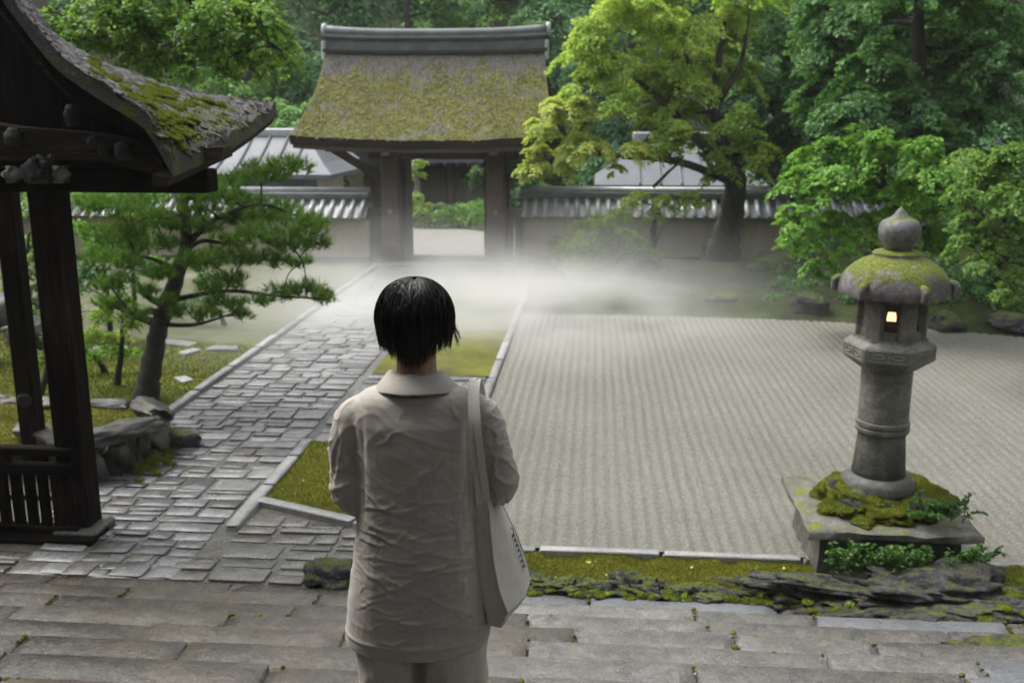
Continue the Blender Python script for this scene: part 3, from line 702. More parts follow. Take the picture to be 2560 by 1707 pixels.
# ------------------------------------------------------------------ gate
GX, GY = -3.62, 24.0
gate = thing('temple_gate', 'timber temple gate with mossy bark roof and grey ridge at the path end', 'gate', (GX, GY, 0))
for s in (-1, 1):
    # the two square main posts facing the court, with a darker door post behind
    p = MB().box((s * 1.27, -0.05, 1.35), (0.44, 0.42, 2.70), bev=0.03); o = p.build('post', MT['gate_red'], gate)
    MB().box((s * 1.27, -0.275, 0.2), (0.46, 0.02, 0.40), bev=0.005).build('post_shoe', MT['gate_dark'], o)
    MB().lathe([(0.03, -0.04), (0.06, -0.03), (0.06, 0.0), (0.03, 0.03), (0.0, 0.035)], 14).build('stud', MT['whitecap'], o).matrix_local = Matrix.Translation((s * 1.27, -0.27, 1.24)) @ Matrix.Rotation(R(90), 4, 'X')
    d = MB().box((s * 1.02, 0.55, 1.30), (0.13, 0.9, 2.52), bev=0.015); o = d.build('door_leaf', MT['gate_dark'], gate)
    MB().box((s * 1.34, 1.05, 1.35), (0.36, 0.36, 2.7), bev=0.03).build('rear_post', MT['gate_wood'], gate)
    # side screen between post and garden wall: vertical boards
    for i in range(2):
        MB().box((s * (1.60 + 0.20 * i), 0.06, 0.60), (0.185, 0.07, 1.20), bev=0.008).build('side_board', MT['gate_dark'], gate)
    MB().box((s * 1.70, 0.06, 1.25), (0.46, 0.16, 0.12), bev=0.012).build('side_rail', MT['gate_wood'], gate)
    # nose block above the post
    MB().box((s * 1.27, -0.42, 2.68), (0.26, 0.50, 0.20), bev=0.04).build('bracket', MT['gate_wood'], gate)
    MB().box((s * 1.27, -0.70, 2.68), (0.22, 0.06, 0.17), bev=0.03).build('bracket_nose', MT['whitecap'], gate)
    # raking gable board below the verge and the panel it frames
    a, b = (s * 2.75, -0.5, 2.86), (s * 1.47, 0.1, 1.98)
    MB().beam(a, b, 0.10, 0.20, 0.01).build('raking_board', MT['gate_red'], gate)
    MB().prism([(s * 2.55, 0.16, 2.82), (s * 1.5, 0.16, 2.10), (s * 1.5, 0.16, 2.82)], (0, 0.05, 0)).build('gable_panel', MT['bluegrey'], gate)
MB().box((0, -0.05, 2.60), (3.6, 0.30, 0.22), bev=0.02).build('lintel', MT['gate_wood'], gate)
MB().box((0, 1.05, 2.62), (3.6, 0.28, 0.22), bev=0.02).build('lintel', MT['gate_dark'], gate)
MB().box((0, -0.05, 0.075), (2.14, 0.26, 0.17), bev=0.015).build('threshold', MT['gate_dark'], gate)
MB().box((0, -0.30, 0.0), (3.4, 0.62, 0.09), bev=0.015).build('sill_stone', MT['kerb'], gate)
MB().box((0, -0.62, 2.76), (5.4, 0.16, 0.16), bev=0.015).build('eave_beam', MT['gate_wood'], gate)
for i in range(23):
    x = -2.7 + 5.4 * i / 22
    MB().beam((x, -1.55, 2.83 + 0.05 * (x / 2.9) ** 2), (x, 0.2, 3.18), 0.085, 0.10).build('rafter', MT['gate_wood'], gate)
# roof: thick bark thatch, concave slope, eaves and verges slightly lifted
def gate_roof_pt(u, t, side, th):
    """u -1..1 along ridge, t 0 ridge .. 1 eave"""
    half = lerp(2.58, 3.02, t ** 1.8); sag = (u * u)
    yy = side * (0.16 + t * 1.78)
    z = 4.98 - 1.99 * (1 - (1 - t) ** 1.55) * 1.0
    z = 4.98 - 2.0 * (1.30 * t - 0.30 * t * t) + 0.02 * mnoise.noise(Vector((u * 4, t * 4, side))) + sag * (0.05 + 0.06 * t)
    return Vector((u * half - 0.14, yy, z - th))
NU, NTT = 44, 22
rings = []
top_f = [[gate_roof_pt(-1 + 2 * i / NU, t / NTT, -1, 0) for i in range(NU + 1)] for t in range(NTT, -1, -1)]
top_b = [[gate_roof_pt(-1 + 2 * i / NU, t / NTT, 1, 0) for i in range(NU + 1)] for t in range(0, NTT + 1)]
bot_b = [[gate_roof_pt(-1 + 2 * i / NU, t / NTT, 1, 0.20) + Vector((0, -0.05, 0)) for i in range(NU + 1)] for t in range(NTT, -1, -1)]
bot_f = [[gate_roof_pt(-1 + 2 * i / NU, t / NTT, -1, 0.20) + Vector((0, 0.05, 0)) for i in range(NU + 1)] for t in range(0, NTT + 1)]
P = top_f + top_b + bot_b + bot_f + [top_f[0]]
rb = MB().grid(P)
m_ = NU + 1
ntop = len(top_f) + len(top_b)
idx = lambda r, i: r * m_ + i
for r in range(ntop - 1):                              # verges
    q = 2 * ntop - 1 - r
    rb.f.append((idx(r, 0), idx(r + 1, 0), idx(q - 1, 0), idx(q, 0))); rb.f.append((idx(r, NU), idx(q, NU), idx(q - 1, NU), idx(r + 1, NU)))
roof = rb.build('roof', MT['thatch'], gate); smooth_by_angle(roof, 50)
roof.data.materials.append(MT['thatch_edge'])
for p_ in roof.data.polygons:
    if p_.normal.z < 0.3: p_.material_index = 1
# ragged bark ends and moss tufts on the slope facing the court
def roof_tufts(name, n, mat, L, w, lift, seed, sel):
    g = np.random.default_rng(seed); VV = []
    for _ in range(n):
        u, t = g.uniform(-.99, .99), g.uniform(0.02, 0.995)
        if not sel(u, t, g): continue
        p = gate_roof_pt(u, t, -1, -0.004); d = (gate_roof_pt(u, min(1, t + .02), -1, 0) - gate_roof_pt(u, t - .02, -1, 0)).normalized() + Vector((g.normal(0, .3), g.normal(0, .15), lift + g.normal(0, .15)))
        d.normalize(); s_ = d.cross(Vector((0, -.6, .8))).normalized() * w * g.uniform(.5, 1.5); l = L * g.uniform(.4, 1.4)
        VV.append((p - s_, p + s_, p + d * l + s_ * .5, p + d * l - s_ * .5))
    V = np.array([[tuple(q) for q in f] for f in VV]).reshape(-1, 3)
    o = link_mesh(name, mesh_np(name, V, np.arange(len(V)).reshape(-1, 4), mat), roof); o['kind'] = 'stuff'
mossy_g = lambda u, t: mnoise.fractal(Vector((u * 5, t * 4, 3)), 0.8, 2, 4) + 0.9 * min(1, t * 2.6) - 0.55 > 0
roof_tufts('moss_tufts', 9000, MT['thatch_moss'], 0.045, 0.022, 0.2, 2, lambda u, t, g: mossy_g(u, t))
roof_tufts('bark_ends', 6000, MT['thatch_shred'], 0.08, 0.010, 0.03, 3, lambda u, t, g: not mossy_g(u, t) or g.random() < .3)
roof_tufts('bark_ends', 1200, MT['thatch_shred'], 0.10, 0.014, -0.5, 4, lambda u, t, g: t > 0.985)
# eave board under the thatch
MB().loft([[gate_roof_pt(-0.985 + 1.97 * i / 30, 0.985, -1, q) + Vector((0, dy, 0)) for q, dy in ((0.19, 0.02), (0.30, 0.06), (0.30, 0.18), (0.19, 0.18))] for i in range(31)]).build('eave_board', MT['gate_wood'], gate)
# gable infill
for s in (-1, 1):
    MB().prism([(s * 2.3, -1.2, 3.12), (s * 2.3, 1.2, 3.12), (s * 2.3, 0, 4.7)], (0.05, 0, 0)).build('gable_board', MT['gate_dark'], gate)
# ridge: box with flat cap and turned end tiles
def ridge_bar(z0, z1, w, half, lift):
    rs = []
    for i in range(25):
        u = -1 + 2 * i / 24; x = u * half - 0.14; l = lift * abs(u) ** 3
        rs.append([(x, -w, z0 + l), (x, w, z0 + l), (x, w, z1 + l), (x, -w, z1 + l)])
    return MB().loft(rs)
ridge = ridge_bar(4.97, 5.20, 0.22, 2.57, 0.05).build('ridge', MT['ridge'], roof)
ridge_bar(4.90, 4.975, 0.30, 2.62, 0.05).build('ridge_course', MT['gate_dark'], roof)  # dark strip added as a painted shadow under the ridge
ridge_bar(5.20, 5.25, 0.28, 2.66, 0.05).build('ridge_course', MT['gate_dark'], roof)
ridge_bar(5.25, 5.31, 0.26, 2.64, 0.06).build('ridge_course', MT['tile'], roof)
rs = []
for i in range(25):
    u = -1 + 2 * i / 24; x = u * 2.60 - 0.14; l = 0.09 * abs(u) ** 3
    rs.append([(x, 0.17 * math.cos(a), 5.36 + l + 0.12 * math.sin(a)) for a in [2 * math.pi * k / 12 for k in range(12)]])
MB().loft(rs).build('ridge_cap', MT['ridge'], roof, True)
for s in (-1, 1):
    MB().lathe([(0.0, -0.05), (0.15, -0.05), (0.17, 0), (0.15, 0.05), (0, 0.06)], 16).build('ridge_end', MT['tile_light'], roof, True).matrix_local = Matrix.Translation((s * 2.63 - 0.14, 0, 5.45)) @ Matrix.Rotation(R(90), 4, 'Y')
    MB().box((s * 2.61 - 0.14, -0.24, 4.98), (0.10, 0.10, 0.46), bev=0.03).build('ridge_end', MT['tile_light'], roof)

# ------------------------------------------------------------------ garden walls either side of the gate
cover_me = {}
def garden_wall(name, label, x0, x1, y, dy, zb=0.0):
    """plaster wall under a small tiled roof; local x along the wall"""
    L = x1 - x0
    w = thing(name, label, 'wall', (x0, y, zb), math.atan2(dy, L))
    MB().box((L / 2, 0, 0.52), (L, 0.42, 1.08), bev=0.01).build('plaster', MT['plaster'], w)
    MB().box((L / 2, 0, 0.05), (L + 0.02, 0.52, 0.14), bev=0.02).build('footing', MT['wallrock'], w)
    MB().box((L / 2, 0, 1.075), (L, 0.62, 0.06), bev=0.01).build('eave_board', MT['gate_dark'], w)
    MB().loft([[(x, -0.58, 1.12), (x, 0, 1.50), (x, 0.58, 1.12), (x, 0.56, 1.08), (x, 0, 1.40), (x, -0.56, 1.08)] for x in (0.005, L - 0.005)]).build('tile_bed', MT['tile'], w)
    n = int(L / 0.25); me = None
    for sgn in (-1, 1):
        for i in range(n):
            x = (i + 0.5) * L / n
            if me is None:
                mb = MB(); mb.tube([(0, -0.62, 0), (0, -0.3, 0.2), (0, 0.0, 0.40)], 0.062, 8); me = mb.mesh('cover_tile', MT['tile_light'], True)
            if sgn == 1 and i % 2: continue
            o = link_mesh('cover_tile', me, w); o.location = (x, 0, 1.135); o.rotation_euler = (0, 0, 0 if sgn < 0 else R(180))
    MB().box((L / 2, 0, 1.60), (L, 0.26, 0.16), bev=0.03).build('ridge_tile', MT['ridge'], w)
    MB().tube([(0.0, 0, 1.715), (L, 0, 1.715)], 0.085, 10).build('ridge_cap', MT['tile_light'], w, True)
    return w
garden_wall('garden_wall', 'beige plaster wall with grey tiled top left of the gate', -15.5, -5.45, 24.05, 0.0)
garden_wall('garden_wall', 'beige plaster wall with grey tiled top behind the yellow maple', -1.82, 9.6, 24.5, 0.3, 0.02)

# ------------------------------------------------------------------ buildings behind the walls
def hall(name, label, x0, x1, y0, y1, ze, zr, wallm, roofm, over=0.7, posts=0, ridge_in=1.2, band=None):
    b = thing(name, label, 'building', ((x0 + x1) / 2, (y0 + y1) / 2, 0)); hx, hy = (x1 - x0) / 2, (y1 - y0) / 2
    MB().box((0, 0, ze / 2), (2 * hx, 2 * hy, ze), bev=0.01).build('wall', wallm, b)
    ex, ey = hx + over, hy + over
    rx = max(0.1, ex - ridge_in)
    prof = []
    for t in (0.0, 0.35, 0.7, 1.0):
        z = ze + (zr - ze) * (t ** 1.25); prof.append([(-lerp(ex, rx, t), -lerp(ey, 0.05, t), z), (lerp(ex, rx, t), -lerp(ey, 0.05, t), z), (lerp(ex, rx, t), lerp(ey, 0.05, t), z), (-lerp(ex, rx, t), lerp(ey, 0.05, t), z)])
    prof = [[(p[0], p[1], p[2] - 0.12) for p in prof[0]]] + prof
    rf = MB().loft(prof).build('roof', roofm, b)
    MB().box((0, 0, zr + 0.06), (2 * rx + 0.3, 0.3, 0.24), bev=0.04).build('ridge', MT['tile_light'] if roofm != MT['darkroof'] else MT['darkroof'], rf)
    if roofm != MT['darkroof']:
        n = int(2 * rx / 0.5)
        for i in range(n + 1):
            x = -rx + 2 * rx * i / n
            MB().tube([(x, -ey + 0.02, ze + 0.03), (x, -lerp(ey, .05, .35), ze + (zr - ze) * .35 ** 1.25 + 0.03), (x, -lerp(ey, .05, .7), ze + (zr - ze) * .7 ** 1.25 + 0.03), (x, -0.1, zr)], 0.035, 6).build('roll', roofm, rf)
    if band: MB().box((0, -hy - 0.02, ze - 0.22), (2 * hx + 0.06, 0.06, 0.44), bev=0.01).build('frieze_board', band, b)
    return b
hall('storehouse', 'pale roofed outbuilding behind the wall left of the gate', -13.5, -7.6, 27.0, 30.0, 1.95, 2.95, MT['plaster2'], MT['paleroof'], 0.6, band=MT['bluegrey'])
hall('outbuilding', 'pale roofed outbuilding behind the wall under the yellow maple', 0.6, 4.0, 27.4, 31.0, 1.7, 2.85, MT['plaster2'], MT['paleroof'], 0.6)
inner = thing('inner_hall', 'dark timber hall with slate roof seen through the gate', 'building', (-5.2, 36.0, 0))
MB().box((0, 0, 1.0), (5.6, 3.0, 2.0), bev=0.02).build('wall', MT['gate_dark'], inner)
MB().loft([[(-3.6, -2.6, 1.93), (3.6, -2.6, 1.93), (3.6, 2.4, 1.93), (-3.6, 2.4, 1.93)], [(-3.6, -2.6, 2.06), (3.6, -2.6, 2.06), (3.6, 2.4, 2.06), (-3.6, 2.4, 2.06)], [(-2.6, -0.3, 3.6), (2.6, -0.3, 3.6), (2.6, 0.3, 3.6), (-2.6, 0.3, 3.6)]]).build('roof', MT['darkroof'], inner)
for i in range(18):
    MB().box((-3.3 + i * 0.39, -2.2, 1.87), (0.10, 0.9, 0.10), bev=0.01).build('rafter_end', MT['gate_wood'], inner)
for x in (-1.2, 0.25, 1.7, -2.6): MB().box((x, -1.66, 0.98), (0.2, 0.2, 1.9), bev=0.02).build('post', MT['kerb'] if x == -1.2 else MT['gate_wood'], inner)
MB().box((-0.4, -1.9, 0.42), (2.6, 0.5, 0.12), bev=0.02).build('veranda', MT['kerb'], inner)
for i in range(4): MB().box((-0.2 + i * 0.62, -1.53, 1.05), (0.56, 0.06, 1.2), bev=0.01).build('door_panel', MT['gate_wood'], inner)

# ------------------------------------------------------------------ the hall the viewer stands in (behind and above the camera)
hallb = thing('entrance_hall', 'dark timber hall at the head of the stair', 'building', (-0.6, -3.0, LZ))
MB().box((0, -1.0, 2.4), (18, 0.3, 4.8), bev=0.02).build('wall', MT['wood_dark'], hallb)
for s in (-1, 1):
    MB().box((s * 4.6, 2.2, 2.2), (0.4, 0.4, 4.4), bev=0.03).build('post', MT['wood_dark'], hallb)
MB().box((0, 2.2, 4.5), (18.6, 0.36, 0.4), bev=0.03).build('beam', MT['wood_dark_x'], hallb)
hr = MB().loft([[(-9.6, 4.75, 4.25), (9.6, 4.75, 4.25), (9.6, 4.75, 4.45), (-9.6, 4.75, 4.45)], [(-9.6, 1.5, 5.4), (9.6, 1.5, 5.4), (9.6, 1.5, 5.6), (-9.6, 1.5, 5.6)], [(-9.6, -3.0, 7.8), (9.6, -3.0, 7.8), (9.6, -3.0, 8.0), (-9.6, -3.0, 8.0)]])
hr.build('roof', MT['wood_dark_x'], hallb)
# unseen wall and roof added beside the stair to shade the left steps
MB().box((-8.0, 4.0, 2.0 - LZ / 2), (3.2, 9.4, 5.4 + LZ / 2), bev=0.03).build('wing_wall', MT['wood_dark'], hallb)
MB().loft([[(-10.6, -2.0, 4.6), (-5.3, -2.0, 4.6), (-5.3, 9.4, 4.6), (-10.6, 9.4, 4.6)], [(-10.6, -2.0, 4.8), (-5.3, -2.0, 4.8), (-5.3, 9.4, 4.8), (-10.6, 9.4, 4.8)], [(-8.1, -2.0, 6.3), (-7.9, -2.0, 6.3), (-7.9, 9.4, 6.3), (-8.1, 9.4, 6.3)]]).build('wing_roof', MT['wood_dark_x'], hallb)
# ------------------------------------------------------------------ old pavilion on the left
pav = thing('pavilion', 'dark weathered timber pavilion with curved mossy roof and carved brackets', 'pavilion', (-4.43, 7.85, 0))
PO = Vector((-4.43, 7.85, 0))
def pw(*p): return Vector(p) - PO                      # world -> pavilion
NEAR_Y, FAR_Y = 7.0, 9.6
near = catmull([at(px, py, NEAR_Y) for px, py in ((-420, -720), (-60, -130), (-10, -62), (35, 0), (129, 118), (225, 190), (321, 250), (366, 288), (430, 396))], 6)
fars = catmull([at(px, py, FAR_Y) for px, py in ((-330, -620), (-30, -150), (30, -62), (80, 8), (147, 94), (240, 146), (345, 188), (480, 230), (690, 256))], 6)
NR = len(near); NC = 60
def roof_pt(i, v, drop=0.0):
    p = near[i].lerp(fars[i], v)
    eave = (i / (NR - 1)) ** 4
    z = p.z - 0.05 * math.sin(math.pi * v) * eave - drop
    return Vector((p.x, p.y, z))
rr_ = random.Random(3)
def rough_top(i, v):
    p = roof_pt(i, v); a = 0.030
    n_ = mnoise.fractal(Vector((p.x * 3.5, p.y * 11, p.z * 3.5)), 0.7, 2.2, 6)
    edge = max(0, 1 - v * 14) * 0.025 + (0.03 if i > NR - 4 else 0)
    return p + Vector((0, 0, a * n_ + edge * mnoise.noise(Vector((p.x * 16, p.y * 16, 3)))))
top = [[rough_top(i, j / NC) - PO for j in range(NC + 1)] for i in range(NR)]
bot = [[roof_pt(i, j / NC, 0.13) - PO for j in range(NC + 1)] for i in range(NR - 1, -1, -1)]
g = MB().grid(top + bot + [top[0]])
m_ = NC + 1
for i in range(NR - 1):
    q = 2 * NR - 1 - i
    g.f.append((i * m_, q * m_, (q - 1) * m_, (i + 1) * m_)); g.f.append((i * m_ + NC, (i + 1) * m_ + NC, (q - 1) * m_ + NC, q * m_ + NC))
proof = g.build('roof', MT['pav_roof'], pav); smooth_by_angle(proof, 60)
att = proof.data.attributes.new('moss', 'FLOAT', 'POINT')
vals = []
for v in proof.data.vertices:                          # where moss has settled: the outer, flatter half of the slope
    w = v.co + PO
    vals.append(0.16 * sstep(-3.95, -3.45, w.x) * (1 - 0.9 * sstep(3.0, 2.0, 0)) - 0.16 * sstep(-3.9, -4.4, w.x) - 0.22 * sstep(9.1, 9.5, w.y))
att.data.foreach_set('value', vals)
# broken bark shingles along the near verge and the eave
for k in range(70):
    if k < 34: i = rr_.randrange(8, NR - 2); v = rr_.uniform(0.0, 0.07)
    else: i = NR - 1 - rr_.randrange(0, 3); v = rr_.uniform(0, 0.95)
    p = roof_pt(i, v) - PO
    MB().box((0, 0, 0), (rr_.uniform(0.05, 0.12), rr_.uniform(0.025, 0.06), rr_.uniform(0.010, 0.022)), bev=0.005).build('shingle', MT['pav_roof'], proof).matrix_local = Matrix.Translation(p + Vector((0, 0, 0.004))) @ Euler((rr_.uniform(-.15, .15), rr_.uniform(.25, .55), rr_.uniform(-.5, .5))).to_matrix().to_4x4()
# moss cushions on the roof
mc = [rock_mesh('moss_cushion', (1, 1, 1), MT['brightmoss'], 30 + k, 2, 0.27, 0.2, 1.8) for k in range(3)]
n_c = 0
while n_c < 230:
    i = rr_.randrange(NR - 20, NR - 1); v = rr_.uniform(0.02, 0.86)
    if mnoise.noise(Vector((i * .35, v * 6, 1))) < -0.12 + 0.5 * max(0, (NR - 13 - i) / 8): continue
    p = rough_top(i, v) - PO; s_ = rr_.uniform(0.014, 0.042); n_c += 1
    o = link_mesh('moss_cushion', mc[n_c % 3], proof); o.location = p - Vector((0, 0, 0.004)); o.scale = (s_ * 1.7, s_ * 1.1, s_ * 0.8); o.rotation_euler = (0, 0.35, rr_.uniform(-.4, .4))
# shaggy bark ends and moss shoots lying down the slope
def shreds(name, n, mat, L, w, sel, seed, lift=0.12):
    g = np.random.default_rng(seed); VV = []
    for k in range(n * 3):
        if len(VV) >= n: break
        i = g.uniform(1, NR - 1.02); v = g.uniform(-0.004, 0.995)
        if not sel(i, v, g): continue
        i0 = int(i); p = rough_top(i0, max(0, v)).lerp(rough_top(i0 + 1, max(0, v)), i - i0); t = (near[i0 + 1] - near[i0]).normalized()
        d = t + Vector((g.normal(0, .12), g.normal(0, .35), lift + g.normal(0, .14))); d.normalize(); s_ = d.cross(Vector((0, 0, 1))).normalized() * w * g.uniform(.5, 1.5)
        l = L * g.uniform(.4, 1.3); a = p - PO - d * l * .3 + Vector((0, 0, .004)); b_ = a + d * l
        VV.append((a - s_, a + s_, b_ + s_ * .4, b_ - s_ * .4))
    V = np.array([[tuple(q) for q in f] for f in VV]).reshape(-1, 3)
    o = link_mesh(name, mesh_np(name, V, np.arange(len(V)).reshape(-1, 4), mat), proof); o['kind'] = 'stuff'
def mossy(i, v): return mnoise.noise(Vector((i * .35, v * 6, 1))) > -0.12 + 0.5 * max(0, (NR - 13 - i) / 8) and v < 0.88
shreds('bark_ends', 7000, MT['bark_shred'], 0.075, 0.007, lambda i, v, g: not mossy(i, v) or g.random() < .25, 3)
shreds('bark_ends', 1500, MT['bark_shred'], 0.10, 0.009, lambda i, v, g: v < 0.05 or i > NR - 2, 4, -0.5)
shreds('moss_shoots', 7000, MT['moss_nap_bright'], 0.03, 0.005, lambda i, v, g: mossy(i, v), 5, 0.5)
# bargeboards: two curved layers under the near verge
def curved_board(name, y0, d0, h, t, i0, i1, mat, dx=0.0):
    rs = []
    for i in range(i0, i1):
        p = near[i]; rs.append([pw(p.x + dx, y0, p.z - d0), pw(p.x + dx, y0 + t, p.z - d0), pw(p.x + dx, y0 + t, p.z - d0 - h), pw(p.x + dx, y0, p.z - d0 - h)])
    o = MB().loft(rs).build(name, mat, pav); return o
curved_board('bargeboard', 7.05, 0.10, 0.11, 0.08, 0, NR - 3, MT['wood_dark'])
curved_board('bargeboard', 7.13, 0.20, 0.10, 0.06, 0, NR - 4, MT['wood_dark'])
curved_board('barge_fillet', 7.03, 0.192, 0.018, 0.12, 0, NR - 4, MT['wood_dark_x'])
# eave fascia from the near corner to the far, upturned corner
MB().loft([[roof_pt(NR - 1, j / 12, q) - PO + Vector((dx, 0, 0)) for q, dx in ((0.12, -0.02), (0.20, -0.05), (0.20, -0.16), (0.12, -0.16))] for j in range(13)]).build('eave_board', MT['wood_dark_y'], pav)
# soffit: boards following the slope, seen from below
for k in range(12):
    v0, v1 = 0.035 + k * 0.08, 0.035 + (k + 1) * 0.08 - 0.008
    dz = 0.19 + 0.012 * (k % 2)
    MB().loft([[roof_pt(i, v0, dz) - PO, roof_pt(i, v1, dz) - PO, roof_pt(i, v1, dz - 0.05) - PO, roof_pt(i, v0, dz - 0.05) - PO] for i in range(0, NR - 1)]).build('soffit_board', MT['wood_dark_y'], pav)
for k in range(7):
    v0 = 0.07 + k * 0.125
    MB().loft([[roof_pt(i, v0, 0.20) - PO, roof_pt(i, v0 + 0.028, 0.20) - PO, roof_pt(i, v0 + 0.028, 0.28) - PO, roof_pt(i, v0, 0.28) - PO] for i in range(0, NR - 2)]).build('rafter', MT['wood_dark_y'], pav)
# posts
def post(x, y, w, z1, name='post'):
    o = MB().box(pw(x, y, z1 / 2), (w, w, z1), bev=0.022).build(name, MT['wood_dark'], pav); return o
p1_ = post(-4.44, 7.85, 0.25, 3.0)
MB().box(pw(-4.43, 7.85, 0.03), (0.40, 0.40, 0.10), bev=0.03).build('post_base', MT['wallrock'], p1_)
p2_ = post(-5.63, 9.2, 0.19, 2.9)
MB().lathe([(0.0, -0.02), (0.07, -0.02), (0.075, 0.0), (0.05, 0.012), (0.045, 0.005), (0.0, 0.005)], 16).build('iron_ring', MT['carve'], p2_).matrix_local = Matrix.Translation(pw(-5.62, 9.09, 0.80)) @ Matrix.Rotation(R(90), 4, 'X')
post(-7.6, 7.85, 0.285, 3.0); post(-7.6, 9.3, 0.285, 3.0)
# beams
MB().box(pw(-5.4, 7.85, 3.06), (4.7, 0.22, 0.19), bev=0.015).build('tie_beam', MT['wood_dark_x'], pav)
MB().beam(pw(-4.43, 7.9, 3.04), pw(-5.66, 9.3, 2.98), 0.16, 0.2, 0.015).build('tie_beam', MT['wood_dark'], pav)
cb = [at(px, py, 7.72) for px, py in ((-60, 396), (60, 400), (170, 398), (260, 404), (340, 420), (410, 436), (470, 432), (520, 414), (568, 392))]
ct = [at(px, py, 7.72) for px, py in ((-60, 300), (60, 318), (170, 326), (260, 336), (340, 352), (410, 366), (470, 370), (520, 368), (568, 366))]
MB().loft([[pw(b_.x, 7.62, b_.z), pw(b_.x, 7.84, b_.z), pw(t_.x, 7.84, t_.z), pw(t_.x, 7.62, t_.z)] for b_, t_ in zip(catmull(cb, 4), catmull(ct, 4))]).build('curved_beam', MT['wood_dark_y'], pav)
# gable boarding over the beam
gp = [(q_.x, q_.z) for q_ in [roof_pt(i, 0.46, 0.30) for i in range(1, NR - 3, 3)]]
MB().prism([pw(gp[0][0], 8.2, 3.1)] + [pw(x, 8.2, z) for x, z in gp] + [pw(gp[-1][0], 8.2, 3.1)], (0, 0.06, 0)).build('gable_board', MT['wood_dark'], pav)
# carved pendants and bracket head
def carving(name, px, py, Y, size, seed, mat='carve'):
    o = link_mesh(name, rock_mesh(name, size, MT[mat], seed, 3, 0.27, 0.8, 3.2), pav); o.location = at(px, py, Y) - PO; return o
carving('pendant', 182, 318, 7.55, (0.05, 0.04, 0.17), 3); carving('pendant', 260, 395, 7.55, (0.035, 0.03, 0.13), 4)
carving('pendant', 312, 400, 7.52, (0.07, 0.05, 0.14), 5); carving('pendant', 36, 366, 7.5, (0.07, 0.05, 0.14), 6); carving('pendant', 235, 372, 7.57, (0.05, 0.03, 0.10), 16)
carving('bracket_head', 104, 458, 7.60, (0.125, 0.12, 0.20), 8)
for px, py in ((88, 408), (112, 418), (126, 404), (103, 440), (84, 446)):
    carving('carved_curl', px, py, 7.47, (0.026, 0.03, 0.05), px)
for px, w in ((33, 0.15), (152, 0.12)):
    c = at(px, 436, 7.64) - PO
    o = MB().box((0, 0, 0), (w, 0.20, 0.135), bev=0.055).build('beam_nose', MT['whitecap'], pav, True); o.location = c
    MB().tube([(0.028 * math.cos(a) * (1 - a / 9), -0.103, 0.028 * math.sin(a) * (1 - a / 9)) for a in [k * 0.55 for k in range(12)]], 0.005, 5).build('painted_scroll', MT['ink'], o)
# railing: rails and a boarded panel with narrow slits
RY = 7.72
lat = [at(x, 1345, RY).x for x in (-260, -232, -196, -160, -124, -92, -60, -28, 6, 40, 74, 107, 139, 171, 205)]
for a, b in zip(lat[:-1], lat[1:]):
    MB().box(pw((a + b) / 2, RY, 0.33), (b - a - 0.030, 0.045, 0.60), bev=0.006).build('rail_board', MT['wood_dark'], pav)
xl, xr = lat[0], lat[-1]
for z, h in ((0.045, 0.12), (0.33, 0.045), (0.62, 0.09), (0.78, 0.07)):
    MB().box(pw((xl + xr) / 2, RY + (0.04 if h == 0.045 else 0), z), (xr - xl, 0.10 if h != 0.045 else 0.03, h), bev=0.01).build('rail', MT['wood_dark_x'], pav)
for x in (-5.30, -5.0, -5.75): MB().box(pw(x, RY, 0.70), (0.08, 0.08, 0.1), bev=0.008).build('rail_block', MT['wood_dark'], pav)
MB().box(pw(-4.72, 7.72, 0.0), (1.0, 0.34, 0.07), bev=0.01).build('sill', MT['wood_dark_x'], pav)

# ------------------------------------------------------------------ stone-edged moss bed behind the pavilion
bed = thing('stone_bed', 'low rough stone bed with dark coping and moss beside the path', 'raised bed', (-5.4, 10.0, 0))
BO = Vector((-5.4, 10.0, 0))
rb2 = random.Random(21)
edge = [(-5.05, 8.95), (-4.78, 9.35), (-4.74, 10.05), (-5.15, 10.5)]
def along(pts, s):
    for a, b in zip(pts[:-1], pts[1:]):
        L = math.dist(a, b)
        if s <= L: return (lerp(a[0], b[0], s / L), lerp(a[1], b[1], s / L), math.atan2(b[1] - a[1], b[0] - a[0]))
        s -= L
    a, b = pts[-2:]; return (b[0], b[1], math.atan2(b[1] - a[1], b[0] - a[0]))
tot = sum(math.dist(a, b) for a, b in zip(edge[:-1], edge[1:]))
s = 0.12; k = 0
while s < tot:
    w = rb2.uniform(0.30, 0.46); x, y, a = along(edge, s)
    o = link_mesh('wall_stone', rock_mesh('wall_stone', (w * .58, 0.16, 0.42), MT['wallrock'], 50 + k, 4, 0.30, 0.5, 1.4), bed)
    o.location = Vector((x, y, -0.02)) - BO; o.rotation_euler = (0, 0, a); s += w * 0.92; k += 1
def coping(pts, z):
    s = 0.0; tot = sum(math.dist(a, b) for a, b in zip(pts[:-1], pts[1:])); k = 0
    while s < tot - 0.1:
        w = min(rb2.uniform(0.55, 0.95), tot - s); x, y, a = along(pts, s + w / 2)
        o = link_mesh('coping_stone', rock_mesh('coping_stone', (w * .60, 0.18, 0.16), MT['wallrock'], 70 + k, 4, 0.285, 0.5, 1.2), bed)
        o.location = Vector((x, y, z)) - BO; o.rotation_euler = (0, 0.03, a); s += w; k += 1
coping(edge, 0.36)
coping([(-5.2, 10.55), (-6.4, 10.62), (-9.2, 10.7)], 0.22)
coping([(-5.1, 8.9), (-5.9, 9.5)], 0.34)
o = MB().grid([[(x - BO.x, y - BO.y, 0.30 + 0.05 * fbm(x, y, 2, 3)) for x in np.linspace(-9.4, -4.95, 40)] for y in np.linspace(9.1, 10.6, 16)]).build('bed_moss', MT['moss'], bed, True); o['kind'] = 'stuff'; bed_moss = o
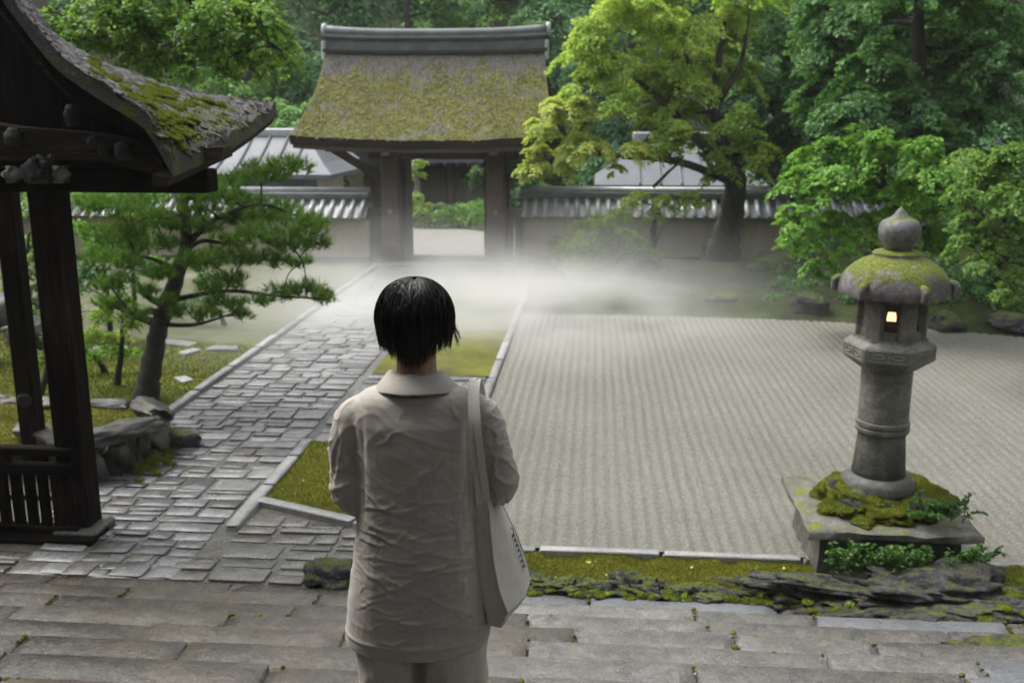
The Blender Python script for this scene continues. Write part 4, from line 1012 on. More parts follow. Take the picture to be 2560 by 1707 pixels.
o = link_mesh('rock', rock_mesh('rock', (0.22, 0.16, 0.22), MT['rock'], 95), None); o.location = (-4.52, 10.15, -0.02); tag(o, 'small dark leafy clump rock where the stone bed meets the path', 'rock')
# ------------------------------------------------------------------ stone lantern and its plinth
LX, LY = 2.365, 7.95
plinth = thing('lantern_plinth', 'square overhanging stone plinth with moss under the lantern', 'plinth', (LX, LY, 0))
def jig(poly_pts, z, amp, seed):
    return [(x + amp * mnoise.noise(Vector((x * 9, y * 9, seed))), y + amp * mnoise.noise(Vector((y * 9, x * 9, seed + 4))), z + amp * mnoise.noise(Vector((x * 7, y * 7, seed + 9)))) for x, y in poly_pts]
def quad_ring(hx, hy, n=9, cut=0.0):
    c = [(-hx, -hy), (hx, -hy), (hx, hy), (-hx, hy)]; out = []
    for a, b in zip(c, c[1:] + c[:1]):
        for k in range(n):
            t = (k + cut) / (n - 1 + 2 * cut) if cut else k / n
            out.append((lerp(a[0], b[0], t), lerp(a[1], b[1], t)))
    return out
rg = [jig(quad_ring(0.56, 0.50), -0.03, 0.03, 1), jig(quad_ring(0.54, 0.48), 0.18, 0.02, 2), jig(quad_ring(0.54, 0.48), 0.35, 0.02, 3)]
o = MB().loft(rg).build('block', MT['plinth'], plinth); smooth_by_angle(o, 45)
rg = [jig(quad_ring(0.58, 0.52), 0.352, 0.02, 4), jig(quad_ring(0.655, 0.60), 0.375, 0.025, 5), jig(quad_ring(0.66, 0.605), 0.425, 0.025, 6), jig(quad_ring(0.63, 0.57), 0.445, 0.02, 7), jig(quad_ring(0.35, 0.3), 0.455, 0.01, 8)]
o = MB().loft(rg).build('slab', MT['plinth'], plinth); smooth_by_angle(o, 50)
pm = MB(); rr5 = random.Random(5)
def mound_z(x, y):
    r = math.hypot(x / 0.56, y / 0.46); return 0.46 + 0.20 * max(0, 1 - r) ** 0.7
o = link_mesh('moss_mound', rock_mesh('moss_mound', (0.60, 0.56, 0.30), MT['moss'], 11, 4, 0.30, 0.15, 1.8), plinth); o.location = (-0.02, -0.02, 0.40); o['kind'] = 'stuff'
cush = [rock_mesh('moss_cushion', (1, 1, 1), MT['brightmoss'], 40 + k, 3, 0.35, 0.2, 1.8) for k in range(3)]
for k in range(60):
    a = rr5.uniform(0, 6.28); r = rr5.uniform(0.5, 1.06)
    x, y = 0.48 * r * math.cos(a), 0.44 * r * math.sin(a); s_ = rr5.uniform(0.05, 0.11)
    o = link_mesh('moss_cushion', cush[k % 3], plinth); o.location = (x, y, mound_z(x, y) - 0.03); o.scale = (s_ * 1.2, s_, s_ * 0.5); o.rotation_euler = (rr5.uniform(-.3, .3), rr5.uniform(-.3, .3), a)
for x, y, sx, sy, sz, sd_ in ((-0.20, -0.24, .15, .12, .15, 2), (0.24, -0.22, .18, .12, .16, 3), (0.02, -0.30, .12, .09, .12, 4), (-0.30, 0.05, .12, .12, .16, 6)):
    o = link_mesh('small_rock', rock_mesh('small_rock', (sx, sy, sz), MT['rock'], sd_, 3), plinth); o.location = (x, y, 0.48)

lan = thing('stone_lantern', 'tall weathered stone lantern with mossy domed roof and lit firebox', 'lantern', (LX, LY, 0.62), R(13.4))
SH = 0.62
def lz(z): return z - SH
def stonewob(a, z): return 0.965 + 0.016 * mnoise.noise(Vector((math.cos(a) * 2.5, math.sin(a) * 2.5, z * 4)))
o = MB().lathe([(0.30, lz(0.60)), (0.30, lz(0.66)), (0.27, lz(0.70)), (0.245, lz(0.715))], 36, fn=stonewob).build('foot', MT['lantern_dark'], lan); smooth_by_angle(o)
prof = [(0.214, lz(0.70)), (0.222, lz(0.73)), (0.216, lz(0.77))] + [(0.212 - 0.004 * k, lz(0.80 + 0.05 * k)) for k in range(0, 6)] + [(0.205, lz(1.075)), (0.217, lz(1.085)), (0.219, lz(1.11)), (0.205, lz(1.118)), (0.204, lz(1.13)), (0.218, lz(1.138)), (0.218, lz(1.165)), (0.205, lz(1.175))] + [(0.205, lz(1.2 + 0.06 * k)) for k in range(7)] + [(0.200, lz(1.62))]
o = MB().lathe(prof, 44, fn=stonewob).build('shaft', MT['shaft'], lan); smooth_by_angle(o, 35)
def hexring(r, z, ch=0.0, ph=0.0, n=6):
    out = []
    for i in range(n):
        a = ph + 2 * math.pi * (i + 0.5) / n
        if ch > 0:
            for s in (-1, 1): out.append((r * math.cos(a + s * ch), r * math.sin(a + s * ch), z))
        else: out.append((r * math.cos(a), r * math.sin(a), z))
    return out
HP = R(30) + R(90)
o = MB().loft([hexring(0.215, lz(1.60), .05), hexring(0.27, lz(1.64), .05), hexring(0.345, lz(1.69), .04), hexring(0.35, lz(1.70), .03), hexring(0.35, lz(1.80), .03), hexring(0.338, lz(1.815), .03), hexring(0.285, lz(1.845), .04), hexring(0.283, lz(1.865), .04)]).build('platform', MT['lantern'], lan); smooth_by_angle(o, 20)
# carved panels on the platform sides
for i in range(6):
    a = 2 * math.pi * i / 6 + R(60)
    M_ = Matrix.Rotation(a, 4, 'Z') @ Matrix.Translation((0.35 * math.cos(R(30)) + 0.001, 0, lz(1.75)))
    mb = MB()
    for sx, sy, c in ((0.30, 0.012, (0, 0, 0.042)), (0.30, 0.012, (0, 0, -0.042))): mb.box(c, (0.014, sx, sy), bev=0.003)
    for yy in (-0.146, 0.146, 0): mb.box((0, yy, 0), (0.014, 0.012, 0.07), bev=0.003)
    for yy in (-0.073, 0.073): mb.tube([(0.004, yy + 0.045 * math.cos(t), 0.018 * math.sin(t)) for t in [2 * math.pi * k / 10 for k in range(11)]], 0.006, 5)
    o = mb.build('carved_panel', MT['lantern'], lan); o.matrix_local = M_
# firebox: six corner posts, sills and heads round an open, lit chamber
fb = MB(); fr = 0.245
for i in range(6):
    a = 2 * math.pi * (i + 0.5) / 6
    fb.box((fr * 0.93 * math.cos(a), fr * 0.93 * math.sin(a), lz(2.04)), (0.075, 0.135, 0.37), rz=a, bev=0.012)
ap = fr * math.cos(R(30))
for i in range(6):
    a = 2 * math.pi * i / 6
    for z, h in ((1.892, 0.075), (2.185, 0.075)):
        fb.box((ap * 0.965 * math.cos(a), ap * 0.965 * math.sin(a), lz(z)), (0.04, 0.18, h), rz=a, bev=0.006)
fbo = fb.build('firebox', MT['lantern'], lan)
for i in range(6):
    a = 2 * math.pi * i / 6; c = Vector((math.cos(a), math.sin(a), 0))
    if i in (3, ): MB().box(c * ap * 0.95 + Vector((0, 0, lz(2.04))), (0.03, 0.18, 0.28), rz=a, bev=0.004).build('blind_panel', MT['lantern'], fbo); continue
    mb = MB()
    t = Vector((-math.sin(a), math.cos(a), 0)); b_ = c * ap * 0.90 + Vector((0, 0, lz(2.045)))
    for s in (-1, 1): mb.box(b_ + t * s * 0.066, (0.025, 0.018, 0.21), rz=a, bev=0.003)
    for s in (-1, 1): mb.box(b_ + Vector((0, 0, s * 0.098)), (0.025, 0.15, 0.018), rz=a, bev=0.003)
    mb.build('window_frame', MT['gate_wood'], fbo)
# dark liner with small square openings, and the lamp inside it
ln = MB(); lr = 0.150
for i in range(6):
    a = 2 * math.pi * i / 6; c = Vector((math.cos(a), math.sin(a), 0)); t = Vector((-math.sin(a), math.cos(a), 0)); b_ = c * lr + Vector((0, 0, lz(2.035)))
    for s in (-1, 1): ln.box(b_ + t * s * 0.066, (0.014, 0.062, 0.24), rz=a)
    ln.box(b_ + Vector((0, 0, 0.082)), (0.014, 0.08, 0.07), rz=a); ln.box(b_ + Vector((0, 0, -0.078)), (0.014, 0.08, 0.10), rz=a)
ln.build('lamp_liner', MT['liner'], fbo)
ld_ = bpy.data.lights.new('lamp_glow', 'POINT'); ld_.energy = 0.5; ld_.color = (1.0, 0.55, 0.22); ld_.shadow_soft_size = 0.02
lo_ = bpy.data.objects.new('lamp_glow', ld_); col.objects.link(lo_); lo_.parent = fbo; lo_.location = (0.0, 0.0, 2.125 - SH)
MB().lathe([(0.0, lz(1.95)), (0.05, lz(1.96)), (0.034, lz(2.02)), (0.026, lz(2.06)), (0.0, lz(2.085))], 12).build('lamp', MT['lamp'], fbo, True)
# roof: low dome, softly six-sided, corners rolled up into scrolls
def kasa(a, z):
    k = math.cos(6 * (a - R(30)) / 1.0)
    e = max(0, 1 - (z - lz(2.2128)) / 0.22)
    return 1 + 0.045 * k * max(0, e) + 0.02 * mnoise.noise(Vector((math.cos(a) * 3, math.sin(a) * 3, z * 6)))
prof = [(0.22, lz(2.2084)), (0.368, lz(2.1950)), (0.398, lz(2.1995)), (0.407, lz(2.2218)), (0.405, lz(2.2574)), (0.399, lz(2.2976)), (0.383, lz(2.3466)), (0.353, lz(2.3957)), (0.306, lz(2.4403)), (0.25, lz(2.4760)), (0.19, lz(2.4956)), (0.182, lz(2.5072)), (0.185, lz(2.5250)), (0.165, lz(2.5429)), (0.10, lz(2.5500))]
o = MB().lathe(prof, 72, fn=kasa).build('roof', MT['lantern_roof'], lan); smooth_by_angle(o, 50); rf_ = o
for i in range(6):
    a = 2 * math.pi * (i + 0.5) / 6; c = Vector((math.cos(a), math.sin(a), 0)); t = Vector((-c.y, c.x, 0))
    pts = [c * 0.36 + Vector((0, 0, lz(2.3199))), c * 0.41 + Vector((0, 0, lz(2.3110))), c * 0.425 + Vector((0, 0, lz(2.3065))), c * 0.447 + Vector((0, 0, lz(2.2842))), c * 0.449 + Vector((0, 0, lz(2.2485))), c * 0.44 + Vector((0, 0, lz(2.2084)))]
    o = MB().tube(catmull(pts, 4), [0.018 + 0.014 * math.sin(min(1, k / 12) * 1.57) for k in range(21)], 10).build('corner_scroll', MT['lantern_roof'], rf_, True)
# finial: collar, bulb and point
def bulb(a, z): return 0.92 + 0.03 * math.cos(3 * a + 1) + 0.03 * mnoise.noise(Vector((math.cos(a) * 3, math.sin(a) * 3, z * 6)))
o = MB().lathe([(0.10, lz(2.545)), (0.115, lz(2.56)), (0.12, lz(2.585)), (0.15, lz(2.62)), (0.168, lz(2.67)), (0.172, lz(2.71)), (0.163, lz(2.745)), (0.145, lz(2.772)), (0.11, lz(2.79)), (0.075, lz(2.805)), (0.05, lz(2.828)), (0.03, lz(2.858)), (0.0, lz(2.885))], 36, fn=bulb).build('finial', MT['lantern_cap'], lan, True)

# ------------------------------------------------------------------ rocks
def rock(label, loc, size, seed, mat='rock', sub=4, rz=0.0, group=None, strata=0.0, rough=0.3, flat=0.35, freq=1.3):
    o = link_mesh('rock', rock_mesh('rock', size, MT[mat], seed, sub, rough, flat, freq, strata)); o.location = loc; o.rotation_euler = (0, 0, rz)
    return tag(o, label, 'rock', group)
rock('broad layered flat rock in front of the lantern plinth', (2.55, 7.0, -0.05), (1.08, 0.40, 0.36), 3, 'bigrock', 6, R(-4), None, 1.6, 0.5, 0.35, 1.8)
rr6 = random.Random(12)
row = [(-0.42, 7.12, .17, .14, .13), (-0.17, 7.10, .16, .13, .14), (0.10, 7.08, .21, .15, .12), (0.36, 7.16, .18, .12, .17), (0.50, 7.04, .19, .15, .11), (0.80, 7.10, .22, .16, .13), (1.10, 7.06, .21, .15, .12), (1.36, 7.12, .20, .16, .15), (1.62, 7.04, .22, .14, .13)]
rowlab = ['dark mossy rock half hidden by the tote bag at the stair foot', 'small dark rock just right of the tote bag at the stair foot', 'flat dark rock third from the left in the row at the stair foot', 'taller dark rock at the back of the row along the stair foot', 'low rock touching the stair in the left half of the rock row', 'dark rock beside the bright grass tuft in the rock row', 'dark rock in the middle of the rock row at the stair foot', 'dark rock next to last in the row towards the lantern', 'dark rock at the right end of the row touching the broad layered rock']
for k, (x, y, sx, sy, sz) in enumerate(row):
    rock(rowlab[k], (x, y, -0.03), (sx * 1.2, sy, sz * 0.8), 100 + k, 'rock', 5, rr6.uniform(-.4, .4), 'dark rocks along the stair foot', 1.0, 0.5, 0.3, 1.8)
rock('dark slate rock beside the person at the left of the stair foot', (-2.02, 7.10, -0.03), (0.24, 0.17, 0.16), 131, 'rock', 4, 0.2, None, 0.6, 0.4)
rock('black slab of rock lying on the right end of the stair', (2.75, 5.72, 0.36), (0.50, 0.16, 0.09), 133, 'rock', 4, -0.05, None, 0.8, 0.4)
rock('rounded dark rock below the clipped shrub in the mist', (1.05, 21.4, 0.0), (0.55, 0.45, 0.62), 135, 'rock', 4)
bankrocks = [('grey rock on the moss bank nearest the lantern roof', 3.95, 18.1, .40, .3, .36), ('dark low rock behind the stone lantern', 5.0, 17.7, .38, .3, .30), ('wet dark rock at the foot of the bank right of the lantern', 6.0, 17.2, .45, .3, .26), ('broad dark rock on the bank at the right edge', 7.0, 16.9, .42, .3, .25), ('mossy stone beside the gravel rim in the mist', 2.5, 19.1, .32, .22, .16), ('small dark rock high on the mossy bank', 7.6, 18.6, .4, .3, .32)]
for k, (lb, x, y, sx, sy, sz) in enumerate(bankrocks):
    rock(lb, (x, y, bank_z(x, y) - 0.04), (sx, sy, sz), 140 + k, 'rock', 4, k * 0.7)
# pale flat stones on the lawn at the left of the path
lawnst = [('pale flat stone on the moss beside the path edging', -5.55, 12.75, .34, .22), ('long pale slab lying on the far lawn', -6.6, 14.9, .9, .34), ('pale slab beside the path at the far lawn edge', -5.7, 14.6, .55, .30), ('broad pale slab behind the pine trunk', -7.5, 14.5, .7, .36), ('small pale slab touching the long slab on the far lawn', -6.1, 14.35, .4, .22)]
for k, (lb, x, y, sx, sy) in enumerate(lawnst):
    o = link_mesh('flat_stone', slab_mesh('flat_stone', MT['kerb'], 160 + k, 0.12, 0.06, 0.16)); o.location = (x, y, 0.045); o.scale = (sx, sy, 0.07); o.rotation_euler = (0.01, 0.02, k * 0.5 - 0.8); tag(o, lb, 'stone')
for k, (lb, x, y, sx, sy, sz) in enumerate([('grey boulder behind the pavilion posts', -9.6, 15.6, .9, .6, .7), ('pale leaning boulder seen between the pavilion posts', -8.7, 14.6, .7, .5, .55), ('low dark boulder at the pond side', -10.2, 13.2, .8, .6, .5)]):
    rock(lb, (x, y, 0.0), (sx, sy, sz), 170 + k, 'wallrock', 4)
# a thin wooden peg in the lawn
o = MB().box((0, 0, 0.1), (0.06, 0.06, 0.34), bev=0.008).build('peg', MT['wood_dark']); o.location = (-5.62, 11.9, 0); tag(o, 'short dark wooden peg standing in the moss by the path', 'peg')

# moss lumps creeping over the front edge and between the rocks
rr7 = random.Random(77)
def cushions(name, spots, mat, kind='stuff', sub=2):
    bm = bmesh.new()
    for (x, y, z, s, h) in spots:
        b2 = bmesh.new(); bmesh.ops.create_icosphere(b2, subdivisions=sub, radius=1); o_ = Vector((x * 7, y * 7, s * 50))
        for v in b2.verts:
            d = 1 + 0.35 * mnoise.noise(v.co * 2 + o_) + 0.15 * mnoise.noise(v.co * 6 + o_)
            v.co = Vector((x + v.co.x * s * d, y + v.co.y * s * d * 0.9, z + max(-0.2, v.co.z) * h * d))
        me_ = bpy.data.meshes.new('tmp'); b2.to_mesh(me_); b2.free(); bm.from_mesh(me_); bpy.data.meshes.remove(me_)
    me = bpy.data.meshes.new(name); bm.to_mesh(me); bm.free(); me.polygons.foreach_set('use_smooth', [True] * len(me.polygons)); me.materials.append(mat)
    o = bpy.data.objects.new(name, me); col.objects.link(o); o['kind'] = kind; return o
sp = []
for k in range(150): sp.append((rr7.uniform(-0.9, 1.9), rr7.uniform(6.94, 7.16), 0.02, rr7.uniform(0.02, 0.055), rr7.uniform(0.012, 0.028)))
for k in range(90): sp.append((rr7.uniform(1.6, 3.5), rr7.uniform(6.66, 6.98), 0.03 + rr7.uniform(0, 0.05), rr7.uniform(0.02, 0.06), rr7.uniform(0.012, 0.03)))
for k in range(170): sp.append((rr7.gauss(3.35, 0.25), rr7.uniform(6.1, 7.2), 0.10 + rr7.uniform(0, 0.08), rr7.uniform(0.05, 0.13), rr7.uniform(0.02, 0.045)))
for k in range(24): sp.append((rr7.uniform(-1.98, -1.6), rr7.uniform(6.98, 7.4), 0.0, rr7.uniform(0.03, 0.08), rr7.uniform(0.03, 0.09)))
cushions('moss_cushions', sp, MT['brightmoss'])
sp = [(-4.6 + rr7.gauss(0, 0.14), 8.98 + rr7.gauss(0, 0.22) + 0.6, 0.0, rr7.uniform(0.03, 0.07), rr7.uniform(0.02, 0.05)) for k in range(40)]
cushions('bed_foot_moss', sp, MT['moss'])

# ---- moss nap: short upright shoots over the near moss so that it reads as a soft carpet
def fuzz(objs, per_m2, h, w, mat, name, parent=None, seed=0, ok=None):
    bpy.context.view_layer.update(); g = np.random.default_rng(seed); VV = []
    for o in objs:
        me = o.data; me.calc_loop_triangles(); nt = len(me.loop_triangles)
        ti = np.empty(nt * 3, dtype=np.int32); me.loop_triangles.foreach_get('vertices', ti); ti = ti.reshape(-1, 3)
        co = np.empty(len(me.vertices) * 3, dtype=np.float32); me.vertices.foreach_get('co', co); co = co.reshape(-1, 3)
        M = np.array(o.matrix_world); co = co @ M[:3, :3].T + M[:3, 3]
        A, B, C_ = co[ti[:, 0]], co[ti[:, 1]], co[ti[:, 2]]; nn = np.cross(B - A, C_ - A); ar = np.linalg.norm(nn, axis=1) / 2; nn /= np.maximum(2 * ar, 1e-12)[:, None]
        nn *= np.sign(nn[:, 2:3] + 1e-9); ar = ar * (np.abs(nn[:, 2]) > 0.15)
        n = int(ar.sum() * per_m2)
        if n < 1: continue
        k = g.choice(nt, n, p=ar / ar.sum()); u, v = g.random(n), g.random(n); f = u + v > 1; u[f], v[f] = 1 - u[f], 1 - v[f]
        P = A[k] + (B - A)[k] * u[:, None] + (C_ - A)[k] * v[:, None]; N_ = nn[k]
        if ok is not None:
            m = ok(P); P, N_ = P[m], N_[m]; n = len(P)
        d = N_ + g.normal(0, .45, (n, 3)); d /= np.linalg.norm(d, axis=1, keepdims=True); s_ = np.cross(d, g.normal(size=(n, 3))); s_ /= np.linalg.norm(s_, axis=1, keepdims=True)
        hh = h * g.uniform(.4, 1.3, (n, 1))
        VV.append(np.stack([P - s_ * w - N_ * .003, P + s_ * w - N_ * .003, P + d * hh], 1).reshape(-1, 3))
    V = np.concatenate(VV); o = link_mesh(name, mesh_np(name, V, np.arange(len(V)).reshape(-1, 3), mat)); o['kind'] = 'stuff'; return o
byname = lambda *ns: [o for o in bpy.data.objects if o.type == 'MESH' and o.name.split('.')[0] in ns]
fuzz(byname('front_moss'), 22000, 0.016, 0.0035, MT['moss_nap'], 'front_moss_nap', seed=1, ok=lambda P: P[:, 1] > 7.0)
fuzz([o for o in byname('moss_strip')], 9000, 0.018, 0.005, MT['moss_nap'], 'moss_strip_nap', seed=2, ok=lambda P: P[:, 1] < 10.5)
fuzz(byname('moss_mound', 'moss_cushion', 'moss_cushions', 'bed_foot_moss'), 26000, 0.013, 0.003, MT['moss_nap_bright'], 'moss_cushion_nap', seed=3)
fuzz(byname('moss_lawn'), 1500, 0.03, 0.010, MT['moss_nap'], 'lawn_nap', seed=6, ok=lambda P: (P[:, 1] < 15.0) & (P[:, 0] > -11))
fuzz(byname('bed_moss'), 5000, 0.02, 0.006, MT['moss_nap'], 'bed_moss_nap', seed=4)

# moss and a little grit packed into the stair joints
sp = []
for st_ in [o for o in stair.children if o.name.startswith('step_stone')]:
    x0 = st_.location.x + st_.scale.x / 2 + 0.006
    if not -4.5 < x0 < 4.2: continue
    for k in range(rr7.randrange(2, 13)):
        sp.append((x0 + rr7.uniform(-.008, .008), st_.location.y + rr7.uniform(-.22, .22), st_.location.z - 0.012, rr7.uniform(.008, .02), rr7.uniform(.010, .02)))
    if rr7.random() < .5:
        for k in range(rr7.randrange(2, 12)):
            sp.append((x0 + rr7.uniform(-.9, .2), st_.location.y + 0.225 + rr7.uniform(-.01, .006), st_.location.z - 0.03, rr7.uniform(.01, .025), rr7.uniform(.008, .016)))
cushions('joint_moss', sp, MT['moss'], 'stuff', 1)
# a few fallen leaves on the moss and the stair
VV = []
for k in range(46):
    x, y, z = ((rr7.uniform(-1.2, 3.2), rr7.uniform(7.2, 7.65), 0.035) if k < 20 else (rr7.uniform(-3.0, -1.5), rr7.uniform(8.6, 10.2), 0.03) if k < 30 else (rr7.uniform(-5.0, -3.3), rr7.uniform(8.5, 13.0), 0.016))
    if k >= 20 and k < 30 and y < 8.62 - (x + 3.12) * 0.42 + .2: continue
    VV.append((x, y, z))
P_ = np.array(VV); g_ = np.random.default_rng(9); n_ = len(P_)
V = leaf_quads(P_, np.array([0, 0, 1.0]) + g_.normal(0, .25, (n_, 3)), g_.normal(size=(n_, 3)), g_.uniform(.03, .05, n_), g_.uniform(.02, .035, n_))
o = link_mesh('fallen_leaves', mesh_np('fallen_leaves', V, np.arange(len(V)).reshape(-1, 4), MT['leaf_gold'])); o['kind'] = 'stuff'
# ------------------------------------------------------------------ vegetation
K = 2560 / 2352
def D(px, py, Y): return at(px * K, py * K, Y)
def RM(r, Y): return r * K / FPX * Y

def spray_crown(name, blobs, mat, parent, L=0.11, k=30, flat=0.62, spray=0.42, up=0.8, droop=0.35, wid=0.62, seed=0):
    """blobs: [(center, radius)] -> layered sprays of leaves through each blob"""
    g = np.random.default_rng(1000 + seed); PP, NN, DD = [], [], []
    for c, r in blobs:
        n = int(k * (r / L) ** 2); ns = max(6, int(12 * (0.42 / spray) ** 2)); per = max(6, n // ns)
        d = g.normal(size=(ns, 3)); d /= np.linalg.norm(d, axis=1, keepdims=True)
        rad = g.random(ns) ** (1 / 2.4)
        sc = np.array(c)[None] + d * rad[:, None] * np.array([r, r, r * flat])[None]
        sn = np.array([0, 0, up])[None] + d * np.array([.55, .55, .3]) + g.normal(0, .18, (ns, 3)); sn /= np.linalg.norm(sn, axis=1, keepdims=True)
        rs = r * spray * g.uniform(0.65, 1.3, ns)
        a = g.random((ns, per)) * 2 * np.pi; q = np.sqrt(g.random((ns, per)))
        t1 = np.cross(sn, np.array([0.3, 1, 0.1])); t1 /= np.linalg.norm(t1, axis=1, keepdims=True); t2 = np.cross(sn, t1)
        # lobed, uneven spray outline
        lob = 1 + 0.35 * np.sin(a * 3 + g.random((ns, 1)) * 6) 
        rr = q * rs[:, None] * lob
        off = t1[:, None] * (rr * np.cos(a))[..., None] + t2[:, None] * (rr * np.sin(a))[..., None]
        p = sc[:, None] + off + g.normal(0, 0.05 * r, (ns, per, 3))
        p[..., 2] -= droop * rr ** 2 / np.maximum(rs[:, None], 1e-3)
        nn = sn[:, None] + g.normal(0, 0.42, (ns, per, 3)); dd = off + g.normal(0, 0.4 * r * spray, (ns, per, 3)) + np.array([0, 0, -0.15 * r])
        PP.append(p.reshape(-1, 3)); NN.append(nn.reshape(-1, 3)); DD.append(dd.reshape(-1, 3))
    P, N_, D_ = np.concatenate(PP), np.concatenate(NN), np.concatenate(DD)
    l = L * g.uniform(0.65, 1.25, len(P)); V = leaf_quads(P, N_, D_, l, l * wid)
    F = np.arange(len(V)).reshape(-1, 4)
    o = link_mesh(name, mesh_np(name, V, F, mat), parent); return o

def limbs(name, trunk, radii, blobs, mat, parent, twig=0.012, nt=3, seed=0, n=8, main=()):
    """trunk path + main limbs; every blob gets a branch from the nearest lower wood, and a few twigs"""
    g = random.Random(seed); mb = MB()
    tp = catmull(trunk, 5); tr = list(np.interp(np.linspace(0, len(radii) - 1, len(tp)), range(len(radii)), radii))
    # flared, knotty trunk
    mb.tube([p + Vector((g.uniform(-1, 1), g.uniform(-1, 1), 0)) * r * 0.12 for p, r in zip(tp, tr)], tr, 12)
    nodes = list(zip(tp, tr))[len(tp) // 3:]
    for pts, r0 in main:
        pp = catmull(pts, 5); rr = [lerp(r0, r0 * 0.25, i / (len(pp) - 1)) for i in range(len(pp))]; mb.tube(pp, rr, n); nodes += list(zip(pp, rr))
    order = sorted(blobs, key=lambda b: min((Vector(b[0]) - p).length for p, _ in nodes))
    for c, r in order:
        c = Vector(c); bp, br = min(nodes, key=lambda q: (q[0] - c).length + max(0, q[0].z - c.z) * 1.5 - q[1] * 1.2)
        mid = bp.lerp(c, 0.5) + Vector((g.uniform(-.12, .12), g.uniform(-.12, .12), g.uniform(0.0, 0.15))) * (c - bp).length
        pp = catmull([bp, mid, c], 4); r0 = min(br * 0.6, 0.06 + 0.02 * r); rr = [lerp(r0, max(twig, r0 * .35), i / (len(pp) - 1)) for i in range(len(pp))]
        mb.tube(pp, rr, 6); nodes += list(zip(pp[3:], rr[3:]))
        for _ in range(nt):
            e = c + Vector((g.gauss(0, 1), g.gauss(0, 1), g.gauss(0, .5))).normalized() * r * 0.9
            m = c.lerp(e, .5) + Vector((0, 0, 0.08 * r)); mb.tube([c, m, e], [twig, twig * .8, twig * .4], 4)
    return mb.build(name, mat, parent, True)

def blobs_at(lst, Y, dy=0.8, seed=0, rs=1.12):
    g = random.Random(seed); out = []
    for px, py, r in lst:
        y = Y + g.uniform(-dy, dy); out.append((D(px, py, y), RM(r, y) * rs))
    return out

def tree(name, label, cat, base, trunk, radii, groups, bark, L=0.11, k=30, seed=0, main=(), group=None, **kw):
    t = thing(name, label, cat, base, 0, group); B = Vector(base)
    loc = lambda p: Vector(p) - B
    allb = [(loc(c), r) for bl, m in groups for c, r in bl]
    limbs('trunk', [loc(p) for p in trunk], radii, allb, bark, t, seed=seed, main=[([loc(p) for p in pts], r) for pts, r in main])
    for i, (bl, m) in enumerate(groups):
        spray_crown('crown', [(loc(c), r) for c, r in bl], m, t, L, k, seed=seed * 10 + i, **kw)
    return t

# --- the yellow-green maple in front of the right-hand wall
Y = 22.3
mb_y = blobs_at([(1360, 60, 62), (1450, 40, 70), (1540, 60, 72), (1625, 50, 62), (1345, 130, 55), (1430, 140, 65), (1520, 150, 70), (1610, 140, 62), (1330, 195, 40), (1400, 225, 48), (1480, 235, 52), (1560, 205, 58), (1400, -30, 70), (1500, -40, 80), (1600, -50, 80)], Y, 1.1, 1)
mb_l = blobs_at([(1690, 80, 60), (1705, 175, 55), (1500, 295, 42), (1575, 300, 42), (1620, 325, 48), (1680, 335, 48), (1735, 330, 42), (1745, 385, 32), (1660, 385, 36), (1600, 260, 40), (1700, -20, 70), (1690, 260, 40), (1545, 345, 26)], Y, 0.9, 2)
mb_g = blobs_at([(1290, 250, 38), (1255, 300, 42), (1335, 295, 36), (1232, 355, 42), (1300, 365, 36), (1370, 345, 36), (1440, 340, 34), (1200, 398, 22), (1340, 240, 28), (1490, 345, 24), (1262, 400, 22), (1410, 385, 20)], Y - 0.9, 0.5, 3)
tr_base = D(1655, 607, 24.0); tr_base.z = bank_z(tr_base.x, tr_base.y) - 0.05
trunk = [tr_base, D(1664, 560, 23.6), D(1678, 500, 23.3), D(1690, 440, 23.0), D(1688, 395, 22.8), D(1660, 330, 22.6), D(1640, 240, 22.5), D(1650, 140, 22.4), D(1665, 50, 22.3)]
tree('maple_tree', 'yellow-green maple with dark leaning trunk in front of the right-hand wall', 'tree', tr_base, trunk, [0.52, 0.34, 0.28, 0.25, 0.20, 0.14, 0.11, 0.08, 0.05],
     [(mb_y, MT['leaf_yellow']), (mb_l, MT['leaf_lime']), (mb_g, MT['leaf_gold'])], MT['bark_moss'], 0.092, 60, 1, spray=0.55, flat=0.75,
     main=[([D(1688, 400, 22.8), D(1600, 320, 22.5), D(1540, 250, 22.3), D(1470, 190, 22.2), D(1400, 120, 22.0)], 0.12),
           ([D(1688, 420, 22.9), D(1560, 372, 22.2), D(1440, 360, 21.6), D(1330, 355, 21.4), D(1230, 370, 21.3)], 0.10),
           ([D(1500, 430, 22.3), D(1560, 375, 22.2), D(1590, 385, 22.2)], 0.04),
           ([D(1640, 250, 22.5), D(1600, 180, 22.4), D(1560, 90, 22.3)], 0.09), ([D(1650, 230, 22.5), D(1700, 150, 22.4), D(1720, 40, 22.3)], 0.09)])

